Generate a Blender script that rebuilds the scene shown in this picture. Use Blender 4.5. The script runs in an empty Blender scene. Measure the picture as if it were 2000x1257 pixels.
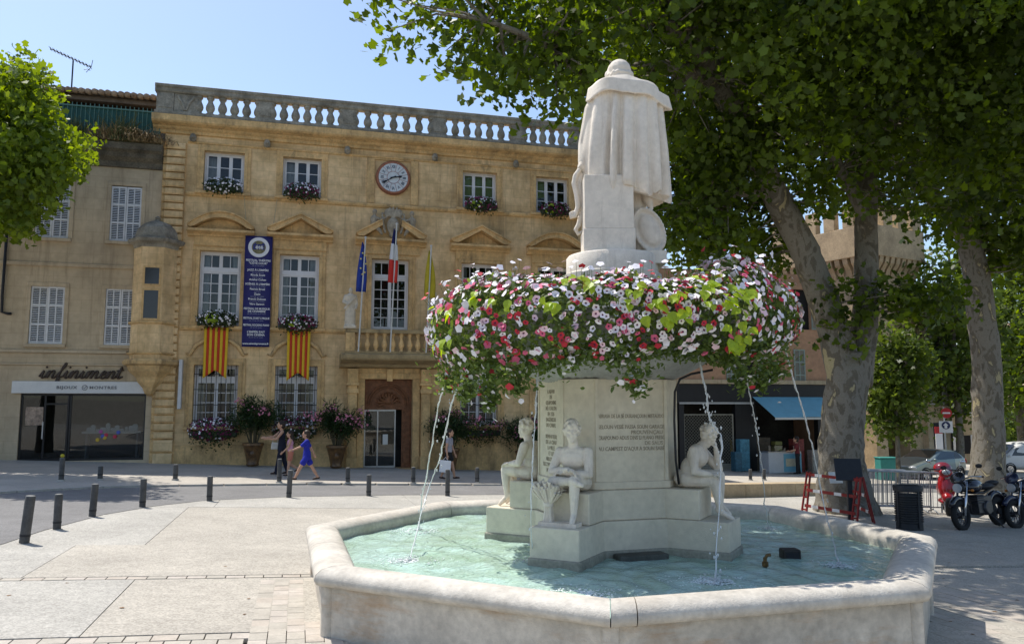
import bpy, bmesh, math, random
import numpy as np
from mathutils import Vector, Matrix
R = math.radians
PI = math.pi
random.seed(7)
rng = np.random.default_rng(11)
scene = bpy.context.scene
COL = scene.collection

# ------------------------------------------------------------------ camera, sky, sun, exposure
CAMZ, PITCH, FPX = 2.043, 0.106, 1548.0
cam = bpy.data.cameras.new('camera')
cam.sensor_width = 36.0
cam.lens = FPX / 2000 * 36
cam.clip_start, cam.clip_end = 0.1, 6000
camo = bpy.data.objects.new('camera', cam)
camo.location = (0, 0, CAMZ)
camo.rotation_euler = (PI / 2 + PITCH, 0, 0)
COL.objects.link(camo)
scene.camera = camo
SUN = Vector((-0.42, 0.33, 1.0)).normalized()           # direction towards the sun
world = bpy.data.worlds.new('World')
scene.world = world
world.use_nodes = True
wn = world.node_tree
sky = wn.nodes.new('ShaderNodeTexSky')
sky.sky_type = 'NISHITA'
sky.sun_disc = False
sky.sun_elevation = math.asin(SUN.z)
sky.sun_rotation = math.atan2(SUN.x, SUN.y)
sky.air_density = 1.0
sky.dust_density = 1.0
sky.ozone_density = 1.3
bg = wn.nodes['Background']
bg.inputs['Strength'].default_value = 0.122
wn.links.new(sky.outputs['Color'], bg.inputs['Color'])
sl = bpy.data.lights.new('sun', 'SUN')
sl.energy = 3.4
sl.angle = R(0.5)
sl.color = (1.0, 0.95, 0.87)
so = bpy.data.objects.new('sun', sl)
so.rotation_euler = (-SUN).to_track_quat('-Z', 'Y').to_euler()
so.location = (-20, 15, 40)
COL.objects.link(so)
scene.view_settings.view_transform = 'Standard'
scene.view_settings.look = 'None'
scene.view_settings.exposure = 0.70
scene.view_settings.gamma = 1.0
scene.view_settings.use_curve_mapping = False
scene.render.engine = 'CYCLES'
scene.cycles.use_denoising = True
scene.cycles.max_bounces = 8
scene.cycles.transparent_max_bounces = 12
scene.cycles.caustics_reflective = False
scene.cycles.caustics_refractive = False

# ------------------------------------------------------------------ places
PHI = 0.262
DF = 32.7 * math.cos(PHI)
TV = Vector((math.cos(PHI), math.sin(PHI), 0))
NV = Vector((-math.sin(PHI), math.cos(PHI), 0))
def gz(x, y): return -0.0367 * x - 0.0183 * y           # the square slopes gently
def FW(s, d, z): return TV * s + NV * (DF + d) + Vector((0, 0, z))   # street-front coordinates to world
def ray(u, v):
    x = (u - 1000) / FPX; y = -(v - 628.5) / FPX
    c, s = math.cos(PITCH), math.sin(PITCH)
    return Vector((x, c - y * s, s + y * c))
def at(u, v, Y):
    r = ray(u, v) * (Y / ray(u, v).y)
    return Vector((r.x, r.y, r.z + CAMZ))
def gnd(u, v):
    r = ray(u, v)
    k = -CAMZ / (r.z + .0367 * r.x + .0183 * r.y)
    return Vector((r.x * k, r.y * k, gz(r.x * k, r.y * k)))
def topx(p):
    c, s = math.cos(PITCH), math.sin(PITCH)
    z = p[2] - CAMZ
    d = p[1] * c + z * s
    return 1000 + FPX * p[0] / d, 628.5 - FPX * (-p[1] * s + z * c) / d

# ------------------------------------------------------------------ mesh helpers
class MB:
    def __init__(s): s.v = []; s.f = []; s.m = []
    def add(s, vs, fs, mi=0):
        n = len(s.v); s.v += [tuple(p) for p in vs]
        s.f += [[i + n for i in f] for f in fs]; s.m += [mi] * len(fs)
        return s
    def box(s, x0, x1, y0, y1, z0, z1, mi=0):
        vs = [(x, y, z) for z in (z0, z1) for y in (y0, y1) for x in (x0, x1)]
        return s.add(vs, [(0, 2, 3, 1), (4, 5, 7, 6), (0, 1, 5, 4), (2, 6, 7, 3), (0, 4, 6, 2), (1, 3, 7, 5)], mi)
    def ext(s, pts, a0, a1, axis='z', mi=0):
        """polygon extruded along an axis: z: pts are (x,y); y: pts are (x,z); x: pts are (y,z)"""
        mk = {'z': lambda p, a: (p[0], p[1], a), 'y': lambda p, a: (p[0], a, p[1]), 'x': lambda p, a: (a, p[0], p[1])}[axis]
        n = len(pts)
        vs = [mk(p, a0) for p in pts] + [mk(p, a1) for p in pts]
        fs = [list(range(n))[::-1], list(range(n, 2 * n))] + [(i, (i + 1) % n, n + (i + 1) % n, n + i) for i in range(n)]
        return s.add(vs, fs, mi)
    def lathe(s, prof, n=16, c=(0, 0, 0), sx=1, sy=1, mi=0, cap=True):
        vs = []; fs = []
        for r, z in prof:
            for k in range(n):
                a = 2 * PI * k / n
                vs.append((c[0] + r * sx * math.cos(a), c[1] + r * sy * math.sin(a), c[2] + z))
        for i in range(len(prof) - 1):
            for k in range(n):
                k2 = (k + 1) % n
                fs.append((i * n + k, i * n + k2, (i + 1) * n + k2, (i + 1) * n + k))
        if cap:
            fs.append(list(range(n))[::-1]); fs.append([(len(prof) - 1) * n + k for k in range(n)])
        return s.add(vs, fs, mi)
    def tube(s, pts, r, n=8, mi=0, caps=True):
        pts = [Vector(p) for p in pts]
        rr = r if isinstance(r, (list, tuple)) else [r] * len(pts)
        vs = []; fs = []; up = None
        for i, p in enumerate(pts):
            d = (pts[min(i + 1, len(pts) - 1)] - pts[max(i - 1, 0)])
            if d.length < 1e-9: d = Vector((0, 0, 1))
            d.normalize()
            if up is None:
                up = Vector((0, 0, 1)) if abs(d.z) < .9 else Vector((1, 0, 0))
            a = up - d * up.dot(d)
            if a.length < 1e-4: a = d.orthogonal()
            a.normalize(); b = d.cross(a); up = a
            for k in range(n):
                t = 2 * PI * k / n
                vs.append(p + (a * math.cos(t) + b * math.sin(t)) * rr[i])
        for i in range(len(pts) - 1):
            for k in range(n):
                k2 = (k + 1) % n
                fs.append((i * n + k, i * n + k2, (i + 1) * n + k2, (i + 1) * n + k))
        if caps:
            fs.append(list(range(n))[::-1]); fs.append([(len(pts) - 1) * n + k for k in range(n)])
        return s.add(vs, fs, mi)
    def bar(s, a, b, r, n=6, mi=0): return s.tube([a, b], r, n, mi)
    def ell(s, c, r, nu=14, nv=9, M=None, mi=0):
        vs = []; fs = []
        for j in range(nv + 1):
            t = PI * j / nv
            for k in range(nu):
                a = 2 * PI * k / nu
                p = Vector((r[0] * math.sin(t) * math.cos(a), r[1] * math.sin(t) * math.sin(a), r[2] * math.cos(t)))
                if M is not None: p = M @ p
                vs.append(p + Vector(c))
        for j in range(nv):
            for k in range(nu):
                k2 = (k + 1) % nu
                fs.append((j * nu + k, (j + 1) * nu + k, (j + 1) * nu + k2, j * nu + k2))
        return s.add(vs, fs, mi)
    def disc(s, c, r, axis, th, n=20, mi=0):
        a = Vector(axis).normalized() * th / 2
        return s.tube([Vector(c) - a, Vector(c) + a], r, n, mi)
    def torus(s, c, Rr, r, axis=(0, 1, 0), n=24, m=8, mi=0):
        ax = Vector(axis).normalized(); e1 = ax.orthogonal().normalized(); e2 = ax.cross(e1)
        vs = []; fs = []
        for i in range(n):
            t = 2 * PI * i / n; d = e1 * math.cos(t) + e2 * math.sin(t)
            for k in range(m):
                q = 2 * PI * k / m
                vs.append(Vector(c) + d * (Rr + r * math.cos(q)) + ax * (r * math.sin(q)))
        for i in range(n):
            for k in range(m):
                fs.append((i * m + k, ((i + 1) % n) * m + k, ((i + 1) % n) * m + (k + 1) % m, i * m + (k + 1) % m))
        return s.add(vs, fs, mi)
    def xf(s, M):
        s.v = [tuple(M @ Vector(p)) for p in s.v]; return s
    def mesh(s, name):
        me = bpy.data.meshes.new(name); me.from_pydata(s.v, [], s.f)
        if any(s.m): me.polygons.foreach_set('material_index', s.m)
        me.update(); return me
    def build(s, name, mat, parent=None, smooth=False, bevel=0.0, fix=True, seg=2):
        me = s.mesh(name)
        if fix:
            bm = bmesh.new(); bm.from_mesh(me)
            bmesh.ops.recalc_face_normals(bm, faces=bm.faces); bm.to_mesh(me); bm.free()
        o = obj(name, me, mat, parent)
        if smooth: shade(me, smooth)
        if bevel:
            b = o.modifiers.new('bevel', 'BEVEL'); b.width = bevel; b.segments = seg; b.limit_method = 'ANGLE'; b.angle_limit = R(40)
        return o
def shade(me, smooth=True):
    me.polygons.foreach_set('use_smooth', [True] * len(me.polygons))
    if smooth is not True:
        me.set_sharp_from_angle(angle=smooth)
def obj(name, me, mat=None, parent=None, loc=None, rz=0):
    o = bpy.data.objects.new(name, me); COL.objects.link(o)
    if mat is not None and len(me.materials) == 0:
        for m in (mat if isinstance(mat, (list, tuple)) else [mat]): me.materials.append(m)
    if parent is not None: o.parent = parent
    if loc is not None: o.location = loc
    if rz: o.rotation_euler = (0, 0, rz)
    return o
def tag(o, label=None, cat=None, group=None, kind=None):
    if label: o['label'] = label
    if cat: o['category'] = cat
    if group: o['group'] = group
    if kind: o['kind'] = kind
    return o
def thing(name, label, cat, loc=(0, 0, 0), rz=0, group=None):
    o = bpy.data.objects.new(name, None); COL.objects.link(o)
    o.location = loc; o.rotation_euler = (0, 0, rz); o.empty_display_size = .2
    return tag(o, label, cat, group)
def copy_tree(o, parent=None):
    c = o.copy(); COL.objects.link(c); c.parent = parent
    for ch in [x for x in bpy.data.objects if x.parent == o]: copy_tree(ch, c)
    return c
def text(name, body, size, mat, parent=None, M=None, ext=0.004, shear=0, align='CENTER', sx=1.0, bold=0.0, space=1.0):
    cu = bpy.data.curves.new(name, 'FONT'); cu.body = body; cu.size = size; cu.extrude = ext; cu.shear = shear
    cu.align_x = align; cu.align_y = 'CENTER'; cu.offset = bold; cu.resolution_u = 2; cu.space_character = space; cu.space_line = 1.0
    tmp = bpy.data.objects.new(name, cu); COL.objects.link(tmp)
    dg = bpy.context.evaluated_depsgraph_get()
    me = bpy.data.meshes.new_from_object(tmp.evaluated_get(dg))
    bpy.data.objects.remove(tmp)
    me.transform((M or Matrix()) @ Matrix.Diagonal((sx, 1, 1, 1)))
    me.materials.clear()
    return obj(name, me, mat, parent)
def organic(name, prims, mat, parent=None, voxel=0.012, smooth=4, dec=None):
    """closed shapes fused into one continuous skin (voxel remesh + smoothing)"""
    me = prims.mesh(name)
    o = obj(name, me, None, None)
    m = o.modifiers.new('r', 'REMESH'); m.mode = 'VOXEL'; m.voxel_size = voxel; m.use_smooth_shade = True
    if smooth:
        k = o.modifiers.new('s', 'SMOOTH'); k.factor = .5; k.iterations = smooth
    if dec:
        k = o.modifiers.new('d', 'DECIMATE'); k.ratio = dec
    dg = bpy.context.evaluated_depsgraph_get()
    me2 = bpy.data.meshes.new_from_object(o.evaluated_get(dg))
    bpy.data.objects.remove(o); bpy.data.meshes.remove(me)
    me2.name = name
    shade(me2)
    return obj(name, me2, mat, parent)
def limb(mb, pts, rr, n=10):
    """a tapered chain of rounded segments"""
    pts = [Vector(p) for p in pts]
    for i in range(len(pts) - 1):
        mb.tube([pts[i], pts[i].lerp(pts[i + 1], .5), pts[i + 1]], [rr[i], (rr[i] + rr[i + 1]) / 2, rr[i + 1]], n)
    for p, r in zip(pts, rr): mb.ell(p, (r, r, r), n, 7)
    return mb

def smooth_path(P, n=6):
    P = [Vector(p) for p in P]; out = []
    for i in range(len(P) - 1):
        p0, p1, p2, p3 = P[max(i - 1, 0)], P[i], P[i + 1], P[min(i + 2, len(P) - 1)]
        for k in range(n):
            f = k / n; out.append(.5 * ((2 * p1) + (p2 - p0) * f + (2 * p0 - 5 * p1 + 4 * p2 - p3) * f * f + (3 * p1 - p0 - 3 * p2 + p3) * f ** 3))
    out.append(P[-1]); return out

# ------------------------------------------------------------------ materials
MATS = {}
def mat(name, base, rough=.8, var=.12, scale=3.0, bump=.0, bscale=60.0, metal=0.0, spec=.3, col2=None, stain=None, detail=6.0,
        trans=0.0, coat=0.0, joint=None):
    """procedural Principled: two noise scales vary the colour, optional stain colour in streaks, fine noise bump"""
    if name in MATS: return MATS[name]
    m = bpy.data.materials.new(name); m.use_nodes = True; MATS[name] = m
    nt = m.node_tree; N = nt.nodes; L = nt.links
    b = N['Principled BSDF']
    b.inputs['Roughness'].default_value = rough; b.inputs['Metallic'].default_value = metal
    b.inputs['Specular IOR Level'].default_value = spec
    if coat: b.inputs['Coat Weight'].default_value = coat; b.inputs['Coat Roughness'].default_value = .05
    geo = N.new('ShaderNodeNewGeometry')
    c1 = tuple(base) + (1,)
    if var > 0:
        n1 = N.new('ShaderNodeTexNoise'); n1.inputs['Scale'].default_value = scale; n1.inputs['Detail'].default_value = detail; n1.inputs['Roughness'].default_value = .65
        L.new(geo.outputs['Position'], n1.inputs['Vector'])
        ra = N.new('ShaderNodeValToRGB')
        ra.color_ramp.elements[0].position = .3; ra.color_ramp.elements[1].position = .72
        lo = tuple(max(0, c * (1 - var * 1.6)) for c in base); hi = tuple(min(1, c * (1 + var)) for c in (col2 or base))
        ra.color_ramp.elements[0].color = lo + (1,); ra.color_ramp.elements[1].color = hi + (1,)
        L.new(n1.outputs['Fac'], ra.inputs['Fac'])
        out = ra.outputs['Color']
        n2 = N.new('ShaderNodeTexNoise'); n2.inputs['Scale'].default_value = scale * 9; n2.inputs['Detail'].default_value = 4
        L.new(geo.outputs['Position'], n2.inputs['Vector'])
        mx = N.new('ShaderNodeMix'); mx.data_type = 'RGBA'; mx.blend_type = 'MULTIPLY'
        mr = N.new('ShaderNodeMapRange'); mr.inputs[1].default_value = .3; mr.inputs[2].default_value = .7
        mr.inputs[3].default_value = 1 - var * .9; mr.inputs[4].default_value = 1 + var * .3
        L.new(n2.outputs['Fac'], mr.inputs[0])
        mx.inputs[0].default_value = 1.0
        L.new(out, mx.inputs[6]); L.new(mr.outputs[0], mx.inputs[7]); out = mx.outputs[2]
        if stain:
            scol, samt, sx, sz = stain
            mp = N.new('ShaderNodeMapping'); mp.inputs['Scale'].default_value = (sx, sx, sz)
            L.new(geo.outputs['Position'], mp.inputs['Vector'])
            n3 = N.new('ShaderNodeTexNoise'); n3.inputs['Scale'].default_value = 1; n3.inputs['Detail'].default_value = 7; n3.inputs['Roughness'].default_value = .7
            L.new(mp.outputs[0], n3.inputs['Vector'])
            r3 = N.new('ShaderNodeMapRange'); r3.inputs[1].default_value = .52; r3.inputs[2].default_value = .74; r3.inputs[3].default_value = 0; r3.inputs[4].default_value = samt
            L.new(n3.outputs['Fac'], r3.inputs[0])
            m3 = N.new('ShaderNodeMix'); m3.data_type = 'RGBA'
            L.new(r3.outputs[0], m3.inputs[0]); L.new(out, m3.inputs[6]); m3.inputs[7].default_value = tuple(scol) + (1,)
            out = m3.outputs[2]
        L.new(out, b.inputs['Base Color'])
    else:
        b.inputs['Base Color'].default_value = c1
    if bump:
        nb = N.new('ShaderNodeTexNoise'); nb.inputs['Scale'].default_value = bscale; nb.inputs['Detail'].default_value = 5
        L.new(geo.outputs['Position'], nb.inputs['Vector'])
        bp = N.new('ShaderNodeBump'); bp.inputs['Strength'].default_value = bump; bp.inputs['Distance'].default_value = .02
        L.new(nb.outputs['Fac'], bp.inputs['Height']); L.new(bp.outputs['Normal'], b.inputs['Normal'])
    return m
def leafmat(name, c, var=.35, trans=.45, rough=.45):
    """leaf: diffuse + translucent, each leaf its own shade"""
    m = bpy.data.materials.new(name); m.use_nodes = True; MATS[name] = m
    nt = m.node_tree; N = nt.nodes; L = nt.links
    b = N['Principled BSDF']; out = N['Material Output']
    b.inputs['Roughness'].default_value = rough; b.inputs['Specular IOR Level'].default_value = .35
    at_ = N.new('ShaderNodeAttribute'); at_.attribute_name = 'shade'
    ra = N.new('ShaderNodeValToRGB')
    ra.color_ramp.elements[0].color = tuple(x * (1 - var) for x in c) + (1,)
    ra.color_ramp.elements[1].color = (min(1, c[0] * (1 + var * 1.5)), min(1, c[1] * (1 + var)), c[2] * (1 + var * .4), 1)
    L.new(at_.outputs['Fac'], ra.inputs['Fac']); L.new(ra.outputs['Color'], b.inputs['Base Color'])
    tr = N.new('ShaderNodeBsdfTranslucent')
    hs = N.new('ShaderNodeHueSaturation'); hs.inputs['Saturation'].default_value = 1.15; hs.inputs['Value'].default_value = 1.5; hs.inputs['Hue'].default_value = .485
    L.new(ra.outputs['Color'], hs.inputs['Color']); L.new(hs.outputs['Color'], tr.inputs['Color'])
    mx = N.new('ShaderNodeMixShader'); mx.inputs[0].default_value = trans
    L.new(b.outputs[0], mx.inputs[1]); L.new(tr.outputs[0], mx.inputs[2]); L.new(mx.outputs[0], out.inputs['Surface'])
    return m
def glassmat(name, tint=(.8, .85, .85), refl=1.0, rough=.0, base=.04):
    m = bpy.data.materials.new(name); m.use_nodes = True; MATS[name] = m
    nt = m.node_tree; N = nt.nodes; L = nt.links
    N.remove(N['Principled BSDF']); out = N['Material Output']
    tr = N.new('ShaderNodeBsdfTransparent'); tr.inputs['Color'].default_value = tuple(tint) + (1,)
    gl = N.new('ShaderNodeBsdfGlossy'); gl.inputs['Roughness'].default_value = rough
    fr = N.new('ShaderNodeFresnel'); fr.inputs['IOR'].default_value = 1.5
    ad = N.new('ShaderNodeMath'); ad.operation = 'MULTIPLY_ADD'; ad.inputs[1].default_value = refl; ad.inputs[2].default_value = base
    L.new(fr.outputs[0], ad.inputs[0])
    mx = N.new('ShaderNodeMixShader')
    L.new(ad.outputs[0], mx.inputs[0]); L.new(tr.outputs[0], mx.inputs[1]); L.new(gl.outputs[0], mx.inputs[2]); L.new(mx.outputs[0], out.inputs['Surface'])
    return m
M_STONE = mat('golden_limestone', (.79, .53, .25), .9, .20, .55, .35, 45, col2=(.82, .60, .34), stain=((.27, .17, .075), .75, .9, .22))
def ashlar(m, amt=.16, w=.9, h=.36):
    """faint courses of dressed blocks, too slight to pick apart"""
    nt = m.node_tree; N = nt.nodes; L = nt.links; b = N['Principled BSDF']; src = b.inputs['Base Color'].links[0].from_socket
    geo = N.new('ShaderNodeNewGeometry'); mp = N.new('ShaderNodeMapping'); mp.vector_type = 'POINT'; mp.inputs['Rotation'].default_value = (0, 0, -0.262)
    L.new(geo.outputs['Position'], mp.inputs['Vector']); sx = N.new('ShaderNodeSeparateXYZ'); L.new(mp.outputs[0], sx.inputs[0]); cx = N.new('ShaderNodeCombineXYZ'); L.new(sx.outputs[0], cx.inputs[0]); L.new(sx.outputs[2], cx.inputs[1])
    br = N.new('ShaderNodeTexBrick'); br.inputs['Scale'].default_value = 1; br.inputs['Brick Width'].default_value = w; br.inputs['Row Height'].default_value = h; br.inputs['Mortar Size'].default_value = .012; br.inputs['Mortar Smooth'].default_value = .3
    br.inputs['Color1'].default_value = (1, 1, 1, 1); br.inputs['Color2'].default_value = (.86, .85, .83, 1); br.inputs['Mortar'].default_value = (.62, .58, .52, 1); L.new(cx.outputs[0], br.inputs['Vector'])
    mx = N.new('ShaderNodeMix'); mx.data_type = 'RGBA'; mx.blend_type = 'MULTIPLY'; mx.inputs[0].default_value = amt * 3; L.new(src, mx.inputs[6]); L.new(br.outputs['Color'], mx.inputs[7]); L.new(mx.outputs[2], b.inputs['Base Color'])
def streaks(m, col, amt, sx=2.6, sz=.16, lo=.54, hi=.72):
    """rain-washed dirt running down a wall"""
    nt = m.node_tree; N = nt.nodes; L = nt.links; b = N['Principled BSDF']; src = b.inputs['Base Color'].links[0].from_socket
    geo = N.new('ShaderNodeNewGeometry'); mp = N.new('ShaderNodeMapping'); mp.inputs['Scale'].default_value = (sx, sx, sz); mp.inputs['Location'].default_value = (3.1, 1.7, .4); L.new(geo.outputs['Position'], mp.inputs['Vector'])
    n = N.new('ShaderNodeTexNoise'); n.inputs['Scale'].default_value = 1; n.inputs['Detail'].default_value = 8; n.inputs['Roughness'].default_value = .72; n.inputs['Distortion'].default_value = .3; L.new(mp.outputs[0], n.inputs['Vector'])
    r = N.new('ShaderNodeMapRange'); r.inputs[1].default_value = lo; r.inputs[2].default_value = hi; r.inputs[4].default_value = amt; L.new(n.outputs['Fac'], r.inputs[0])
    mx = N.new('ShaderNodeMix'); mx.data_type = 'RGBA'; L.new(r.outputs[0], mx.inputs[0]); L.new(src, mx.inputs[6]); mx.inputs[7].default_value = tuple(col) + (1,); L.new(mx.outputs[2], b.inputs['Base Color'])
ashlar(M_STONE); streaks(M_STONE, (.26, .18, .10), .7)
M_TRIM = mat('trim_limestone', (.72, .48, .225), .9, .20, 1.3, .3, 50, stain=((.17, .12, .065), .75, 1.6, .6))
M_GREYSTONE = mat('weathered_grey_stone', (.27, .235, .18), .95, .25, 2.0, .5, 40, col2=(.36, .33, .27), stain=((.10, .10, .09), .7, 2.5, 1.2))
M_TANWALL = mat('tan_render', (.55, .44, .30), .92, .12, .5, .25, 60, stain=((.25, .19, .12), .45, .7, .2))
M_WHITEWOOD = mat('white_painted_wood', (.70, .70, .72), .5, .05, 4)
M_SHUTTER = mat('shutter_paint', (.66, .66, .67), .6, .08, 5)
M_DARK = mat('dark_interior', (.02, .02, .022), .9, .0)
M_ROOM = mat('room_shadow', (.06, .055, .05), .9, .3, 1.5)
M_IRON = mat('black_iron', (.02, .02, .023), .5, .1, 20)
M_CURTAIN = mat('net_curtain', (.42, .42, .41), .9, .1, 6)
M_GLASS = glassmat('window_glass', (.75, .8, .82), 1.0, 0, .015)
M_STATUE = mat('white_marble_weathered', (.76, .685, .58), .8, .10, 2.0, .25, 80, stain=((.42, .34, .26), .45, 2.2, .8))
M_PIER = mat('fountain_limestone', (.68, .61, .48), .85, .10, 1.6, .25, 70, stain=((.30, .25, .17), .35, 1.8, .7))
M_BASIN = mat('basin_stone', (.60, .545, .46), .8, .20, 1.8, .35, 70, stain=((.42, .24, .10), .7, 1.1, 5.0))
ashlar(M_TANWALL, .12, 1.1, .42); streaks(M_TANWALL, (.24, .18, .12), .75); streaks(M_TRIM, (.16, .115, .07), .7, 3.2, .5); streaks(M_STATUE, (.36, .30, .24), .55, 6, .8)
M_DIRTY = mat('blackened_cornice', (.15, .125, .09), .95, .35, 2.0, .5, 40, stain=((.04, .04, .035), .7, 2.5, 1.2))
M_RIM = mat('rim_stone_pale', (.60, .555, .48), .75, .18, 2.2, .3, 70, stain=((.40, .33, .25), .4, 1.6, 2.0))
M_TILE = mat('clay_tile', (.33, .20, .13), .9, .3, 4, .3, 40, col2=(.42, .30, .2))
# ------------------------------------------------------------------ the square, road, pavements
def speckle(name, base, grain=.25):
    m = mat(name, base, .85, .10, .7, .25, 140, detail=8, stain=(tuple(c * .62 for c in base), .35, .8, .8))
    nt = m.node_tree; N = nt.nodes; L = nt.links; b = N['Principled BSDF']
    src = b.inputs['Base Color'].links[0].from_socket
    geo = N.new('ShaderNodeNewGeometry')
    v = N.new('ShaderNodeTexVoronoi'); v.inputs['Scale'].default_value = 55
    L.new(geo.outputs['Position'], v.inputs['Vector'])
    mr = N.new('ShaderNodeMapRange'); mr.inputs[1].default_value = 0; mr.inputs[2].default_value = 1; mr.inputs[3].default_value = 1 - grain; mr.inputs[4].default_value = 1 + grain * .7
    sp = N.new('ShaderNodeSeparateColor'); L.new(v.outputs['Color'], sp.inputs[0]); L.new(sp.outputs[0], mr.inputs[0])
    mx = N.new('ShaderNodeMix'); mx.data_type = 'RGBA'; mx.blend_type = 'MULTIPLY'; mx.inputs[0].default_value = 1
    L.new(src, mx.inputs[6]); L.new(mr.outputs[0], mx.inputs[7]); L.new(mx.outputs[2], b.inputs['Base Color'])
    return m
M_SLAB_G = speckle('exposed_aggregate_grey', (.435, .415, .37))
M_SLAB_B = speckle('exposed_aggregate_beige', (.445, .41, .35))
M_GROUND = mat('joint_sand', (.33, .30, .245), .95, .2, 3)
M_ASPHALT = speckle('worn_asphalt', (.205, .20, .195), .2)
M_WALK = speckle('pavement_stone', (.47, .43, .37), .12)
M_PAVER = [mat('paver_%d' % i, c, .85, .12, 5, .2, 80) for i, c in enumerate([(.46, .42, .355), (.49, .44, .38), (.43, .395, .335), (.47, .415, .35)])]
def gsheet(mb, pts, h0, h1=None):
    """a flat polygon laid on the sloping ground; with h1 a slab with sides"""
    n = len(pts)
    top = [(x, y, gz(x, y) + (h1 if h1 is not None else h0)) for x, y in pts]
    if h1 is None: return mb.add(top, [list(range(n))])
    bot = [(x, y, gz(x, y) + h0) for x, y in pts]
    return mb.add(bot + top, [list(range(n, 2 * n))] + [(i, (i + 1) % n, n + (i + 1) % n, n + i) for i in range(n)])
def uv2(u, v): return (TV * u + NV * v).xy[:]
g = MB(); gsheet(g, [(-500, -200), (600, -200), (600, 700), (-500, 700)], -.05)
ground = tag(g.build('ground', M_GROUND), kind='structure')
paving = tag(thing('square_paving', 'pale aggregate concrete slabs paving the square around the fountain', 'paving'), kind='structure')
del paving['category']
rows = [(-4, -.5), (-.5, 2.6), (2.6, 5.2), (5.2, 7.62), (8.06, 10.6), (10.78, 13.2), (13.2, 18.2), (18.2, 21.5), (21.5, 25.5), (25.5, 30)]
GAP = .0045
for ri, (v0, v1) in enumerate(rows):
    off = {4: -1.83, 5: -3.1, 6: -2.17}.get(ri, random.uniform(-2, 2))
    k0 = off - 4 * 4.4
    for k in range(12):
        a, b = k0 + k * 4.4, k0 + (k + 1) * 4.4
        if a > 30: break
        m = MB()
        gsheet(m, [uv2(a + GAP, v0 + GAP), uv2(b - GAP, v0 + GAP), uv2(b - GAP, v1 - GAP), uv2(a + GAP, v1 - GAP)], -.045, random.uniform(-.003, .001))
        m.build('slab', M_SLAB_G if (b < -1.5 or ri > 6) else M_SLAB_B, paving)
pav_me = {}
def paver(u, v, lu, lv):
    """one paving brick, flat box shared by size"""
    key = (round(lu, 2), round(lv, 2), random.randrange(4))
    if key not in pav_me:
        m = MB(); m.box(-lu / 2 + .004, lu / 2 - .004, -lv / 2 + .004, lv / 2 - .004, -.04, 0)
        me = m.mesh('paver'); me.materials.append(M_PAVER[key[2]]); pav_me[key] = me
    x, y = uv2(u, v)
    o = obj('paver', pav_me[key], None, paving, (x, y, gz(x, y) + random.uniform(.0, .005) - .002))
    nrm = Vector((.0367, .0183, 1)).normalized()
    xax = (TV - nrm * TV.dot(nrm)).normalized()
    o.rotation_euler = Matrix((xax, nrm.cross(xax), nrm)).transposed().to_euler()
FC = Vector((1.17, 9.94, 0)); TH = -0.113
def inbasin(u, v):
    x, y = uv2(u, v); return (Vector((x, y, 0)) - FC).length < 3.62
n_pav = 0
for i in range(9):                                             # patch beside the basin
    for j in range(16):
        lv = .245
        u, v = -.30 + i * .168, 6.9 + (j + (i % 2) * .5) * lv
        if v < 10.5 and not inbasin(u, v): paver(u, v, .168, lv)
for j in range(2):                                             # border strip
    for i in range(42): paver(-9.75 + i * .225 + j * .1, 7.73 + j * .2, .22, .19)
for i in range(54):
    if not inbasin(-9.7 + i * .225, 10.69): paver(-9.7 + i * .225, 10.69, .22, .15)
for i in range(17):                                            # shaded patch on the far side of the basin
    for j in range(9):
        u, v = 6.2 + i * .2, 6.4 + (j + (i % 2) * .5) * .33
        if not inbasin(u, v) : paver(u, v, .196, .325)
# asphalt road, a sheet on top of the slabs
near = [(-5.2, 2), (-6.3, 6), (-7.1, 9.5), (-7.4, 11.8), (-7.62, 13.2), (-7.74, 15.3), (-7.5, 16.9), (-6.97, 18.3), (-5.5, 19.75), (-2.7, 21.4), (-.3, 22.45), (5, 24.9), (10, 27.3), (16, 30), (26, 34.5), (60, 50)]
far = [(-10.5, 2), (-11.6, 6), (-12.3, 9.5), (-12.6, 11.8), (-12.5, 14), (-12.0, 16.5), (-11.3, 18.4), (-10.2, 20.1), (-8.8, 21.3), (-5.9, 23.15), (-.3, 25.5), (5, 27.9), (10, 30.2), (16, 33.4), (26, 38.5), (60, 56)]
m = MB()
for i in range(len(near) - 1):
    gsheet(m, [near[i], near[i + 1], far[i + 1], far[i]], .006)
tag(m.build('road', M_ASPHALT), kind='structure')
# raised pavement along the house fronts, with a kerb of single stones
m = MB()
ins = []
for i, p in enumerate(far):
    a = Vector(far[max(i - 1, 0)]); b = Vector(far[min(i + 1, len(far) - 1)])
    d = (b - a).normalized(); nrm = Vector((-d.y, d.x)); ins.append(Vector(p) + nrm * .17)
back = [(-40, 2), (-40, 6), (-40, 10), (-40, 12), (-40, 15), (-40, 18), (-38, 19), (-34, 20.5), (-30, 23.3), (-20, 27.8), (-6, 33.0), (3, 35.8), (10, 40), (16, 46), (26, 56), (60, 80)]
for i in range(len(far) - 1):
    gsheet(m, [tuple(ins[i]), tuple(ins[i + 1]), back[i + 1], back[i]], .052)
tag(m.build('pavement', M_WALK), kind='structure')
kerb = tag(thing('kerb', 'low pale kerb stones edging the road before the town hall', 'kerb'), kind='structure')
del kerb['category']
M_KERB = mat('kerb_stone', (.46, .43, .38), .85, .15, 3, .2, 60)
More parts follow.
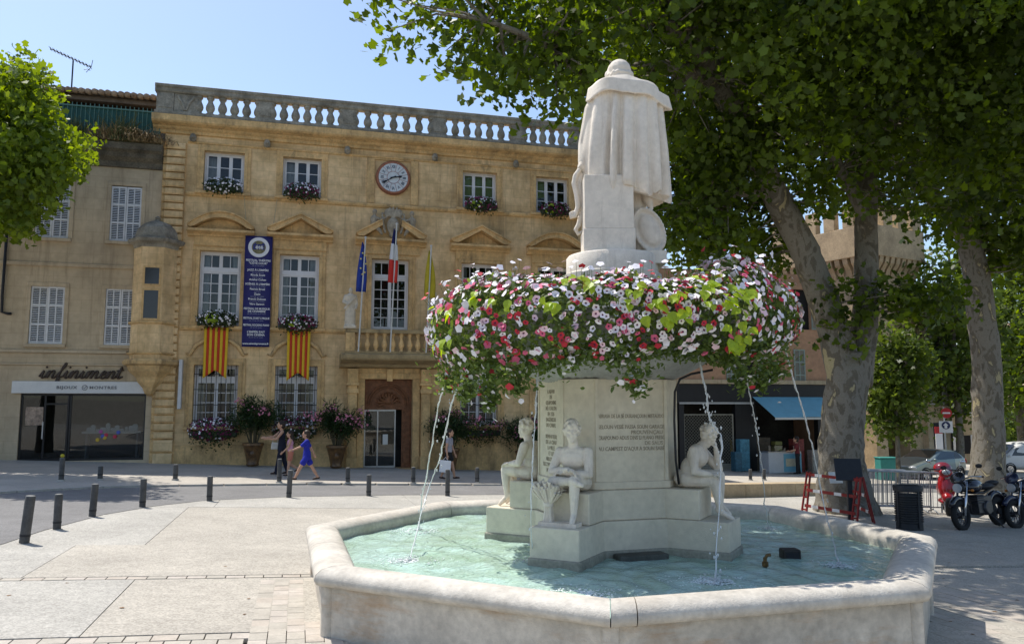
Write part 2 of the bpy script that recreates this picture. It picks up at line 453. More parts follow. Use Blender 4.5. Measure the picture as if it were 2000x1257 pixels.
for i in range(3, len(far) - 1):
    a, b = Vector(far[i]), Vector(far[i + 1]); a2, b2 = ins[i], ins[i + 1]
    n = max(1, int((b - a).length / 1.0))
    if a.x > 27: break
    for k in range(n):
        f0, f1 = k / n + .006, (k + 1) / n - .006
        q = MB(); gsheet(q, [tuple(a.lerp(b, f0)), tuple(a.lerp(b, f1)), tuple(a2.lerp(b2, f1)), tuple(a2.lerp(b2, f0))], -.02, .057)
        q.build('kerb_stone', M_KERB, kerb)
# ------------------------------------------------------------------ town hall
HALL = thing('town_hall', 'golden limestone town hall with clock, balcony and balustraded roof', 'building', NV * DF, PHI)
def wall_holes(mb, x0, x1, z0, z1, holes, reveal=.32, y=0.0):
    xs = sorted({x0, x1} | {h[0] for h in holes} | {h[1] for h in holes}); zs = sorted({z0, z1} | {h[2] for h in holes} | {h[3] for h in holes})
    for i in range(len(xs) - 1):
        for j in range(len(zs) - 1):
            cx, cz = (xs[i] + xs[i + 1]) / 2, (zs[j] + zs[j + 1]) / 2
            if any(h[0] < cx < h[1] and h[2] < cz < h[3] for h in holes): continue
            mb.add([(xs[i], y, zs[j]), (xs[i + 1], y, zs[j]), (xs[i + 1], y, zs[j + 1]), (xs[i], y, zs[j + 1])], [(0, 1, 2, 3)])
    for a, b, c, d in holes:
        e = y + reveal
        mb.add([(a, y, c), (a, e, c), (a, e, d), (a, y, d)], [(0, 1, 2, 3)]); mb.add([(b, y, c), (b, e, c), (b, e, d), (b, y, d)], [(3, 2, 1, 0)])
        mb.add([(a, y, d), (a, e, d), (b, e, d), (b, y, d)], [(0, 1, 2, 3)]); mb.add([(a, y, c), (a, e, c), (b, e, c), (b, y, c)], [(3, 2, 1, 0)])
C1 = [-3.0, -.1, 3.42, 7.05, 10.3]                             # window axes
H1 = [(c - .74, c + .74, 5.05, 7.9) for c in C1]
H2 = [(c - .73, c + .73, 10.2, 11.78) for c in (-3.0, -.1, 7.07, 10.25)]
HG = [(c - .78, c + .78, 1.3, 3.58) for c in (-3.0, -.1, 7.07, 10.25)]
DOOR = (2.5, 4.37, -.6, 3.11)
HX0, HX1 = -5.15, 12.1
w = MB()
wall_holes(w, HX0, HX1, -1.4, 12.4, H1 + H2 + HG + [DOOR])
w.add([(HX0, 0, -1.4), (HX0, 9, -1.4), (HX0, 9, 12.9), (HX0, 0, 12.9)], [(0, 1, 2, 3)])
w.add([(HX1, 0, -1.4), (HX1, 9, -1.4), (HX1, 9, 12.9), (HX1, 0, 12.9)], [(3, 2, 1, 0)])
w.add([(HX0, 0, 12.9), (HX1, 0, 12.9), (HX1, 9, 12.9), (HX0, 9, 12.9)], [(0, 1, 2, 3)])
w.add([(HX0, 9, -1.4), (HX1, 9, -1.4), (HX1, 9, 12.9), (HX0, 9, 12.9)], [(0, 1, 2, 3)])
w.build('wall', M_STONE, HALL, fix=False)
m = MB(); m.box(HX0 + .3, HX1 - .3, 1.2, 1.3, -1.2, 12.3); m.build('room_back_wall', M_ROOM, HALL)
# plinth, string courses, cornice
pl = MB(); pl.box(HX0 + .02, 2.08, -.08, -.002, -1.4, .62); pl.box(4.80, HX1, -.08, -.002, -1.4, .62); pl.build('plinth', M_TRIM, HALL, bevel=.02)
for nm, z, h, p in (('string_course', 4.86, .19, .11), ('string_course', 9.98, .17, .10), ('string_course', 12.02, .1, .06)):
    q = MB(); q.ext([(-.002, z), (-p * .6, z + .02), (-p, z + h * .5), (-p, z + h - .02), (-p * .8, z + h), (-.002, z + h)], -4.34, HX1, 'x'); q.build(nm, M_TRIM, HALL)
q = MB(); q.ext([(-.002, 12.34), (-.10, 12.36), (-.12, 12.46), (-.22, 12.52), (-.26, 12.58), (-.50, 12.64), (-.56, 12.70), (-.58, 12.92), (-.002, 12.95)], HX0 - .42, HX1 + .4, 'x')
q.build('cornice', M_TRIM, HALL)
q = MB(); q.box(HX0 - .36, HX1 + .3, -.50, .0, 12.952, 13.08); q.build('cornice_capping', M_GREYSTONE, HALL, bevel=.015)
# roof balustrade
RAILZ = 13.80
q = MB(); q.ext([(-.46, RAILZ), (-.50, RAILZ + .05), (-.50, RAILZ + .16), (-.54, RAILZ + .2), (-.54, RAILZ + .29), (-.48, RAILZ + .32), (-.12, RAILZ + .32), (-.08, RAILZ + .29), (-.08, RAILZ + .2), (-.14, RAILZ + .16), (-.14, RAILZ + .02)], HX0 - .36, HX1 + .3, 'x')
q.build('balustrade_rail', M_GREYSTONE, HALL)
piers = [-5.15, -1.55, 1.62, 5.22, 8.65, 11.25]
pw = [.30, .25, .25, .25, .25, .25]
b_me = MB().lathe([(.15, 0), (.15, .06), (.10, .08), (.11, .12), (.155, .2), (.17, .28), (.15, .38), (.105, .48), (.085, .54), (.10, .57), (.10, .6), (.14, .63), (.14, .72)], 12).mesh('baluster')
shade(b_me, R(50)); b_me.materials.append(M_GREYSTONE)
for k, (p, hw) in enumerate(zip(piers, pw)):
    q = MB(); q.box(p - hw, p + hw, -.44, -.16, 13.082, RAILZ - .001)
    q.box(p - hw + .06, p + hw - .06, -.462, -.44, 13.2, RAILZ - .1)
    q.build('balustrade_pier', M_GREYSTONE, HALL, bevel=.012)
q = MB(); q.box(-4.84, -4.0, -.41, -.18, 13.082, RAILZ - .001)
q.tube([(-4.72, -.42, 13.7), (-4.55, -.44, 13.45), (-4.45, -.42, 13.15)], .05); q.tube([(-4.12, -.42, 13.7), (-4.3, -.44, 13.45), (-4.40, -.42, 13.15)], .05)
q.build('balustrade_panel', M_GREYSTONE, HALL, bevel=.01)
for i in range(len(piers) - 1):
    a, b = piers[i] + pw[i], piers[i + 1] - pw[i + 1]
    n = 5
    if i == 0: a = -4.0; n = 4
    if i == 4: n = 4
    if i == 5: continue
    for k in range(n):
        x = a + (b - a) * (k + 1) / (n + 1) if i else a + (b - a) * (k + 1) / (n + 1)
        obj('baluster', b_me, None, HALL, (x, -.30, 13.082))
for i in range(5):
    for x in (piers[i] + pw[i] + .01 if i else -3.97, piers[i + 1] - pw[i + 1] - .01): obj('baluster', b_me, None, HALL, (x, -.30, 13.082))
obj('baluster', b_me, None, HALL, (11.7, -.30, 13.082)); obj('baluster', b_me, None, HALL, (12.1, -.30, 13.082))
# water spouts under the cornice
sp_me = MB().lathe([(.02, -.2), (.11, -.16), (.13, -.04), (.10, .08), (.05, .12)], 10).ell((0, -.10, -.06), (.07, .12, .06)).mesh('water_spout'); shade(sp_me, R(60)); sp_me.materials.append(M_GREYSTONE)
for x in (-4.15, -1.45, 1.62, 5.15, 8.6): obj('water_spout', sp_me, None, HALL, (x, -.16, 12.25))
# rusticated corner pier, one block per course
blk = {}
def block(nm, sx, sy, sz, mt):
    k = (nm, round(sx, 3), round(sy, 3), round(sz, 3))
    if k not in blk:
        mb = MB(); h = .022
        x, y, z = sx / 2, sy / 2, sz / 2
        # pillowed box: chamfered edges by two rings
        vs = [(-x, -y + h, -z + h), (x, -y + h, -z + h), (x, -y + h, z - h), (-x, -y + h, z - h), (-x + h, -y, -z + 2 * h), (x - h, -y, -z + 2 * h), (x - h, -y, z - 2 * h), (-x + h, -y, z - 2 * h)]
        fs = [(4, 5, 6, 7), (0, 1, 5, 4), (1, 2, 6, 5), (2, 3, 7, 6), (3, 0, 4, 7)]
        vb = [(-x, y, -z), (x, y, -z), (x, y, z), (-x, y, z), (-x, -y + h, -z), (x, -y + h, -z), (x, -y + h, z), (-x, -y + h, z)]
        mb.add(vs, fs); mb.add(vb, [(4, 5, 1, 0), (6, 7, 3, 2), (7, 4, 0, 3), (5, 6, 2, 1), (4, 5, 6, 7)])
        me = mb.mesh(nm); me.materials.append(mt); blk[k] = me
    return blk[k]
z = -.55
while z < 11.95:
    bare = 4.0 < z < 8.2
    h = .235
    if z < .45: h = .42
    obj('quoin_block', block('quoin_block', .66 if not bare else .34, .22, h, M_STONE), None, HALL, (-4.72 if not bare else -4.56, -.095 + random.uniform(-.006, .006), z + h / 2))
    if not bare:
        obj('quoin_block', block('quoin_block', .14, .16, h, M_TRIM), None, HALL, (-5.1, -.06, z + h / 2 + .0))
    z += h + .058
q = MB(); q.box(-5.16, -4.37, -.06, -.001, -1.4, 12.02); q.build('corner_pier', M_TRIM, HALL)
q = MB(); q.box(11.35, 12.1, -.16, -.001, -1.4, 12.02); q.build('corner_pier', M_STONE, HALL, bevel=.02)
# corner turret (bartizan) corbelled out over the street
TX, TY = -5.25, -.18
q = MB(); q.lathe([(.05, 2.42), (.16, 2.5), (.24, 2.7), (.42, 2.92), (.47, 3.05), (.50, 3.1), (.72, 3.3), (.78, 3.42), (.80, 3.5), (.95, 3.56), (.97, 3.66), (.90, 3.74)], 6, (TX, TY, 0), sy=.9)
q.build('turret_corbel', M_TRIM, HALL)
tw = MB()
hexr = .74
hx = [(TX + hexr * math.cos(R(60 * k)), TY + hexr * .9 * math.sin(R(60 * k))) for k in range(6)]
tw.ext(hx, 3.74, 8.02, 'z'); tw.build('turret_wall', M_STONE, HALL)
for z0, z1 in ((5.0, 5.12), (3.9, 4.0)):
    q = MB(); q.lathe([(.76, z0), (.83, z0 + .04), (.83, z1 - .02), (.75, z1)], 6, (TX, TY, 0), sy=.9); q.build('turret_moulding', M_TRIM, HALL)
q = MB(); q.lathe([(.75, 7.82), (.80, 7.95), (.96, 8.02), (1.0, 8.12), (.96, 8.16), (.76, 8.2), (.74, 8.34), (.66, 8.58), (.46, 8.78), (.2, 8.88), (.1, 8.9), (.07, 8.96), (.1, 9.02), (.0, 9.1)], 6, (TX, TY, 0), sy=.9)
q.build('turret_dome', M_GREYSTONE, HALL)
fy = TY - hexr * .9 * math.sin(R(60))
for z0, z1 in ((6.45, 7.05), (5.2, 6.22)):
    q = MB(); q.box(TX - .30, TX + .30, fy - .025, fy - .001, z0 - .06, z0); q.box(TX - .30, TX + .30, fy - .025, fy - .001, z1, z1 + .06)
    q.box(TX - .30, TX - .24, fy - .025, fy - .001, z0, z1); q.box(TX + .24, TX + .30, fy - .025, fy - .001, z0, z1)
    f = q.build('turret_window', M_TRIM, HALL)
    q = MB(); q.box(TX - .24, TX + .24, fy - .012, fy - .001, z0, z1); q.build('pane', mat('leaded_glass', (.03, .03, .035), .15, .0, spec=.5), f)
# --- windows
pane_me = {}
def pane(parent, x, y, z, w_, h_):
    k = (round(w_, 3), round(h_, 3))
    if k not in pane_me:
        me = MB().add([(-w_ / 2, 0, -h_ / 2), (w_ / 2, 0, -h_ / 2), (w_ / 2, 0, h_ / 2), (-w_ / 2, 0, h_ / 2)], [(0, 1, 2, 3)]).mesh('pane'); me.materials.append(M_GLASS); pane_me[k] = me
    o = obj('pane', pane_me[k], None, parent, (x, y, z))
    o.rotation_euler = (R(random.uniform(-.5, .5)), 0, R(random.uniform(-.6, .6)))
    return o
def window(hall, h, leaves, cols, rws, transom=None, y=.2, mt=None, name='window'):
    """h = opening; leaves casements of cols x rws panes; transom = (height, rows)"""
    x0, x1, z0, z1 = h; mt = mt or M_WHITEWOOD
    f = MB(); fr = .07; st = .065; mu = .03
    f.box(x0, x0 + fr, y, y + .07, z0, z1); f.box(x1 - fr, x1, y, y + .07, z0, z1); f.box(x0 + fr, x1 - fr, y, y + .07, z1 - fr, z1); f.box(x0 + fr, x1 - fr, y, y + .07, z0, z0 + fr)
    ps = []
    zt = z1 - fr
    def leaf(a, b, c, d, nc, nr):
        f.box(a, a + st, y - .02, y + .04, c, d); f.box(b - st, b, y - .02, y + .04, c, d); f.box(a + st, b - st, y - .02, y + .04, d - st, d); f.box(a + st, b - st, y - .02, y + .04, c, c + st * 1.3)
        ia, ib, ic, id_ = a + st, b - st, c + st * 1.3, d - st
        for k in range(1, nc): xx = ia + (ib - ia) * k / nc; f.box(xx - mu / 2, xx + mu / 2, y, y + .03, ic, id_)
        for k in range(1, nr): zz = ic + (id_ - ic) * k / nr; f.box(ia, ib, y + .002, y + .032, zz - mu / 2, zz + mu / 2)
        for i in range(nc):
            for j in range(nr):
                ps.append((ia + (ib - ia) * (i + .5) / nc, ic + (id_ - ic) * (j + .5) / nr, (ib - ia) / nc - mu * .6, (id_ - ic) / nr - mu * .6))
    top = zt
    if transom:
        zm = z1 - transom[0]; f.box(x0 + fr, x1 - fr, y - .04, y + .05, zm - .05, zm + .05); top = zm - .05
        xs = [x0 + fr + (x1 - x0 - 2 * fr) * k / leaves for k in range(leaves + 1)]
        for k in range(leaves): leaf(xs[k], xs[k + 1], zm + .05, zt, cols, transom[1])
    xs = [x0 + fr + (x1 - x0 - 2 * fr) * k / leaves for k in range(leaves + 1)]
    for k in range(leaves): leaf(xs[k], xs[k + 1], z0 + fr, top, cols, rws)
    o = f.build(name, mt, hall)
    for (x, z, w_, h_) in ps: pane(o, x, y + .018, z, w_, h_)
    return o
def curtain(parent, x0, x1, z0, z1, y, seed=0, mt=None):
    r = random.Random(seed); n = 26; vs = []; fs = []
    for i in range(n + 1):
        x = x0 + (x1 - x0) * i / n
        d = .03 * math.sin(i * 1.9 + r.random()) + .012 * r.random()
        vs += [(x, y + d, z0), (x, y + d * .7, z1)]
    for i in range(n): fs.append((2 * i, 2 * i + 2, 2 * i + 3, 2 * i + 1))
    return MB().add(vs, fs).build('curtain', mt or M_CURTAIN, parent, smooth=True)
M_BLIND = mat('green_blind', (.33, .42, .18), .8, .08, 4)
for i, h in enumerate(H1):
    o = window(HALL, h, 2, 2, 5, (.72, 1))
    if i != 2:
        curtain(o, h[0] + .1, h[0] + .33, h[2] + .1, h[3] - .1, .45, i); curtain(o, h[1] - .33, h[1] - .1, h[2] + .1, h[3] - .1, .45, i + 9)
for i, h in enumerate(H2):
    o = window(HALL, h, 3, 1, 3)
    if i >= 2:
        q = MB(); zz = h[2] + (.1 if i == 2 else .75)
        q.box(h[0] + .1, h[1] - .1 if i == 2 else h[0] + .5, .36, .37, zz, h[3] - .1); q.build('roller_blind', M_BLIND, o)
    else: curtain(o, h[0] + .1, h[0] + .55, h[2] + .1, h[3] - .1, .5, i + 31)
g_me = None
for i, h in enumerate(HG):
    o = window(HALL, h, 2, 2, 4, (.55, 1), y=.24)
    curtain(o, h[0] + .1, h[0] + .3, h[2] + .1, h[2] + 1.55, .6, i + 51)
    curtain(o, h[1] - .3, h[1] - .1, h[2] + .1, h[2] + 1.55, .6, i + 71)
    q = MB()
    for k in range(9):
        x = h[0] + (h[1] - h[0]) * (k + .5) / 9; q.bar((x, .06, h[2]), (x, .06, h[3]), .011, 5)
    for k in range(4):
        zz = h[2] + (h[3] - h[2]) * (k + .4) / 4; q.box(h[0] - .02, h[1] + .02, .045, .075, zz - .012, zz + .012)
    q.build('window_grille', M_IRON, HALL)
# window surrounds and pediments
def surround(h, wd=.26, pr=.07, sill=True, ear=.0):
    x0, x1, z0, z1 = h; q = MB()
    for (w2, p2) in ((wd, pr), (wd * .55, pr + .035)):
        q.box(x0 - w2, x0, -p2, -.002, z0, z1); q.box(x1, x1 + w2, -p2, -.002, z0, z1); q.box(x0 - w2 - ear, x1 + w2 + ear, -p2, -.002, z1 + (.0 if p2 == pr else .0), z1 + w2)
    q.build('window_surround', M_TRIM, HALL, bevel=.012)
    if sill:
        q = MB(); q.box(x0 - wd - .04, x1 + wd + .04, -.2, .05, z0 - .12, z0 - .002); q.build('window_sill', M_TRIM, HALL, bevel=.015)
for i, h in enumerate(H1): surround(h, .25, .07, i != 2)
for h in H2: surround(h, .24, .05)
for h in HG: surround(h, .26, .06)
q = MB()
for s_ in (2.42, 4.18): q.box(s_, s_ + .3, -.08, -.002, 10.17, 12.0)
q.box(2.42, 4.48, -.06, -.002, 11.97, 12.02); q.build('clock_surround', M_TRIM, HALL, bevel=.012)
def pediment(c, hw, z, rise, curved, broken=False):
    q = MB(); p = -.44
    q.box(c - hw + .24, c + hw - .24, -.12, -.002, z - .46, z - .12)      # frieze
    q.ext([(-.002, z - .12), (-.14, z - .11), (-.18, z - .04), (-.30, z), (p, z + .04), (p, z + .13), (-.002, z + .15)], c - hw, c + hw, 'x')
    n = 14
    out = []; inn = []
    for k in range(n + 1):
        t = -1 + 2 * k / n
        if curved:
            zo = rise * math.cos(t * PI / 2 * .93) ** 1.0 ; zi = (rise - .17) * math.cos(t * PI / 2 * .93)
            e = .12
            zo = rise * (1 - t * t) * .92 + .08; zi = max(.02, (rise - .17) * (1 - (t * 1.06) ** 2))
        else:
            zo = rise * (1 - abs(t)) + .13; zi = max(.02, rise * (1 - abs(t) * 1.08) - .03)
        out.append((c + hw * t, z + .14 + zo)); inn.append((c + (hw - .12) * t, z + .152 + zi))
    for k in range(n):
        t = -1 + 2 * (k + .5) / n
        if broken and abs(t) < .34: continue
        q.ext([inn[k], inn[k + 1], out[k + 1], out[k]], p, -.002, 'y')
        o2 = [(out[k][0], out[k][1] + .002), (out[k + 1][0], out[k + 1][1] + .002), (out[k + 1][0], out[k + 1][1] + .06), (out[k][0], out[k][1] + .06)]
        q.ext(o2, p - .06, -.002, 'y')
    q.ext([(c - hw + .15, z + .151)] + [(x, zz - .02) for x, zz in inn[1:-1]] + [(c + hw - .15, z + .151)], -.09, -.002, 'y')
    q.build('pediment', M_TRIM, HALL)
pediment(-3.0, 1.2, 8.55, .60, True); pediment(-.1, 1.24, 8.55, .60, False); pediment(3.42, 1.4, 8.55, .78, False, True)
pediment(7.07, 1.25, 8.5, .60, False); pediment(10.3, 1.22, 8.5, .60, True)
# keystone scrolls above ground-floor windows
for c in (-3.0, -.1, 7.07, 10.25):
    q = MB()
    for sd in (-1, 1):
        q.tube([(c + sd * .15, -.06, 4.45), (c + sd * .45, -.1, 4.5), (c + sd * .75, -.09, 4.3), (c + sd * .95, -.06, 3.95), (c + sd * 1.1, -.07, 4.02)], [.05, .07, .08, .06, .03])
    q.ell((c, -.08, 4.35), (.18, .1, .25)); q.build('carved_scroll', M_TRIM, HALL, smooth=True)
# coat of arms over the broken pediment
q = MB(); r = random.Random(5)
q.ell((3.47, -.30, 9.2), (.26, .14, .36)); q.ell((3.47, -.36, 9.2), (.19, .1, .28)); q.ell((3.47, -.25, 8.85), (.16, .12, .14))
for k in range(9):
    a = PI * (k / 8); q.tube([(3.47 + .24 * math.cos(a), -.3, 9.55 + .04 * math.sin(a)), (3.47 + .36 * math.cos(a), -.3, 9.75 + .25 * math.sin(a))], [.06, .035])
for sd in (-1, 1):
    limb(q, [(3.47 + sd * .75, -.28, 9.15), (3.47 + sd * .78, -.3, 9.45), (3.47 + sd * .74, -.3, 9.62)], [.13, .14, .06]); q.ell((3.47 + sd * .74, -.32, 9.74), (.1, .1, .12))
    limb(q, [(3.47 + sd * .72, -.32, 9.52), (3.47 + sd * .5, -.36, 9.42), (3.47 + sd * .32, -.36, 9.5)], [.06, .05, .04])
    limb(q, [(3.47 + sd * .75, -.3, 9.15), (3.47 + sd * 1.0, -.36, 9.05), (3.47 + sd * 1.15, -.34, 8.9)], [.1, .08, .05])
    limb(q, [(3.47 + sd * .7, -.28, 9.15), (3.47 + sd * .55, -.38, 9.0), (3.47 + sd * .45, -.36, 8.85)], [.1, .08, .05])
    q.tube([(3.47 + sd * .3, -.3, 8.9), (3.47 + sd * .42, -.32, 9.3), (3.47 + sd * .45, -.3, 9.75)], [.05, .06, .03])
organic('coat_of_arms', q, mat('carved_stone', (.42, .36, .27), .9, .25, 6, .4, 40, stain=((.1, .09, .08), .6, 5, 5)), HALL, .03, 2)
# clock
CL = obj('clock', MB().disc((3.46, -.06, 11.24), .70, (0, 1, 0), .1, 40).mesh('clock'), mat('clock_rim', (.30, .12, .07), .7, .25, 8), HALL); 
q = MB(); q.disc((3.46, -.13, 11.24), .60, (0, 1, 0), .04, 40); q.build('clock_face', mat('clock_enamel', (.62, .66, .68), .4, .08, 5), CL)
q = MB(); q.torus((3.46, -.13, 11.24), .63, .05, (0, 1, 0), 40, 8); q.build('clock_bezel', mat('clock_rim2', (.36, .15, .09), .6, .2, 8), CL, smooth=True)
mk_n = mat('clock_blue', (.10, .12, .16), .5, .05, 8); mk_r = mat('clock_line', (.32, .16, .17), .6, .05, 8)
for k, s_ in enumerate(['XII', 'I', 'II', 'III', 'IIII', 'V', 'VI', 'VII', 'VIII', 'IX', 'X', 'XI']):
    a = PI / 2 - k * PI / 6
    Mx = Matrix.Translation((3.46 + .44 * math.cos(a), -.155, 11.24 + .44 * math.sin(a))) @ Matrix.Rotation(PI / 2, 4, 'X') @ Matrix.Rotation(a - PI / 2, 4, 'Z')
    text('clock_numeral', s_, .17, mk_n, CL, Mx, .003, sx=.75, bold=.006)
    a2 = a + PI / 12
    q = MB(); q.bar((3.46 + .26 * math.cos(a2), -.155, 11.24 + .26 * math.sin(a2)), (3.46 + .58 * math.cos(a2), -.155, 11.24 + .58 * math.sin(a2)), .008, 4); q.build('clock_mark', mk_r, CL)
q = MB(); q.torus((3.46, -.15, 11.24), .25, .012, (0, 1, 0), 30, 5); q.build('clock_ring', mk_r, CL)
for nm, a, ln, wd in (('hour_hand', R(10), .36, .045), ('minute_hand', R(210), .50, .036)):
    d = Vector((math.cos(a), 0, math.sin(a))); p0 = Vector((3.46, -.175, 11.24))
    q = MB(); q.tube([p0 - d * .12, p0, p0 + d * ln * .55, p0 + d * ln * .72, p0 + d * ln * .86, p0 + d * ln], [wd * .5, wd * .6, wd * .45, wd * 1.2, wd * .9, .004], 6); q.build(nm, mat('clock_hand', (.015, .02, .03), .4, 0), CL)
# entrance: surround with pilasters, balcony over it, wooden fanlight panel, glass door
q = MB()
for sd in (-1, 1):
    c = 3.43 + sd * 1.42
    q.box(c - .2, c + .2, -.45, -.002, -.75, .1); q.box(c - .17, c + .17, -.40, -.002, .1, 2.85); q.box(c - .12, c + .12, -.42, -.40, .3, 2.5)
    q.box(c - .22, c + .22, -.46, -.002, 2.55, 2.72); q.box(c - .24, c + .24, -.50, -.002, 2.85, 2.95); q.box(c - .2, c + .2, -.42, -.002, 2.95, 3.5)
    q.box(3.43 + sd * 1.08 - .14, 3.43 + sd * 1.08 + .14, -.14, -.002, -.7, 3.11)
q.box(3.43 - 1.22, 3.43 + 1.22, -.16, -.002, 3.112, 3.34); q.box(3.43 - 1.2, 3.43 + 1.2, -.10, -.002, 3.342, 3.55)
q.box(3.33, 3.55, -.26, -.162, 3.02, 3.5)
q.build('door_surround', M_TRIM, HALL, bevel=.015)
M_BALC = mat('balcony_stone', (.42, .31, .165), .9, .2, 1.6, .3, 50, stain=((.12, .095, .06), .8, 2.0, 1.2))
q = MB(); q.ext([(-.002, 3.52), (-.5, 3.56), (-.6, 3.66), (-.95, 3.74), (-1.18, 3.8), (-1.22, 3.86), (-1.22, 4.0), (-1.16, 4.04), (-.002, 4.04)], 1.5, 5.4, 'x')
q.build('balcony_slab', M_BALC, HALL)
q = MB(); q.box(1.68, 5.24, -1.08, -.78, 4.83, 4.98); q.box(1.68, 1.98, -.78, -.11, 4.83, 4.98); q.box(4.94, 5.24, -.78, -.11, 4.83, 4.98); q.build('balcony_rail', M_BALC, HALL, bevel=.02)
q = MB(); q.box(1.66, 5.26, -1.10, -.76, 4.042, 4.13); q.build('balcony_kerb', M_BALC, HALL, bevel=.01)
bb = MB().lathe([(.085, 0), (.085, .05), (.05, .08), (.10, .2), (.115, .27), (.09, .36), (.05, .5), (.06, .56), (.085, .6), (.085, .7)], 12).mesh('balcony_baluster'); shade(bb, R(50)); bb.materials.append(M_TRIM)
for k in range(11):
    if k in (0, 10):
        x = 1.84 if k == 0 else 5.08
        q = MB(); q.box(x - .17, x + .17, -1.09, -.77, 4.131, 4.829); q.build('balcony_pier', M_TRIM, HALL, bevel=.015)
    else: obj('balcony_baluster', bb, None, HALL, (1.84 + 3.24 * k / 10, -.93, 4.131))
M_OAK = mat('carved_oak', (.24, .10, .045), .55, .3, 7, .4, 30)
q = MB(); y = .20
q.box(2.5, 4.37, y, y + .08, 1.98, 3.11); q.box(2.5, 4.37, y - .05, y - .001, 1.92, 2.02)
q.box(2.52, 2.62, y - .03, y - .001, 2.02, 3.08); q.box(4.25, 4.35, y - .03, y - .001, 2.02, 3.08); q.box(2.62, 4.25, y - .03, y - .001, 3.0, 3.08)
for rr in (.80, .70):
    q.tube([(3.435 + rr * math.cos(PI * k / 18), y - .03, 2.06 + rr * 1.05 * math.sin(PI * k / 18)) for k in range(19)], .035, 6)
for k in range(9):
    a = PI * (k + .5) / 9; q.tube([(3.435 + .15 * math.cos(a), y - .02, 2.12 + .15 * math.sin(a)), (3.435 + .38 * math.cos(a + .3), y - .05, 2.12 + .42 * math.sin(a + .3)), (3.435 + .5 * math.cos(a), y - .02, 2.12 + .5 * math.sin(a))], [.05, .06, .03], 6)
q.ell((3.435, y - .02, 2.3), (.16, .07, .2)); q.build('fanlight_panel', M_OAK, HALL)
q = MB(); q.box(3.98, 4.36, y - .02, y + .05, -.36, 1.92); q.box(4.04, 4.30, y - .045, y - .021, -.2, .7); q.box(4.04, 4.30, y - .045, y - .021, .85, 1.8); q.build('open_oak_leaf', M_OAK, HALL, bevel=.01)
M_ALU = mat('door_aluminium', (.42, .42, .42), .35, .05, 4, metal=.6)
q = MB()
for x in (2.52, 3.02, 3.70): q.box(x, x + .045, y, y + .06, -.34, 1.92)
q.box(2.56, 3.70, y, y + .06, -.35, -.27); q.box(2.56, 3.70, y, y + .06, 1.86, 1.92)
d_ = q.build('glass_door', M_ALU, HALL)
for a, b in ((2.565, 3.02), (3.065, 3.70)):
    q = MB(); q.box(a, b, y + .025, y + .035, -.27, 1.86); q.build('pane', M_GLASS, d_)
q = MB(); q.box(3.25, 3.45, y + .012, y + .022, .55, .95); q.build('notice', mat('paper', (.75, .75, .72), .8, .03, 5), d_)
q = MB(); q.box(2.5, 4.37, -.5, .9, -.75, -.36); q.build('door_step', M_TRIM, HALL, bevel=.01)
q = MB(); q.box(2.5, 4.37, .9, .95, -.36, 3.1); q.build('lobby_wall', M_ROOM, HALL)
# downpipe and small vertical sign by the corner pier
q = MB(); q.box(-4.27, -4.15, -.34, -.05, 1.95, 3.75); q.box(-4.29, -4.13, -.30, -.09, 2.98, 3.02); q.build('vertical_sign', mat('sign_white', (.6, .6, .6), .5, .1, 4), HALL, bevel=.01)
# ------------------------------------------------------------------ corner house with the jeweller's shop
LH = thing('corner_house', 'tan rendered house with white louvred shutters above a jewellery shop', 'building', NV * DF, PHI)
LX0, LX1 = -16.0, -5.16
SH = [(-9.36, -8.26, 8.1, 10.18), (-6.9, -5.86, 8.1, 10.2), (-9.34, -8.25, 4.26, 6.33), (-6.9, -5.88, 4.26, 6.32), (-12.6, -11.5, 8.1, 10.18), (-12.6, -11.5, 4.26, 6.33)]
SHOP = (-9.46, -5.38, .12, 2.5)
w = MB(); wall_holes(w, LX0, LX1, -1.2, 11.4, SH + [SHOP], .22)
w.add([(LX0, 0, -1.2), (LX0, 9, -1.2), (LX0, 9, 11.4), (LX0, 0, 11.4)], [(0, 1, 2, 3)]); w.add([(LX0, 0, 11.4), (LX1, 0, 11.4), (LX1, 9, 11.4), (LX0, 9, 11.4)], [(0, 1, 2, 3)])
w.build('wall', M_TANWALL, LH, fix=False)
for z, h, p in ((7.05, .16, .08), (3.92, .14, .12), (3.48, .1, .08)):
    q = MB(); q.ext([(-.002, z), (-p, z + .03), (-p, z + h - .02), (-.002, z + h)], LX0, -6.1 if z < 5 else -5.95, 'x'); q.build('string_course', M_TANWALL, LH)
q = MB(); q.ext([(-.002, 10.88), (-.08, 10.9), (-.1, 11.1), (-.25, 11.25), (-.3, 11.4), (-.42, 11.5), (-.45, 11.72), (-.002, 11.8)], LX0, LX1 - .02, 'x'); q.build('cornice', M_DIRTY, LH)
# shutters: pairs of leaves, each three louvred panels
def shutter_leaf(wd, ht):
    q = MB(); st = .055
    q.box(0, st, -.02, .02, 0, ht); q.box(wd - st, wd, -.02, .02, 0, ht); q.box(wd / 2 - .02, wd / 2 + .02, -.018, .018, 0, ht)
    for z in (0, ht / 3 - .03, 2 * ht / 3 - .03, ht - .07): q.box(st, wd - st, -.019, .019, z, z + .07)
    n = 30
    for k in range(n):
        z = .07 + (ht - .14) * (k + .5) / n
        q.add([(st, -.014, z - .022), (wd - st, -.014, z - .022), (wd - st, .012, z + .012), (st, .012, z + .012), (st, -.008, z - .026), (wd - st, -.008, z - .026), (wd - st, .018, z + .008), (st, .018, z + .008)], [(0, 1, 2, 3), (7, 6, 5, 4), (0, 4, 5, 1), (3, 2, 6, 7)])
    me = q.mesh('shutter'); me.materials.append(M_SHUTTER); return me
sl_me = shutter_leaf(.53, 2.06)
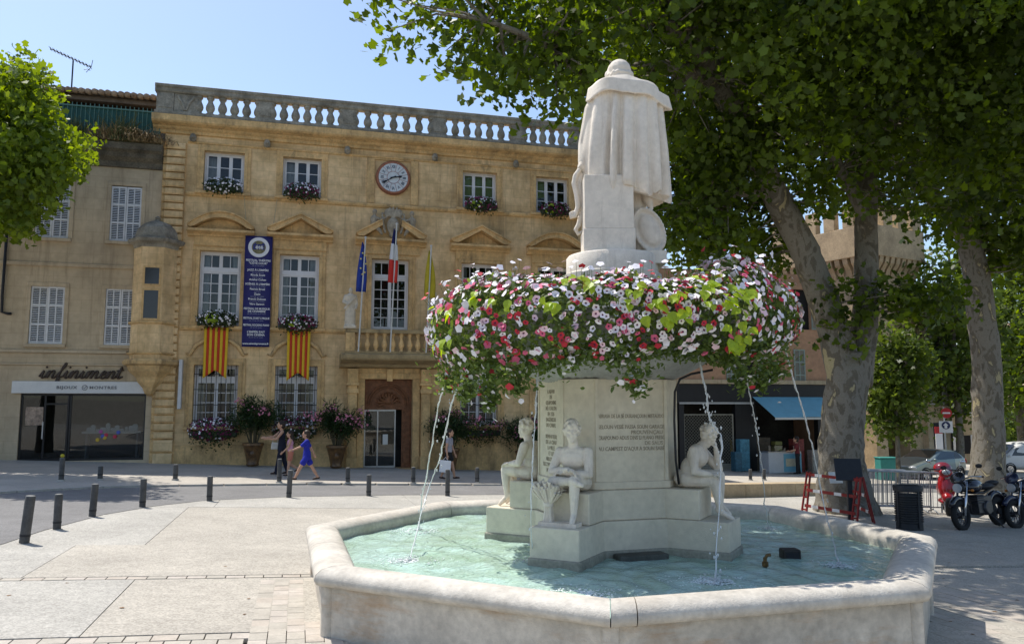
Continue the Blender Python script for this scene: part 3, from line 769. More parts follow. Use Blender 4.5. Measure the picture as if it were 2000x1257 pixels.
for i, h in enumerate(SH):
    q = MB(); q.box(h[0] - .12, h[1] + .12, -.12, .02, h[2] - .12, h[2] - .002); q.build('window_sill', M_TANWALL, LH, bevel=.012)
    q = MB()
    q.box(h[0] - .14, h[0], -.04, -.002, h[2], h[3]); q.box(h[1], h[1] + .14, -.04, -.002, h[2], h[3]); q.box(h[0] - .14, h[1] + .14, -.04, -.002, h[3], h[3] + .14); q.build('window_surround', M_TANWALL, LH, bevel=.01)
    wd = (h[1] - h[0]) / 2
    for k in range(2):
        o = obj('shutter', sl_me, None, LH, (h[0] + k * wd + .005, .02, h[2] + .005)); o.scale.x = (wd - .012) / .53
        o.rotation_euler = (0, 0, 0 if i != 2 or k else R(7)); 
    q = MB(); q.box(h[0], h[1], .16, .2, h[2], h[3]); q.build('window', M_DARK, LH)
# shop front
q = MB(); q.box(-9.72, -5.36, -.14, -.002, 2.505, 2.93); q.build('fascia', mat('fascia_grey', (.66, .65, .63), .45, .05, 3), LH, bevel=.008)
M_BROWN = mat('sign_brown', (.055, .035, .025), .4, .1, 10); M_GREYL = mat('sign_grey', (.18, .18, .19), .4, .05, 10)
RX = Matrix.Rotation(PI / 2, 4, 'X')
GL = {'i': ([(0, .2), (.22, 1.0), (.2, .35), (.3, .02), (.5, .2)], .5), 'n': ([(0, .2), (.18, 1.0), (.17, .0), (.3, .7), (.5, 1.0), (.64, .8), (.6, .2), (.7, .02), (.9, .2)], .9),
      'm': ([(0, .2), (.18, 1.0), (.17, .0), (.3, .7), (.48, 1.0), (.58, .8), (.55, .0), (.68, .7), (.86, 1.0), (.98, .8), (.95, .2), (1.05, .02), (1.25, .2)], 1.25),
      'f': ([(0, .2), (.3, 1.1), (.5, 1.8), (.38, 1.95), (.27, 1.2), (.2, -.4), (.28, -.9), (.42, -.6), (.34, .05), (.6, .25)], .6), 'e': ([(0, .2), (.33, .6), (.4, .92), (.22, .95), (.1, .4), (.28, .0), (.55, .2)], .55),
      't': ([(0, .2), (.25, 1.6), (.2, .3), (.32, .02), (.6, .3)], .6)}
pen = 0.0; XS, ZS = .375, .27
def sgn(p): return (-8.92 + (pen + p[0]) * XS + p[1] * ZS * .34, -.07, 3.04 + p[1] * ZS)
for ch in 'infiniment':
    pts, wd_ = GL[ch]; q = MB(); P_ = smooth_path([sgn(p) for p in pts], 5)
    q.tube(P_, [.024 + .014 * abs((P_[min(k + 1, len(P_) - 1)] - P_[max(k - 1, 0)]).normalized().z) for k in range(len(P_))], 6)
    if ch == 'i': q.ell(sgn((.32, 1.45)), (.04, .03, .04), 8, 5)
    if ch == 't': q.tube([sgn((-.12, 1.05)), sgn((.5, 1.15))], .026, 6)
    q.build('sign_letter', M_BROWN, LH, smooth=True); pen += wd_ * 1.0
text('sign_lettering', 'BIJOUX', .15, M_GREYL, LH, Matrix.Translation((-7.98, -.15, 2.71)) @ RX, .006, sx=1.2, bold=.003, space=1.15)
text('sign_lettering', 'MONTRES', .15, M_GREYL, LH, Matrix.Translation((-6.80, -.15, 2.71)) @ RX, .006, sx=1.2, bold=.003, space=1.15)
q = MB(); q.torus((-7.40, -.15, 2.71), .085, .01, (0, 1, 0), 24, 5); q.tube([(-7.44, -.152, 2.72), (-7.405, -.152, 2.67), (-7.35, -.152, 2.76)], .009, 5); q.build('sign_emblem', M_GREYL, LH)
M_FRAME = mat('shop_frame', (.018, .018, .02), .35, .05, 6)
q = MB()
for x in (-9.46, -8.72, -7.98, -7.90, -5.44): q.box(x, x + .06, .08, .16, .12, 2.5)
q.box(-9.40, -5.44, .08, .16, 2.42, 2.5); q.box(-9.40, -5.44, .08, .16, .12, .2); q.box(-8.66, -7.98, .08, .16, 2.1, 2.16)
sf = q.build('shop_front', M_FRAME, LH)
for a, b in ((-9.40, -8.72), (-8.66, -7.98), (-7.84, -5.44)):
    q = MB(); q.box(a, b, .11, .12, .2, 2.42); q.build('pane', MATS.get('shop_glass') or glassmat('shop_glass', (.7, .74, .75), .8, 0, .015), sf)
q = MB(); q.box(-9.46, -5.38, 3.0, 3.05, .1, 2.5); q.box(-9.46, -5.38, .23, 3.0, .08, .119); q.box(-9.47, -9.46, .2, 3, .1, 2.5); q.box(-5.38, -5.37, .2, 3, .1, 2.5); q.box(-9.46, -5.38, .23, 3, 2.5, 2.55)
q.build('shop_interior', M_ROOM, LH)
q = MB(); q.box(-8.74, -8.70, .03, .06, .9, 1.5); q.build('door_handle', M_ALU, sf)
# display table and goods in the window
M_PALE = mat('display_white', (.6, .62, .62), .5, .05, 5)
dt = thing('display_table', 'low grey display table behind the jewellery shop window', 'table', FW(-6.6, .9, .13), PHI)
q = MB(); q.box(-1.0, 1.0, -.3, .3, .92, 1.0); q.build('table_top', M_PALE, dt, bevel=.02)
for x in (-.85, .85): q = MB(); q.box(x - .03, x + .03, -.2, .2, 0, .92); q.build('leg', M_GREYL, dt)
r = random.Random(3)
for k in range(11):
    x = -7.4 + k * .155; h = r.uniform(.08, .34); w_ = r.uniform(.05, .1)
    q = MB(); q.box(-w_, w_, -.05, .05, 0, h * .8); q.ext([(-w_, h * .8), (w_, h * .8), (w_ * .4, h), (-w_ * .4, h)], -.05, .05, 'y')
    o = q.build('jewellery_stand', M_PALE, None, bevel=.008); o.location = FW(x, .85 + r.uniform(-.15, .15), 1.132); o.rotation_euler.z = PHI
    tag(o, 'small white jewellery stand on the table inside the shop window', 'display stand', 'white stands in the shop window')
for k in range(7):
    q = MB(); c_ = [(.5, .04, .08), (.08, .12, .45), (.6, .4, .05), (.45, .1, .3)][k % 4]
    a0 = 2 * PI * k / 7
    q.ell((0, 0, 0), (.07, .012, .07), 10, 5); o = q.build('window_sticker', mat('sticker_%d' % (k % 4), c_, .5, 0), None, smooth=True)
    o.location = FW(-6.62 + r.uniform(-.4, .4), .093, 1.0 + r.uniform(-.2, .15)); o.rotation_euler.z = PHI
    tag(o, ['red', 'blue', 'yellow', 'pink'][k % 4] + ' flower sticker on the jewellery shop window', 'sticker', 'flower stickers on the shop window')
q = MB(); q.box(-.28, .28, -.008, .008, -.32, .32); o = q.build('poster', mat('poster_paper', (.45, .33, .25), .7, .4, 6), None); o.location = FW(-9.02, .102, 1.7); o.rotation_euler.z = PHI
tag(o, 'brownish poster taped inside the glass door of the jewellery shop', 'poster')
# terrace attic set back: dark wall, green railing, tiled roof
q = MB(); q.box(LX0, LX1 - .1, 2.6, 8, 11.4, 14.1); q.build('attic_wall', mat('attic_dark', (.10, .09, .085), .9, .3, 2), LH)
q = MB(); q.box(LX0, LX1 - .02, 1.9, 2.05, 14.05, 14.2); q.box(LX0, LX1 - .02, 1.95, 8, 14.2, 14.26); q.build('eaves_board', mat('eaves_wood', (.16, .12, .09), .8, .2, 5), LH)
t_me = MB().tube([(0, 0, 0), (0, 6.5, 1.75)], [.115, .095], 10).mesh('roof_tile'); shade(t_me); t_me.materials.append(M_TILE)
k = 0
x = -13.0
while x < LX1 - .1:
    obj('roof_tile', t_me, None, LH, (x, 1.62, 14.32 + random.uniform(-.012, .012))); x += .235
q = MB(); q.add([(LX0, 1.75, 14.27), (LX1, 1.75, 14.27), (LX1, 8.2, 16.0), (LX0, 8.2, 16.0)], [(0, 1, 2, 3)]); q.add([(LX1, 1.75, 14.27), (LX1, 8.2, 14.27), (LX1, 8.2, 16.0)], [(0, 1, 2)]); q.build('roof', M_TILE, LH)
M_GREEN = mat('green_screen', (.02, .085, .075), .6, .15, 3); M_GRAIL = mat('green_rail', (.10, .20, .17), .5, .1, 5)
q = MB(); q.box(-13, LX1 - .15, -.1, -.06, 12.1, 13.05); q.build('railing_screen', M_GREEN, LH)
q = MB(); q.box(-13, LX1 - .15, -.16, -.11, 13.05, 13.1); q.box(-13, LX1 - .15, -.16, -.11, 12.05, 12.09)
x = -13
while x < LX1 - .15: q.bar((x, -.135, 11.8), (x, -.135, 13.2), .014, 5); x += .15
q.build('terrace_railing', M_GRAIL, LH)
q = MB(); q.box(LX0, LX1 - .02, -.3, 2.6, 11.4, 11.82); q.build('terrace_floor', M_GREYSTONE, LH)
# dry plants on the terrace edge
def sprigs(mb, n, cx, cy, cz, sx, sy, h, rr, droop=0.0, w_=.02):
    for _ in range(n):
        x, y = cx + rr.gauss(0, sx), cy + rr.gauss(0, sy); L = h * rr.uniform(.4, 1.1); a = rr.uniform(0, 6.28); t = rr.uniform(.1, .7)
        p = [Vector((x, y, cz))]; d = Vector((math.cos(a) * t, math.sin(a) * t, 1)).normalized()
        for k in range(4): p.append(p[-1] + d * L / 4); d = (d + Vector((math.cos(a) * .15, -.1 * droop, -droop * .5))).normalized()
        for k in range(4):
            s_ = Vector((-math.sin(a), math.cos(a), 0)) * w_ * (1 - k / 5)
            s2 = Vector((-math.sin(a), math.cos(a), 0)) * w_ * (1 - (k + 1) / 5)
            mb.add([p[k] - s_, p[k] + s_, p[k + 1] + s2, p[k + 1] - s2], [(0, 1, 2, 3)])
rr = random.Random(12)
M_STRAW = mat('dry_straw', (.36, .26, .14), .9, .3, 9); M_DRYG = mat('dry_green', (.12, .13, .05), .9, .3, 9)
for i, (x, n, h, dr, mt) in enumerate([(-7.0, 260, .7, .6, M_STRAW), (-6.1, 240, .9, 1.3, M_STRAW), (-6.6, 200, 1.1, .2, M_DRYG), (-8.3, 200, .8, .3, M_DRYG), (-5.5, 160, .8, 1.2, M_STRAW)]):
    q = MB(); sprigs(q, n, 0, 0, 0, .32, .1, h, rr, dr); o = q.build('terrace_plant', mt, None, fix=False); o.location = FW(x, -.32, 11.8); o.rotation_euler.z = PHI
    tag(o, ['bushy straw coloured dry grass on the terrace edge', 'long dry grass trailing over the terrace cornice', 'tall thin dull green weed on the terrace edge', 'low dull green weed by the terrace railing', 'dry straw tuft next to the balustrade corner'][i], 'plant')
# television aerial
an = thing('tv_aerial', 'thin metal television aerial on the tiled roof', 'aerial', FW(-9.25, 3.0, 14.3), PHI)
q = MB(); q.bar((0, 0, 0), (0, 0, 1.75), .03, 6); q.build('mast', M_IRON, an)
q = MB(); q.bar((-.85, 0, 2.15), (.65, 0, 1.55), .02, 5)
for k in range(12):
    p = Vector((-.85, 0, 2.15)).lerp(Vector((.65, 0, 1.55)), k / 11); q.bar(p + Vector((0, -.22, .0)), p + Vector((0, .22, .0)), .012, 4); q.bar(p + Vector((0, 0, -.06)), p + Vector((0, 0, .06)), .012, 4)
q.tube([(.5, 0, 1.3), (.68, 0, 1.55), (.72, 0, 1.85)], .012, 4); q.tube([(.4, 0, 1.4), (.55, 0, 1.45), (.65, 0, 1.4)], .012, 4); q.build('antenna', M_IRON, an)
# drainpipe with bend at the far corner
q = MB(); q.tube([(-10.2, -.09, 9.6), (-10.22, -.09, 6.0), (-10.2, -.09, 5.35), (-10.0, -.09, 5.3), (-9.9, -.09, 5.3)], .05, 8); q.build('drainpipe', M_IRON, LH, smooth=True)
# ------------------------------------------------------------------ flags, banner, flower boxes, tubs and figures on the town hall
M_YEL = mat('flag_yellow', (.72, .46, .03), .8, .06, 6); M_RED = mat('flag_red', (.55, .05, .02), .8, .06, 6)
def hanging_flag(s, ztop, label):
    root = thing('striped_flag', label, 'flag', FW(s, -.26, ztop), PHI, 'red and yellow striped flags')
    n = 9; W_ = .86; H_ = 1.92
    for k in range(n):
        q = MB(); x0, x1 = -W_ / 2 + W_ * k / n, -W_ / 2 + W_ * (k + 1) / n
        rowsz = 10; vs = []; fs = []
        for j in range(rowsz + 1):
            for x in (x0, x1):
                e = H_ - .34 * (1 - abs(x) / (W_ / 2)) if j == rowsz else H_ * j / rowsz
                e = min(e, H_ - .34 * (1 - abs(x) / (W_ / 2)))
                vs.append((x * (1 - .04 * j / rowsz), -.03 * math.sin(x * 9 + j * .5) * j / rowsz, -e))
        for j in range(rowsz): fs.append((2 * j, 2 * j + 1, 2 * j + 3, 2 * j + 2))
        o = q.add(vs, fs).build('stripe', M_RED if k % 2 else M_YEL, root, smooth=True, fix=False)
        sd = o.modifiers.new('t', 'SOLIDIFY'); sd.thickness = .004
    q = MB(); q.bar((-.46, 0, .01), (.46, 0, .01), .014, 6); q.build('rod', M_IRON, root)
hanging_flag(-3.03, 4.98, 'red and yellow striped flag beside the corner turret, under window flowers')
hanging_flag(-.05, 4.92, 'red and yellow striped flag between the blue banner and the balcony')
# blue festival banner
BN = thing('festival_banner', 'tall dark blue festival banner with white disc and white lettering', 'banner', FW(-1.62, -.30, 4.27), PHI)
q = MB(); vs = []; fs = []
for j in range(21):
    for i in range(5):
        x = -.5 + i * .25; z = 4.24 * j / 20
        vs.append((x, .015 * math.sin(j * .7 + i), z))
for j in range(20):
    for i in range(4): fs.append((j * 5 + i, j * 5 + i + 1, (j + 1) * 5 + i + 1, (j + 1) * 5 + i))
o = q.add(vs, fs).build('cloth', mat('banner_blue', (.022, .022, .13), .6, .05, 3), BN, smooth=True, fix=False); sd = o.modifiers.new('t', 'SOLIDIFY'); sd.thickness = .006
M_WHT = mat('banner_white', (.72, .72, .75), .6, .02, 3); M_PALEB = mat('banner_pale', (.30, .31, .45), .6, .02, 3)
q = MB(); q.disc((0, -.03, 3.80), .385, (0, 1, 0), .012, 32); q.build('disc', M_WHT, BN)
q = MB(); q.disc((0, -.042, 3.80), .255, (0, 1, 0), .012, 28); q.build('emblem_disc', mat('banner_olive', (.22, .20, .10), .6, .3, 9), BN)
text('lettering', 'ÉTÉ', .26, mat('emblem_blue', (.02, .03, .18), .6, 0), BN, Matrix.Translation((0, -.052, 3.80)) @ RX, .003, sx=1.0, bold=.014)
text('lettering', 'été', .20, M_WHT, BN, Matrix.Translation((.02, -.058, 3.80)) @ RX, .003, sx=1.1, bold=.004)
for z, s_, b_ in [(3.29, 'FESTIVAL THÉÂTRE', 1), (3.18, '"CÔTÉ COUR"', 1), (3.09, '16 au 20 juillet', 0), (2.92, "JAZZ À L'EMPÉRI", 1), (2.82, 'du 4 au 8 août', 0), (2.73, 'Rhoda Scott', 1), (2.64, 'mardi 5 août', 0), (2.55, 'Avishai Cohen', 1), (2.38, "SCÈNES À L'EMPÉRI", 1), (2.29, 'du 1er au 12 juillet', 0), (2.19, 'Patrick Bruel', 1), (2.10, 'mardi 8', 0), (2.00, 'Zazie', 1), (1.91, 'samedi 12 juillet', 0), (1.81, 'Franck Dubosc', 1), (1.72, 'vendredi 18 juillet', 0), (1.62, 'Véro Sanson', 1), (1.44, 'FESTIVAL DE MUSIQUE', 1), (1.34, 'DE CHAMBRE', 1), (1.25, 'du 29 juillet au 8 août', 0), (1.08, "FESTIVAL D'ART LYRIQUE", 1), (.99, 'du 11 au 14 août', 0), (.82, 'FESTIVAL ROCKING PIANO', 1), (.73, '22 et 23 août', 0), (.56, "L'EMPÉRI FAIT", 1), (.45, 'SON CINÉMA', 1), (.36, 'du 25 au 31 août', 0), (.12, 'www.salondeprovence.fr', 1)]:
    o = text('lettering', s_, .105 if b_ else .075, M_WHT if b_ else M_PALEB, BN, Matrix.Translation((0, -.028, z)) @ RX, .002, bold=.003 if b_ else 0)
    wd = max(v.co.x for v in o.data.vertices) * 2
    if wd > .94: o.data.transform(Matrix.Diagonal((.94 / wd, 1, 1, 1)))
M_CORD = mat('cord', (.45, .38, .25), .8, 0)
q = MB()
for sd in (-1, 1): q.bar((sd * .46, 0, 4.24), (sd * .62, .22, 5.95), .012, 4)
q.build('cord', M_CORD, BN)
# balcony flags on poles
def cloth_flag(root, colour_bands, L, w0, w1, top, sway):
    """drooping cloth along a pole: bands = [(material, t0, t1)] down its length"""
    for mt, t0, t1 in colour_bands:
        q = MB(); vs = []; fs = []; n = 8
        for j in range(n + 1):
            t = t0 + (t1 - t0) * j / n; wd = w0 + (w1 - w0) * math.sin(min(1, t * 1.15) * PI * .55)
            for i in range(7):
                u = i / 6
                vs.append((sway * t + wd * (u - .35), -.05 + .06 * math.sin(u * 11 + t * 3) , top - L * t - .10 * u * (1 - t)))
        for j in range(n):
            for i in range(6): fs.append((j * 7 + i, j * 7 + i + 1, (j + 1) * 7 + i + 1, (j + 1) * 7 + i))
        o = q.add(vs, fs).build('cloth', mt, root, smooth=True, fix=False); sd = o.modifiers.new('t', 'SOLIDIFY'); sd.thickness = .006
M_BLUE = mat('flag_blue', (.02, .05, .30), .75, .05, 5); M_FW = mat('flag_white', (.70, .70, .70), .8, .03, 5); M_FR = mat('flag_scarlet', (.62, .04, .03), .8, .03, 5); M_FY = mat('flag_gold', (.50, .40, .03), .8, .08, 5); M_NAVY = mat('flag_navy', (.015, .02, .11), .8, .05, 5)
M_POLE = mat('pole_white', (.60, .60, .58), .4, .05, 5); M_STAR = mat('star_yellow', (.7, .6, .15), .7, 0)
for nm, lab, s, z0, h, lean, bands, L, w0, w1, sway in [
    ('european_flag', 'drooping blue flag with yellow stars on the balcony pole', 2.22, 4.2, 4.25, .10, [(M_BLUE, 0, 1)], 1.95, .06, .38, -.12),
    ('tricolour_flag', 'drooping blue, white and red flag before the balcony window', 3.42, 4.2, 4.85, .08, [(M_NAVY, 0, .28), (M_FW, .28, .58), (M_FR, .58, 1)], 2.15, .06, .36, -.12),
    ('yellow_flag', 'drooping plain yellow flag on the balcony pole', 4.80, 4.2, 4.05, .06, [(M_FY, 0, 1)], 1.9, .06, .44, -.05)]:
    root = thing(nm, lab, 'flag', FW(s, -1.15, z0), PHI, 'flags on the balcony')
    q = MB(); q.bar((-.08, 0, -.1), (lean, -.1, h), .028, 8); q.ell((lean, -.1, h + .03), (.05, .05, .05), 8, 5); q.build('pole', M_POLE, root)
    cr = bpy.data.objects.new('drape', None); 
    cloth_flag(root, bands, L, w0, w1, h - .12, sway + lean * .3)
    bpy.data.objects.remove(cr)
    if nm == 'european_flag':
        for k in range(7):
            q = MB(); c = Vector((.02 + .1 * math.cos(k * .9), -.16, h - 1.0 - .42 * math.sin(k * .9)))
            pts = []
            for a in range(10): rad = .05 if a % 2 == 0 else .02; pts.append((c.x + rad * math.sin(a * PI / 5), c.z + rad * math.cos(a * PI / 5)))
            q.ext(pts, c.y - .004, c.y + .004, 'y'); q.build('star', M_STAR, root)
# leafy masses: leaves and blossoms as small faces
def leaf_mesh(name, pts, nrm, size, shape, mt, shade_=None, seed=0, droop=0.0, parent=None, kind=None):
    """pts (n,3), nrm (n,3): one flat leaf outline per point, oriented by nrm with random twist"""
    rg = np.random.default_rng(seed)
    n = len(pts); S = np.array(shape, float); k = len(S)
    nn = nrm / (np.linalg.norm(nrm, axis=1, keepdims=True) + 1e-9)
    t = rg.normal(size=(n, 3)); t[:, 2] -= droop
    t -= nn * (t * nn).sum(1, keepdims=True); t /= (np.linalg.norm(t, axis=1, keepdims=True) + 1e-9)
    b = np.cross(nn, t)
    sz = (size if np.ndim(size) else np.full(n, size)) * rg.uniform(.55, 1.4, n)
    fold = rg.uniform(-.25, .35, n)
    P = pts[:, None, :] + sz[:, None, None] * (t[:, None, :] * S[None, :, :1] + b[:, None, :] * S[None, :, 1:2] + nn[:, None, :] * (np.abs(S[None, :, 1:2]) * fold[:, None, None] - (S[None, :, :1] ** 2) * .18))
    P = P.reshape(-1, 3)
    me = bpy.data.meshes.new(name)
    me.vertices.add(n * k); me.vertices.foreach_set('co', P.ravel())
    me.loops.add(n * k); me.loops.foreach_set('vertex_index', np.arange(n * k))
    me.polygons.add(n); me.polygons.foreach_set('loop_start', np.arange(n) * k)
    me.update(calc_edges=True)
    a = me.attributes.new('shade', 'FLOAT', 'FACE')
    a.data.foreach_set('value', np.clip(rg.normal(.5, .25, n) if shade_ is None else shade_ + rg.normal(0, .15, n), 0, 1))
    me.validate()
    o = obj(name, me, mt, parent)
    if kind: o['kind'] = kind
    return o
LEAF = [(0, 0), (.35, .28), (.75, .22), (1.0, 0), (.75, -.22), (.35, -.28)]
LONG = [(0, 0), (.5, .09), (1.0, 0), (.5, -.09)]
PLANE = [(0, 0), (.12, .28), (.02, .52), (.36, .36), (.62, .58), (.66, .2), (1.0, 0), (.66, -.2), (.62, -.58), (.36, -.36), (.02, -.52), (.12, -.28)]
PLANE8 = [(0, 0), (.04, .5), (.36, .33), (.64, .56), (1.0, 0), (.64, -.56), (.36, -.33), (.04, -.5)]
BLOSSOM = [(math.cos(a) * (.5 if i % 2 == 0 else .40), math.sin(a) * (.5 if i % 2 == 0 else .40)) for i, a in enumerate([2 * PI * k / 10 for k in range(10)])]
L_BOX = leafmat('box_leaf', (.045, .075, .025)); L_DARK = leafmat('petunia_leaf', (.105, .165, .045)); L_OLE = leafmat('oleander_leaf', (.035, .07, .025)); L_LIME = leafmat('lime_leaf', (.34, .48, .05), .2, .5)
def petal(name, c, r=.7): return mat(name, c, r, .10, 12)
P_WHITE = petal('petal_white', (.80, .76, .80)); P_PINK = petal('petal_pink', (.62, .12, .22)); P_RED = petal('petal_red', (.50, .03, .05)); P_PURPLE = petal('petal_purple', (.16, .015, .07)); P_ROSE = petal('petal_rose', (.62, .22, .30))
def ball(n, c, r, rg, hollow=.3):
    d = rg.normal(size=(n, 3)); d /= np.linalg.norm(d, axis=1, keepdims=True)
    return np.array(c) + d * (rg.uniform(hollow, 1, (n, 1)) ** .6) * np.array(r), d
def flower_box(s, z, wd, lab, cols, seed, dep=.22, h=.3, hang=.15, trough=True, lime=0):
    root = thing('flower_box', lab, 'flower box', FW(s, -.22, z), PHI, 'flower boxes on the town hall windows')
    rg = np.random.default_rng(seed)
    q = MB(); q.ext([(-.10, -.13), (.10, -.13), (.13, .08), (-.13, .08)], -wd / 2 + .05, wd / 2 - .05, 'x'); q.build('trough', mat('trough_green', (.05, .06, .04), .7, .2, 4), root)
    n = int(520 * wd)
    p, d = ball(n, (0, -.05, h * .35), (wd / 2, dep, h), rg)
    p[:, 2] -= hang * rg.random(n) * (p[:, 1] < -.05)
    leaf_mesh('foliage', p, d + rg.normal(size=d.shape) * .6, .085, LEAF, L_BOX, seed=seed, parent=root, kind='stuff')
    for ci, (c, f) in enumerate(cols):
        nb = int(n * f * .6); p, d = ball(nb, (0, -.07, h * .35), (wd / 2 + .02, dep + .03, h + .03), rg, .85)
        d[:, 1] -= .6
        leaf_mesh('blossoms', p, d, .072, BLOSSOM, c, seed=seed + 1 + ci, parent=root, kind='stuff')
    if lime:
        p, d = ball(lime, (-.2, -.12, h * .3), (.3, dep, h * .8), rg, .8); leaf_mesh('lime_leaves', p, d, .16, LEAF, L_LIME, seed=seed + 7, parent=root, kind='stuff')
WH, PU, RO = (P_WHITE, .33), (P_PURPLE, .5), (P_ROSE, .2)
flower_box(-2.98, 10.3, 1.4, 'white petunia box on the upper window nearest the turret', [WH], 1)
flower_box(-.08, 10.3, 1.35, 'white and purple petunia box on the upper window above the banner', [(P_WHITE, .2), (P_PURPLE, .3)], 2, hang=.25)
flower_box(7.07, 10.25, 1.4, 'mixed petunia box under the green blinds', [(P_WHITE, .12), (P_PURPLE, .4)], 3, lime=25, hang=.2)
flower_box(10.3, 10.25, 1.35, 'purple petunia box on the upper window beside the statue', [(P_WHITE, .08), (P_PURPLE, .45)], 4, lime=20, hang=.25)
flower_box(-3.02, 5.2, 1.45, 'white and lime flower box above the striped flag by the turret', [(P_WHITE, .25)], 5, lime=40, hang=.2)
flower_box(-.12, 5.15, 1.45, 'white and dark purple flower box next to the blue banner', [(P_WHITE, .25), (P_PURPLE, .35)], 6, lime=15, hang=.35)
flower_box(-3.0, 1.05, 1.75, 'big white and purple flower box under the grilled window by the pier', [(P_WHITE, .22), (P_PURPLE, .6)], 7, dep=.32, h=.42, hang=.5)
flower_box(-.1, 1.1, 1.7, 'dark flower box under the grilled window behind the walkers', [(P_WHITE, .22), (P_PURPLE, .3)], 8, dep=.3, h=.42, hang=.4)
flower_box(7.0, 1.0, 1.9, 'dark green flower box under the grilled window past the door', [(P_WHITE, .04), (P_PURPLE, .1)], 9, dep=.3, h=.4, hang=.4, lime=10)
flower_box(10.2, 1.0, 1.7, 'dark flower box under the last grilled window behind the fountain', [(P_PURPLE, .2)], 10, dep=.3, h=.4, hang=.4)
# oleanders in glazed pots
POT = [(.0, .02), (.20, .0), (.23, .05), (.21, .1), (.26, .35), (.33, .62), (.36, .72), (.39, .74), (.39, .82), (.34, .83), (.32, .76), (.0, .72)]
M_POT = mat('glazed_pot', (.13, .055, .02), .35, .45, 5, .1, 30, col2=(.18, .09, .03), spec=.5)
def oleander(s, d, lab, seed, flowers, hgt=1.9, wid=1.1):
    p0 = FW(s, d, 0); p0.z = gz(p0.x, p0.y) + .085
    root = thing('potted_oleander', lab, 'potted shrub', p0, PHI, 'potted oleanders before the town hall')
    q = MB(); q.lathe(POT, 20); q.build('pot', M_POT, root, smooth=R(45))
    q = MB(); q.ell((0, -.31, .45), (.1, .05, .12), 8, 5); q.build('pot_medallion', M_POT, root, smooth=True)
    rg = np.random.default_rng(seed); rr = random.Random(seed); q = MB(); tips = []
    for k in range(24):
        a = rr.uniform(0, 6.28); sp = rr.uniform(.15, 1.0) * wid; tip = Vector((math.cos(a) * sp, math.sin(a) * sp * .8, .75 + hgt * rr.uniform(.55, 1.0) * (1 - .25 * sp)))
        mid = Vector((math.cos(a) * sp * .35, math.sin(a) * sp * .3, .75 + (tip.z - .75) * .55))
        q.tube([(math.cos(a) * .1, math.sin(a) * .1, .7), mid, tip], [.02, .014, .006], 5); tips.append((mid, tip))
    q.build('stems', mat('oleander_stem', (.12, .10, .06), .9, .2, 8), root)
    P = []; D = []
    for mid, tip in tips:
        n = 130; f = rg.random((n, 1)); c = np.array(mid)[None] * (1 - f) + np.array(tip)[None] * f
        o_ = rg.normal(size=(n, 3)) * .13; P.append(c + o_); D.append(rg.normal(size=(n, 3)) + np.array([0, 0, .5]))
    leaf_mesh('foliage', np.concatenate(P), np.concatenate(D), .19, LONG, L_OLE, seed=seed, parent=root, kind='stuff')
    if flowers:
        P = []
        for mid, tip in tips[:flowers]:
            P.append(np.array(tip)[None] + rg.normal(size=(34, 3)) * np.array([.16, .16, .10]))
        P = np.concatenate(P); D = rg.normal(size=P.shape) + np.array([0, -.8, .6])
        leaf_mesh('blossoms', P, D, .075, BLOSSOM, P_ROSE, seed=seed + 3, parent=root, kind='stuff')
oleander(-1.55, -.9, 'potted oleander with few flowers between the two grilled windows', 21, 4)
oleander(1.42, -1.0, 'potted pink oleander standing just before the town hall door', 22, 13, 1.75)
oleander(5.75, -.9, 'potted oleander beyond the door behind the water jets', 23, 5, 1.7)
oleander(8.75, -.9, 'potted oleander with reddish blooms beside the fountain pier', 24, 7, 1.5)
# small stone figures on the balcony ends
def robed(name, lab, loc, rz, hgt, flip=1):
    q = MB(); k = hgt / 1.5
    q.lathe([(.20, 0), (.22, .1), (.20, .5), (.17, .8), (.19, 1.05), (.20, 1.2), (.10, 1.3)], 14, sy=.8)
    q.ell((0, -.02, 1.42), (.085, .10, .12)); limb(q, [(0, 0, 1.25), (0, -.01, 1.38)], [.06, .055])
    limb(q, [(-.19 * flip, 0, 1.2), (-.27 * flip, -.03, .95), (-.10 * flip, -.2, .85)], [.07, .06, .045]); limb(q, [(.19 * flip, 0, 1.2), (.25 * flip, .02, .92), (.22 * flip, -.12, .7)], [.07, .055, .04])
    for j in range(9):
        a = PI + PI * (j + .5) / 9; q.tube([(.19 * math.cos(a), .16 * math.sin(a), .03), (.19 * math.cos(a), .165 * math.sin(a), .55), (.14 * math.cos(a + .5), .14 * math.sin(a + .5), 1.0)], [.03, .026, .012], 6)
    limb(q, [(.2 * flip, -.02, 1.18), (0, -.17, .95), (-.2 * flip, -.1, .7)], [.05, .05, .06])
    q.box(-.24, .24, -.2, .2, -.10, .03)
    q.xf(Matrix.Scale(k, 4))
    o = organic(name, q, mat('ochre_statue', (.66, .58, .46), .9, .15, 5, .3, 50), None, .022, 2); o.location = loc; o.rotation_euler.z = rz
    return tag(o, lab, 'statue', 'robed figures on the balcony')
robed('robed_statue', 'small pale robed statue behind the blue flag pole', FW(1.82, -.93, 5.08), PHI, 1.45, 1)
robed('robed_statue', 'small pale robed statue beside the yellow flag', FW(5.08, -.93, 5.08), PHI, 1.4, -1)
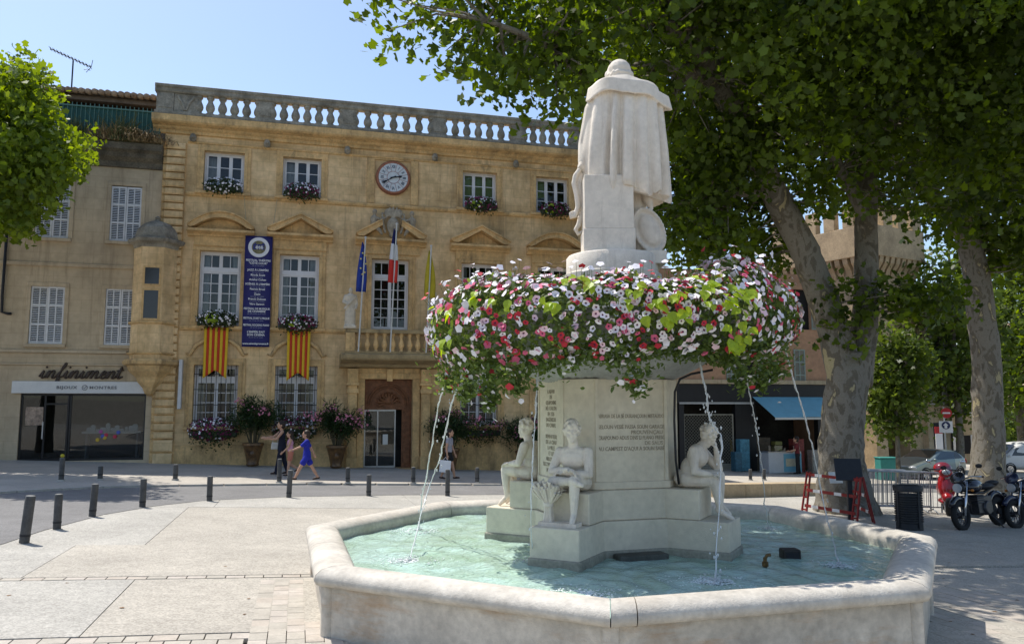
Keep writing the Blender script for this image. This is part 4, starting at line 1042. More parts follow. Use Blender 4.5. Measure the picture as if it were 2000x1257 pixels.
# ------------------------------------------------------------------ houses and gate tower beyond the fountain
def fac(u, v, d=0.0):
    r = ray(u, v); q_ = r * ((DF + d) / r.dot(NV)); return q_.dot(TV), q_.z + CAMZ
PD = 3.6
PK = thing('pink_house', 'pink rendered house above dark shop fronts with blue awning', 'building', NV * (DF + PD), PHI)
sx = lambda u, v=800: fac(u, v, PD)[0]
zz = lambda v, u=1450: fac(u, v, PD)[1]
GB = zz(922) - .35
M_PINK = mat('pink_render', (.52, .31, .20), .92, .15, .7, .25, 60, stain=((.36, .24, .17), .4, .8, .3))
x0, x1 = sx(1190), sx(1640)
zf = zz(745)
wA = (sx(1553), sx(1575), zz(757), zz(680)); wB = (sx(1440), sx(1478), zz(757), zz(680)); wC = (sx(1553), sx(1590), zz(640), zz(560)); wD = (sx(1440), sx(1478), zz(640), zz(560))
w = MB(); wall_holes(w, x0, x1, zf, 8.8, [wB, wC, wD]); w.add([(x0, 0, 8.8), (x1, 0, 8.8), (x1, 9, 8.8), (x0, 9, 8.8)], [(0, 1, 2, 3)]); w.add([(x0, 0, -2), (x0, 9, -2), (x0, 9, 8.8), (x0, 0, 8.8)], [(0, 1, 2, 3)]); w.add([(x1, 0, -2), (x1, 9, -2), (x1, 9, 8.8), (x1, 0, 8.8)], [(0, 1, 2, 3)])
w.build('wall', M_PINK, PK, fix=False)
M_GSH = mat('grey_green_shutter', (.30, .36, .33), .6, .08, 5)
gs_me = sl_me.copy(); gs_me.materials.clear(); gs_me.materials.append(M_GSH)
for h in (wB, wC, wD):
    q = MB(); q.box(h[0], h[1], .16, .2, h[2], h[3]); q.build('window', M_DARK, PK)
    for sd in (0, 1):
        o = obj('shutter', gs_me, None, PK, (h[0] - .56 if sd == 0 else h[1] + .03, -.04, h[2])); o.scale = (1, 1, (h[3] - h[2]) / 2.06)
o = obj('shutter', gs_me, None, PK, (wA[0], -.05, wA[2])); o.scale = ((wA[1] - wA[0]) / .53, 1, (wA[3] - wA[2]) / 2.06)
q = MB(); q.box(x0, x1, -.22, -.002, zf - .12, zf + .08); q.build('string_course', M_TANWALL, PK, bevel=.02)
# ground floor: dark shop fronts
M_SHOP = mat('shop_black', (.022, .022, .025), .45, .1, 4)
q = MB(); q.box(x0, x1, -.10, .05, zz(787), zf - .13); q.build('shop_fascia', M_SHOP, PK, bevel=.01)
q = MB(); q.box(sx(1325), sx(1470), -.13, -.10, zz(788) - .02, zz(785)); q.build('fascia_strip', mat('strip_metal', (.45, .45, .45), .4, .05, 5), PK)
bays = [sx(1230), sx(1330), sx(1440), sx(1470), sx(1600), x1]
q = MB()
for a in bays: q = MB(); q.box(a - .14, a + .14, -.05, .3, GB - .5, zz(787)); q.build('shop_pier', M_SHOP, PK, bevel=.01)
q = MB(); q.box(sx(1440) + .141, sx(1470) - .141, -.04, .3, GB - .5, zz(787)); q.build('shop_panel', M_SHOP, PK)
q = MB(); q.box(x0, x1, 4, 4.1, GB - .5, zf); q.box(x0, x1, .3, 4, zf - .2, zf - .1); q.box(x0, x1, -.05, 4, GB - .6, GB - .0); q.build('shop_interior', M_ROOM, PK)
# lattice shutter door
LA0, LA1, LZ0, LZ1 = sx(1337), sx(1430), GB + .1, zz(808)
q = MB(); q.box(LA0 - .05, LA0, .02, .07, LZ0, LZ1); q.box(LA1, LA1 + .06, .02, .07, LZ0, LZ1); q.box(LA0, LA1, .02, .07, LZ1 - .05, LZ1)
lf = q.build('lattice_frame', mat('lattice_grey', (.36, .34, .28), .5, .1, 5), PK)
q = MB(); st = .16; wd = LA1 - LA0; ht = LZ1 - .05 - (LZ0 + .7)
k = -int(ht / st) - 1
while k * st < wd:
    for sg in (1, -1):
        p = []
        xa, xb = k * st, k * st + ht
        a0, a1 = max(0, xa), min(wd, xb)
        if a1 > a0:
            za, zb = a0 - xa, a1 - xa
            if sg < 0: za, zb = ht - za, ht - zb
            q.bar((LA0 + a0, .045, LZ0 + .7 + za), (LA0 + a1, .045, LZ0 + .7 + zb), .008, 4)
    k += 1
q.build('lattice', MATS['lattice_grey'], PK)
for k in range(7): q = MB(); q.box(LA0 + .01, LA1 - .01, .03, .06, LZ0 + k * .1, LZ0 + k * .1 + .085); q.build('roller_slat', MATS['lattice_grey'], PK)
# awning
AW = thing('shop_awning', 'sloping light blue fabric awning over the ice cream shop', 'awning', NV * (DF + PD), PHI)
a0, a1 = sx(1468), sx(1603); za = zz(775); q = MB(); vs = []; fs = []; n = 10
for i in range(n + 1):
    t = i / n; vs += [(a0 + (a1 - a0) * t, -.12, za), (a0 + (a1 - a0) * t, -2.0, za - .98 - .02 * math.sin(t * 9))]
for i in range(n): fs.append((2 * i, 2 * i + 2, 2 * i + 3, 2 * i + 1))
o = q.add(vs, fs).build('fabric', mat('awning_blue', (.19, .44, .56), .75, .06, 3), AW, fix=False); sd = o.modifiers.new('t', 'SOLIDIFY'); sd.thickness = .01
q = MB(); q.box(a0, a1, -2.04, -1.99, za - 1.08, za - .98); q.build('front_bar', mat('awning_bar', (.6, .62, .62), .5, .05, 5), AW)
q = MB()
for x in (a0 + .2, a1 - .2): q.bar((x, -.12, za - .35), (x, -1.2, za - .62), .02, 6); q.bar((x, -1.2, za - .62), (x, -1.98, za - 1.03), .02, 6)
q.build('arm', M_SHOP, AW)
# ice cream counter and shop clutter
cb = NV * (DF + 2.0) + TV * ((fac(1492, 900, 2.0)[0] + fac(1556, 900, 2.0)[0]) / 2); cb.z = gz(cb.x, cb.y) + .088
CT = thing('ice_cream_counter', 'white and blue ice cream counter under the awning', 'counter', cb, PHI)
cw = (fac(1556, 900, 2.0)[0] - fac(1492, 900, 2.0)[0]) / 2
q = MB(); q.box(-cw, cw, -.4, .4, 0, .95); q.build('cabinet', mat('counter_white', (.50, .52, .55), .4, .05, 5), CT, bevel=.03)
q = MB(); q.box(-cw * .1, cw - .02, -.415, -.401, .06, .9); q.build('front_panel', mat('counter_blue', (.14, .36, .48), .4, .05, 5), CT)
q = MB(); q.box(cw * .02, cw * .72, -.43, -.416, .32, .68); q.build('price_board', mat('board_cream', (.55, .52, .38), .6, .15, 14), CT)
q = MB(); q.box(-cw, cw, -.38, .38, .951, 1.0); q.build('top', M_ALU, CT)
q = MB(); q.box(-cw + .04, cw - .04, -.36, -.35, 1.001, 1.28); q.box(-cw + .04, cw - .04, -.36, .1, 1.281, 1.29); q.build('sneeze_guard', M_GLASS, CT)
r = random.Random(9)
for k, (du, dv, w_, h_, c_) in enumerate([(-1.5, .6, .5, 1.5, (.10, .30, .42)), (-2.1, .2, .35, .9, (.05, .15, .22)), (1.6, .8, .6, 1.6, (.30, .06, .05)), (2.3, .4, .5, 1.1, (.5, .45, .4)), (-1.0, 2.0, .5, 1.9, (.40, .28, .05)), (.6, 2.4, .9, 2.0, (.18, .13, .09)), (1.4, 2.2, .4, 1.8, (.45, .40, .12))]):
    q = MB(); q.box(-w_ / 2, w_ / 2, -.2, .2, 0, h_)
    for j in range(3): q.box(-w_ / 2 + .03, w_ / 2 - .03, -.225, -.201, h_ * (.1 + .3 * j), h_ * (.1 + .3 * j) + h_ * .2)
    p = NV * (DF + 2.2 + dv) + TV * (fac(1524, 900, 2.0)[0] + du); o = q.build('display_rack', mat('rack_%d' % k, c_, .5, .3, 9), None, bevel=.02); o.location = (p.x, p.y, GB if dv > 1.2 else gz(p.x, p.y) + .088); o.rotation_euler.z = PHI
    tag(o, ['blue drinks cooler beside the ice cream counter', 'low dark blue box by the shop pier', 'red postcard rack next to the ice cream counter', 'pale rack of goods under the awning edge', 'yellow stand deep inside the ice cream shop', 'wide brown shelf at the back of the ice cream shop', 'yellow and white shelf behind the shop person'][k], 'rack')
# --- gate tower with machicolations
TWc = Vector((20.95, 46.0, 0)); M_TW = mat('tower_stone', (.50, .385, .24), .92, .2, 1.2, .4, 20, stain=((.26, .2, .13), .5, 1.2, .6))
ang = math.atan2(.5, .87)
TW = thing('gate_tower', 'square crenellated stone gate tower with machicolations and arch', 'tower', TWc, ang)
WL, WR, TZ0 = 6.4, 4.4, -2.5
# local: x along the shaded face, y back along the sunlit face
zt = at(1705, 505, 46).z; zp = at(1705, 470, 46).z; ztop = at(1705, 425, 46).z
ar = (1.05, 3.1, at(1748, 800, 47.5).z, 1.02)                  # arch x0, x1, spring height, radius
q = MB(); xs = (ar[0] + ar[1]) / 2
q.box(0, ar[0], 0, .9, TZ0, zt); q.box(ar[1], WR, 0, .9, TZ0, zt)
arch = [(ar[0], ar[2])] + [(xs - ar[3] * math.cos(PI * k / 12), ar[2] + ar[3] * 1.15 * math.sin(PI * k / 12)) for k in range(1, 12)] + [(ar[1], ar[2]), (ar[1], zt), (ar[0], zt)]
for k in range(len(arch) - 4 + 1):
    a, b = arch[k], arch[k + 1]; q.ext([a, b, (b[0], zt), (a[0], zt)], 0, .9, 'y')
q.box(0, .9, .9, WL, TZ0, zt); q.box(0, WR, WL - .5, WL, TZ0, zt); q.box(WR - .9, WR, .9, WL, TZ0, zt)
q.build('wall', M_TW, TW)
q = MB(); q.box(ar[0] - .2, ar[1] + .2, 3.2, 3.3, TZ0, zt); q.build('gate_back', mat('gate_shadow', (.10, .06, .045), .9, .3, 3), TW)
cb_me = MB().ext([(0, 0), (0, -.0), (-.16, .45), (-.42, .8), (-.5, 1.15), (0, 1.15)], -.17, .17, 'x').mesh('corbel'); cb_me.materials.append(M_TW)
h_c = zp - zt + .25; n = 8
for k in range(9): o = obj('corbel', cb_me, None, TW, (.1 + k * (WR - .2) / 8, -.001, zt - 1.0)); o.scale.z = 1.0
for k in range(12): o = obj('corbel', cb_me, None, TW, (-.001, .1 + k * (WL - .2) / 11, zt - 1.0)); o.rotation_euler.z = -PI / 2
q = MB(); q.box(-.55, WR + .3, -.55, WL + .3, zt + .15, zp + .9); q.build('parapet', M_TW, TW, bevel=.03)
for k in range(4): q = MB(); x = -.53 + k * 1.4; q.box(x, x + .85, -.53, -.1, zp + .901, ztop + .9); q.build('merlon', M_TW, TW, bevel=.03)
for k in range(5): q = MB(); y = .45 + k * 1.35; q.box(-.53, -.1, y, y + .8, zp + .901, ztop + .9); q.build('merlon', M_TW, TW, bevel=.03)
# narrow house against the tower
NH = thing('narrow_house', 'narrow tan house with grey shutters against the gate tower', 'building', TWc, ang)
q = MB(); q.box(WR + .002, WR + 2.3, -.35, 6, TZ0, at(1815, 590, 48).z); q.build('wall', M_TANWALL, NH)
q = MB(); q.box(WR - .1, WR + 2.5, -.6, 6.2, at(1815, 590, 48).z + .002, at(1815, 590, 48).z + .2); q.build('roof', M_TILE, NH)
for z0, z1 in ((at(1805, 690, 48).z, at(1805, 625, 48).z), (at(1805, 790, 48).z, at(1805, 730, 48).z)):
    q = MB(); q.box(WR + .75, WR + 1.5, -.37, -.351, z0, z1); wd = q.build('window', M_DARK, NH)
    for x in (WR + .22, WR + 1.52): o = obj('shutter', sl_me, None, NH, (x, -.40, z0)); o.scale = (.95, 1, (z1 - z0) / 2.06)
    q = MB(); q.box(WR + .2, WR + 2.1, -.5, -.351, z0 - .18, z0 - .06); q.build('window_sill', M_TANWALL, NH)
q = MB(); q.box(WR + .5, WR + 1.5, -.37, -.351, TZ0, at(1800, 825, 48).z); q.build('doorway', mat('blue_dark_door', (.02, .025, .05), .5, .2, 5), NH)
q = MB(); q.bar((WR + 2.24, -.42, TZ0), (WR + 2.24, -.42, at(1815, 590, 48).z), .05, 8); q.build('drainpipe', M_IRON, NH)
# --- houses farther off
def farhouse(name, lab, u0, u1, vt, Y, depth, wallm, rows_, cols_):
    c = gpt2((u0 + u1) / 2, Y); wdt = (u1 - u0) / FPX * Y; H_ = at((u0 + u1) / 2, vt, Y).z - c.z
    o = thing(name, lab, 'building', c); q = MB(); q.box(-wdt / 2, wdt / 2, 0, depth, -1, H_); q.build('wall', wallm, o)
    q = MB(); q.ext([(-.4, H_ + .002), (depth / 2, H_ + 1.3), (depth + .4, H_ + .002)], -wdt / 2 - .3, wdt / 2 + .3, 'x'); q.build('roof', M_TILE, o)
    for i in range(cols_):
        for j in range(rows_):
            x = -wdt / 2 + wdt * (i + .5) / cols_; z = H_ * (j + .62) / (rows_ + .2) - .3
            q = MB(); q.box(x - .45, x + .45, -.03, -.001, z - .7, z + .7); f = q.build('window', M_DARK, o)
            for sd in (-1, 1): q = MB(); q.box(x + sd * .72 - .25, x + sd * .72 + .25, -.06, -.001, z - .75, z + .75); q.build('shutter', M_SHUTTER, o)
    return o
def gpt2(u, Y): x = (u - 1000) / FPX * Y; return Vector((x, Y, gz(x, Y)))
farhouse('far_house', 'sunlit beige house down the street past the no entry sign', 1846, 1904, 742, 62, 9, M_TANWALL, 2, 1)
farhouse('far_house', 'pale low house far down the street behind the white van', 1962, 2070, 800, 95, 10, mat('pale_render', (.5, .45, .38), .9, .1, .5), 2, 3)
farhouse('far_house', 'tall house far behind the two trunks, mostly hidden by leaves', 2000, 2300, 640, 110, 12, M_TANWALL, 3, 5)
bh = thing('rear_house', 'house behind the town hall with low tiled roof above the balustrade', 'building', NV * (DF + 16) + TV * 13.2, PHI)
q = MB(); q.box(-4.5, 4.5, 0, 8, -2, 15.2); q.build('wall', M_PINK, bh)
q = MB(); q.ext([(-.4, 15.202), (4, 16.6), (8.4, 15.202)], -4.8, 4.8, 'x'); q.build('roof', M_TILE, bh)
q = MB(); q.box(-3.2, -2.4, 1, 1.8, 15.3, 16.7); q.build('chimney', M_PINK, bh)
# ------------------------------------------------------------------ fountain
FT = thing('fountain', 'octagonal stone fountain basin with inscribed pier and planted bowl', 'fountain', (FC.x, FC.y, 0))
def ov(i, r, z): a = -PI / 2 - i * PI / 4 + TH; return (r * math.cos(a), r * math.sin(a), z)
WATER_Z = .353
RIM = [(3.78, .385), (3.815, .40), (3.84, .44), (3.825, .49), (3.77, .53), (3.66, .55), (3.54, .545), (3.45, .52), (3.40, .475), (3.395, .42), (3.40, .36), (3.40, .2)]
for i in range(8):
    cuts = [0, 1]
    if i == 0: cuts = [0, 1]
    if i == 7: cuts = [0, .925, 1]
    if i in (1, 4): cuts = [0, .5, 1]
    for c0, c1 in zip(cuts, cuts[1:]):
        n = 6; vs = []; fs = []
        e = .0016
        ts = [c0 + e + (c1 - c0 - 2 * e) * k / n for k in range(n + 1)]
        for t in ts:
            for r_, z_ in RIM:
                a = Vector(ov(i, r_, z_)); b = Vector(ov(i + 1, r_, z_)); p = a.lerp(b, t)
                vs.append(p)
        m_ = len(RIM)
        for k in range(n):
            for j in range(m_ - 1): fs.append((k * m_ + j, k * m_ + j + 1, (k + 1) * m_ + j + 1, (k + 1) * m_ + j))
        fs.append(list(range(m_))[::-1]); fs.append([n * m_ + j for j in range(m_)])
        MB().add(vs, fs).build('rim_stone', M_RIM, FT, smooth=R(50))
    q = MB(); a, b = ov(i, 3.72, 0), ov(i + 1, 3.72, 0); a2, b2 = ov(i, 3.50, 0), ov(i + 1, 3.50, 0)
    A, B, A2, B2 = Vector(a), Vector(b), Vector(a2), Vector(b2)
    q.ext([A.lerp(B, .012).xy, B.lerp(A, .012).xy, B2.xy, A2.xy], -.75, .384, 'z'); q.build('basin_panel', M_BASIN, FT, bevel=.012)
    q = MB(); av = Vector(ov(i, 3.745, 0)); dd = av.normalized()
    q.lathe([(.075, -.75), (.075, .383)], 8, tuple(av - dd * .06)); q.build('basin_post', M_BASIN, FT, smooth=R(50))
q = MB(); q.add([ov(i, 3.5, .02) for i in range(8)], [list(range(8))]); q.build('basin_floor', mat('painted_basin_floor', (.40, .62, .55), .8, .18, 1.2, col2=(.46, .64, .50), stain=((.22, .36, .18), .6, .8, .8)), FT)
fo = bpy.data.objects
# stepped pier: cross-shaped plinths, seats, chamfered inscribed shaft
A0 = R(-118)
def rot2(p, a): return (p[0] * math.cos(a) - p[1] * math.sin(a), p[0] * math.sin(a) + p[1] * math.cos(a))
def cross(hw, ln, core):
    pts = []
    c = core * math.sqrt(2) - hw                                # where the diagonal face meets the arm
    for k in range(4):
        for p in ((c, -hw), (ln, -hw), (ln, hw), (c, hw)): pts.append(rot2(p, A0 + k * PI / 2))
    return pts
q = MB(); q.ext(cross(.29, 1.55, .80), -.02, .76, 'z'); q.build('plinth', M_PIER, FT, bevel=.012)
q = MB(); q.ext(cross(.31, 1.57, .82), -.02, .44, 'z'); q.build('plinth_base', mat('wet_stone', (.36, .34, .27), .6, .25, 3, .3, 50, stain=((.12, .14, .07), .6, 3, 3)), FT, bevel=.02)
q = MB(); q.ext(cross(.27, 1.22, .765), .762, 1.10, 'z'); q.build('seat_block', M_PIER, FT, bevel=.012)
def chsq(A, c):
    pts = []
    for k in range(4):
        for p in ((A, -(A - c)), (A, A - c)): pts.append(rot2(p, A0 + PI / 4 + k * PI / 2))
    return pts
q = MB(); q.ext(chsq(.725, .26), 1.102, 2.36, 'z'); q.build('shaft', M_PIER, FT, bevel=.008)
q = MB(); q.ext(chsq(.745, .27), 1.101, 1.19, 'z'); q.build('shaft_base', M_PIER, FT, bevel=.015)
q = MB()
pa = A0 + PI / 4
for k in range(4):
    a = pa + k * PI / 2; d = Vector((math.cos(a), math.sin(a), 0)); t = Vector((-d.y, d.x, 0))
    for sd in (-1, 1):
        q = MB(); c = d * .727 + t * sd * .435
        vs = [c + t * x + d * y + Vector((0, 0, z)) for z in (1.192, 2.355) for y in (-.004, .014) for x in (-.02, .02)]
        q.add(vs, [(0, 2, 3, 1), (4, 5, 7, 6), (0, 1, 5, 4), (2, 6, 7, 3), (0, 4, 6, 2), (1, 3, 7, 5)]); q.build('panel_border', M_PIER, FT)
M_INC = mat('inscription_dark', (.37, .32, .24), .9, .2, 10)
def inscribe(a, lines, size, z0, dz, x0=0.0, al='LEFT'):
    d = Vector((math.cos(a), math.sin(a), 0)); t = Vector((-d.y, d.x, 0))
    for k, s_ in enumerate(lines):
        if not s_: continue
        ind = 0
        if s_.startswith('>'): s_ = s_[1:]; ind = 1
        c = d * .7275 + t * (x0 if not ind else .40) + Vector((0, 0, z0 - k * dz))
        Mx = Matrix((( t.x, 0, d.x, c.x), (t.y, 0, d.y, c.y), (0, 1, 0, c.z), (0, 0, 0, 1)))
        o = text('inscription', s_, size, M_INC, FT, Mx, .0012, align='RIGHT' if ind else al, bold=.001)
        co = [Mx.inverted() @ v.co for v in o.data.vertices]
        wd = max(p.x for p in co) - min(p.x for p in co)
        if wd > .84: o.data.transform(Mx @ Matrix.Diagonal((.84 / wd, 1, 1, 1)) @ Mx.inverted())
inscribe(A0 + PI / 4, ['ABRASA DE LA SÈ DURANÇOUN MISTAUDO', '', 'SELOUN VESIÉ PASSA SOUN GARAGE', '>PROUVENÇAU', 'CRAPOUNO ADUS DINS LI PLANO FRESC', '>DE SAUS', 'AU CAMPEST D\'AQUI A SOUN SABÉ'], .062, 1.93, .062, -.42)
inscribe(A0 - PI / 4, ['A ADAM', 'DE', 'CRAPONNE', 'NÉ A SALON', 'EN 1526', 'INGÉNIEUR', 'DU CANAL', '', 'BIENFAITEUR', 'DE LA CRAU', 'LA VILLE', 'ET LES', 'ARROSANTS', 'RECONNAISSANTS', 'MDCCCLIV'], .068, 2.22, .068, 0, 'CENTER')
q = MB(); q.box(-.30, .30, -.10, .10, .28, .415); o = q.build('pump_box', mat('pump_grey', (.10, .10, .085), .8, .25, 6), FT, bevel=.02)
o.location = (.92 * math.cos(A0 + PI / 4), .92 * math.sin(A0 + PI / 4), 0); o.rotation_euler.z = A0 + PI / 4 + PI / 2
# fluted bowl
q = MB(); vs = []; fs = []
prof = [(.62, 2.30), (.80, 2.36), (.98, 2.43), (1.2, 2.55), (1.45, 2.68), (1.68, 2.80), (1.85, 2.92), (1.92, 2.98), (1.92, 3.05), (1.80, 3.05), (1.6, 2.92), (.4, 2.85)]
n = 144
for j, (r_, z_) in enumerate(prof):
    for k in range(n):
        fl = 1 + (.012 * math.cos(2 * PI * k / n * 48) if 1 <= j <= 6 else 0)
        a = 2 * PI * k / n; vs.append((r_ * fl * math.cos(a), r_ * fl * math.sin(a), z_ + (.012 * math.cos(48 * a) if 1 <= j <= 6 else 0)))
for j in range(len(prof) - 1):
    for k in range(n): fs.append((j * n + k, j * n + (k + 1) % n, (j + 1) * n + (k + 1) % n, (j + 1) * n + k))
q.add(vs, fs).build('bowl', mat('bowl_stone', (.34, .34, .32), .75, .15, 3, .2, 60), FT, smooth=True)
q = MB(); q.lathe([(.5, 2.6), (.5, 3.44), (.56, 3.46)], 24, (.1, 0, 0)); q.build('statue_column', M_STATUE, FT, smooth=R(40))
q = MB(); q.lathe([(.60, 3.40), (.62, 3.46), (.62, 3.68), (.58, 3.70), (.58, 3.90), (.56, 3.925)], 36, (.1, 0, 0)); q.box(.25, .74, -.3, .3, 3.80, 3.96); q.build('statue_drum', M_STATUE, FT, smooth=R(40))
# black hose clipped to the pier
q = MB(); d = Vector((math.cos(A0 + PI / 2), math.sin(A0 + PI / 2), 0))
ed = at(1323, 900, FC.y - .45) - Vector((FC.x, FC.y, 0))
q.tube([at(1392, 722, 9.2) - FC, at(1350, 730, 9.2) - FC, at(1328, 740, 9.25) - FC, at(1318, 765, 9.3) - FC, at(1317, 820, 9.32) - FC, at(1320, 900, 9.32) - FC, at(1326, 945, 9.34) - FC], .014, 8); q.build('hose', M_IRON, FT, smooth=True)
# pump fittings standing in the water
pf = thing('pump_head', 'dark square pump head just above the water', 'pump', at(1543, 1088, 9.15))
q = MB(); q.box(-.10, .10, -.09, .09, -.25, .10); q.build('housing', mat('pump_dark', (.035, .03, .025), .6, .3, 10), pf, bevel=.02)
q = MB(); q.box(-.07, .07, -.095, -.09, -.02, .07); q.build('grille', M_IRON, pf)
bp = thing('brass_nozzle', 'small brass nozzle pipe rising from the water', 'nozzle', at(1495, 1114, 8.6))
M_BRASS = mat('old_brass', (.20, .12, .05), .45, .3, 10, metal=.7)
q = MB(); q.lathe([(.02, -.2), (.02, .04), (.035, .05), (.035, .09), (.02, .10), (.02, .14)], 10); q.build('pipe', M_BRASS, bp, smooth=R(40))
q = MB(); q.tube([(0, 0, .12), (.02, 0, .16), (.06, 0, .165)], .018, 8); q.build('elbow', M_BRASS, bp, smooth=True)
# ---- water surface with real ripples
def ripple(x, y):
    h = 0
    for (cx, cy, k, am, ph) in RIP:
        d = math.hypot(x - cx, y - cy); h += am * math.sin(k * d - ph) * math.exp(-d * .9)
    h += .0035 * math.sin(9 * x + 4 * y + 1.2 * math.sin(3 * y)) + .003 * math.sin(-6 * x + 11 * y + math.sin(5 * x)) + .002 * math.sin(17 * x - 13 * y)
    return h
LAND = [at(818, 1036, 11.2), at(1038, 1090, 9.9), at(1370, 1150, 8.0), at(690, 1098, 9.4), at(1640, 1105, 9.8), at(1490, 1040, 12.0), at(1590, 1035, 12.3)]
LAND = []
for u, v in ((818, 1037), (1040, 1098), (800, 1095), (1395, 1135), (1640, 1105), (1500, 1032), (1130, 1160)):
    r_ = ray(u, v); k = (WATER_Z - CAMZ) / r_.z; LAND.append(Vector((r_.x * k, r_.y * k, WATER_Z)) )
RIP = [(p.x - FC.x, p.y - FC.y, 16 + i, .012, i) for i, p in enumerate(LAND)]
vs = []; fs = []; idx = {}
N_ = 150; S_ = 3.46
apo = 3.44 * math.cos(PI / 8)
for j in range(N_ + 1):
    for i in range(N_ + 1):
        x, y = -S_ + 2 * S_ * i / N_, -S_ + 2 * S_ * j / N_
        if all(x * math.cos(-PI / 2 - (k + .5) * PI / 4 + TH) + y * math.sin(-PI / 2 - (k + .5) * PI / 4 + TH) <= apo + .03 for k in range(8)):
            idx[i, j] = len(vs); vs.append((x, y, WATER_Z + ripple(x, y)))
for (i, j) in list(idx):
    if (i + 1, j) in idx and (i, j + 1) in idx and (i + 1, j + 1) in idx: fs.append((idx[i, j], idx[i + 1, j], idx[i + 1, j + 1], idx[i, j + 1]))
m = bpy.data.materials.new('fountain_water'); m.use_nodes = True; nt = m.node_tree; N = nt.nodes; L = nt.links
N.remove(N['Principled BSDF']); out = N['Material Output']
tr = N.new('ShaderNodeBsdfTransparent'); tr.inputs['Color'].default_value = (.62, .86, .80, 1)
gl = N.new('ShaderNodeBsdfGlossy'); gl.inputs['Roughness'].default_value = .03
df = N.new('ShaderNodeBsdfDiffuse'); 
geo = N.new('ShaderNodeNewGeometry')
cn = N.new('ShaderNodeTexNoise'); cn.inputs['Scale'].default_value = 1.6; cn.inputs['Detail'].default_value = 5; cn.inputs['Distortion'].default_value = 1.2; L.new(geo.outputs['Position'], cn.inputs['Vector'])
cr_ = N.new('ShaderNodeValToRGB'); cr_.color_ramp.elements[0].position = .36; cr_.color_ramp.elements[0].color = (.48, .66, .50, 1); cr_.color_ramp.elements[1].position = .62; cr_.color_ramp.elements[1].color = (.62, .84, .75, 1); L.new(cn.outputs['Fac'], cr_.inputs['Fac']); L.new(cr_.outputs['Color'], df.inputs['Color'])
wv = N.new('ShaderNodeTexNoise'); wv.inputs['Scale'].default_value = 8; wv.inputs['Detail'].default_value = 3; wv.inputs['Distortion'].default_value = 1.5; L.new(geo.outputs['Position'], wv.inputs['Vector'])
wb = N.new('ShaderNodeBump'); wb.inputs['Strength'].default_value = .55; wb.inputs['Distance'].default_value = .10; L.new(wv.outputs['Fac'], wb.inputs['Height']); L.new(wb.outputs['Normal'], df.inputs['Normal'])
nz = N.new('ShaderNodeTexNoise'); nz.inputs['Scale'].default_value = 14; nz.inputs['Detail'].default_value = 4; nz.inputs['Distortion'].default_value = .8
L.new(geo.outputs['Position'], nz.inputs['Vector'])
bp_ = N.new('ShaderNodeBump'); bp_.inputs['Strength'].default_value = .55; bp_.inputs['Distance'].default_value = .03
L.new(nz.outputs['Fac'], bp_.inputs['Height']); L.new(bp_.outputs['Normal'], gl.inputs['Normal'])
fr = N.new('ShaderNodeFresnel'); fr.inputs['IOR'].default_value = 1.28; L.new(bp_.outputs['Normal'], fr.inputs['Normal'])
m1 = N.new('ShaderNodeMixShader'); m1.inputs[0].default_value = .75; L.new(tr.outputs[0], m1.inputs[1]); L.new(df.outputs[0], m1.inputs[2])
m2 = N.new('ShaderNodeMixShader'); L.new(fr.outputs[0], m2.inputs[0]); L.new(m1.outputs[0], m2.inputs[1]); L.new(gl.outputs[0], m2.inputs[2]); L.new(m2.outputs[0], out.inputs['Surface'])
o = MB().add(vs, fs).build('water', m, None, smooth=True, fix=False); o.location = (FC.x, FC.y, 0); tag(o, kind='structure')
# ---- water jets: a thin broken stream each
m = bpy.data.materials.new('jet_water'); m.use_nodes = True; nt = m.node_tree; b_ = nt.nodes['Principled BSDF']
b_.inputs['Base Color'].default_value = (.92, .94, .95, 1); b_.inputs['Roughness'].default_value = .12; b_.inputs['Transmission Weight'].default_value = .35; b_.inputs['IOR'].default_value = 1.33; b_.inputs['Alpha'].default_value = .8
M_JET = m
def jet(path, lab, seed, r0=.011, drops=22, splash=None):
    rr = random.Random(seed); q = MB()
    P = [Vector(p) for p in path]; pts = []; rad = []
    n = 46
    for k in range(n + 1):
        t = k / n * (len(P) - 1); i = min(int(t), len(P) - 2); f = t - i
        p0, p1, p2, p3 = P[max(i - 1, 0)], P[i], P[i + 1], P[min(i + 2, len(P) - 1)]
        p = .5 * ((2 * p1) + (p2 - p0) * f + (2 * p0 - 5 * p1 + 4 * p2 - p3) * f * f + (3 * p1 - p0 - 3 * p2 + p3) * f ** 3)
        w_ = .3 + .7 * k / n
        pts.append(p + Vector((rr.gauss(0, .006), rr.gauss(0, .006), 0)) * w_); rad.append(max(.004, r0 * (1.0 - .35 * k / n) * rr.uniform(.55, 1.35)))
    q.tube(pts, rad, 6)
    for _ in range(drops):
        p = pts[rr.randrange(n // 3, n)]; s_ = rr.uniform(.004, .011); q.ell(p + Vector((rr.gauss(0, .03), rr.gauss(0, .03), rr.gauss(0, .04))), (s_, s_, s_ * 1.8), 6, 4)
    if splash:
        for _ in range(110):
            a = rr.uniform(0, 6.28); d = abs(rr.gauss(0, .10)); s_ = rr.uniform(.003, .010); q.ell(Vector(splash) + Vector((math.cos(a) * d, math.sin(a) * d, .005 + max(0, rr.gauss(.0, .035)) * math.exp(-d * 5))), (s_ * 1.8, s_ * 1.8, s_ * .6), 6, 4)
    o = q.build('water_jet', M_JET, None, smooth=True); return tag(o, lab, 'water jet', 'jets falling from the planted bowl')
jet([at(876, 690, 9.5), at(868, 745, 9.6), at(855, 800, 9.9), at(838, 905, 10.4), at(824, 975, 10.9), LAND[0]], 'white water jet landing in a splash by the low rim, outermost', 1, splash=LAND[0])
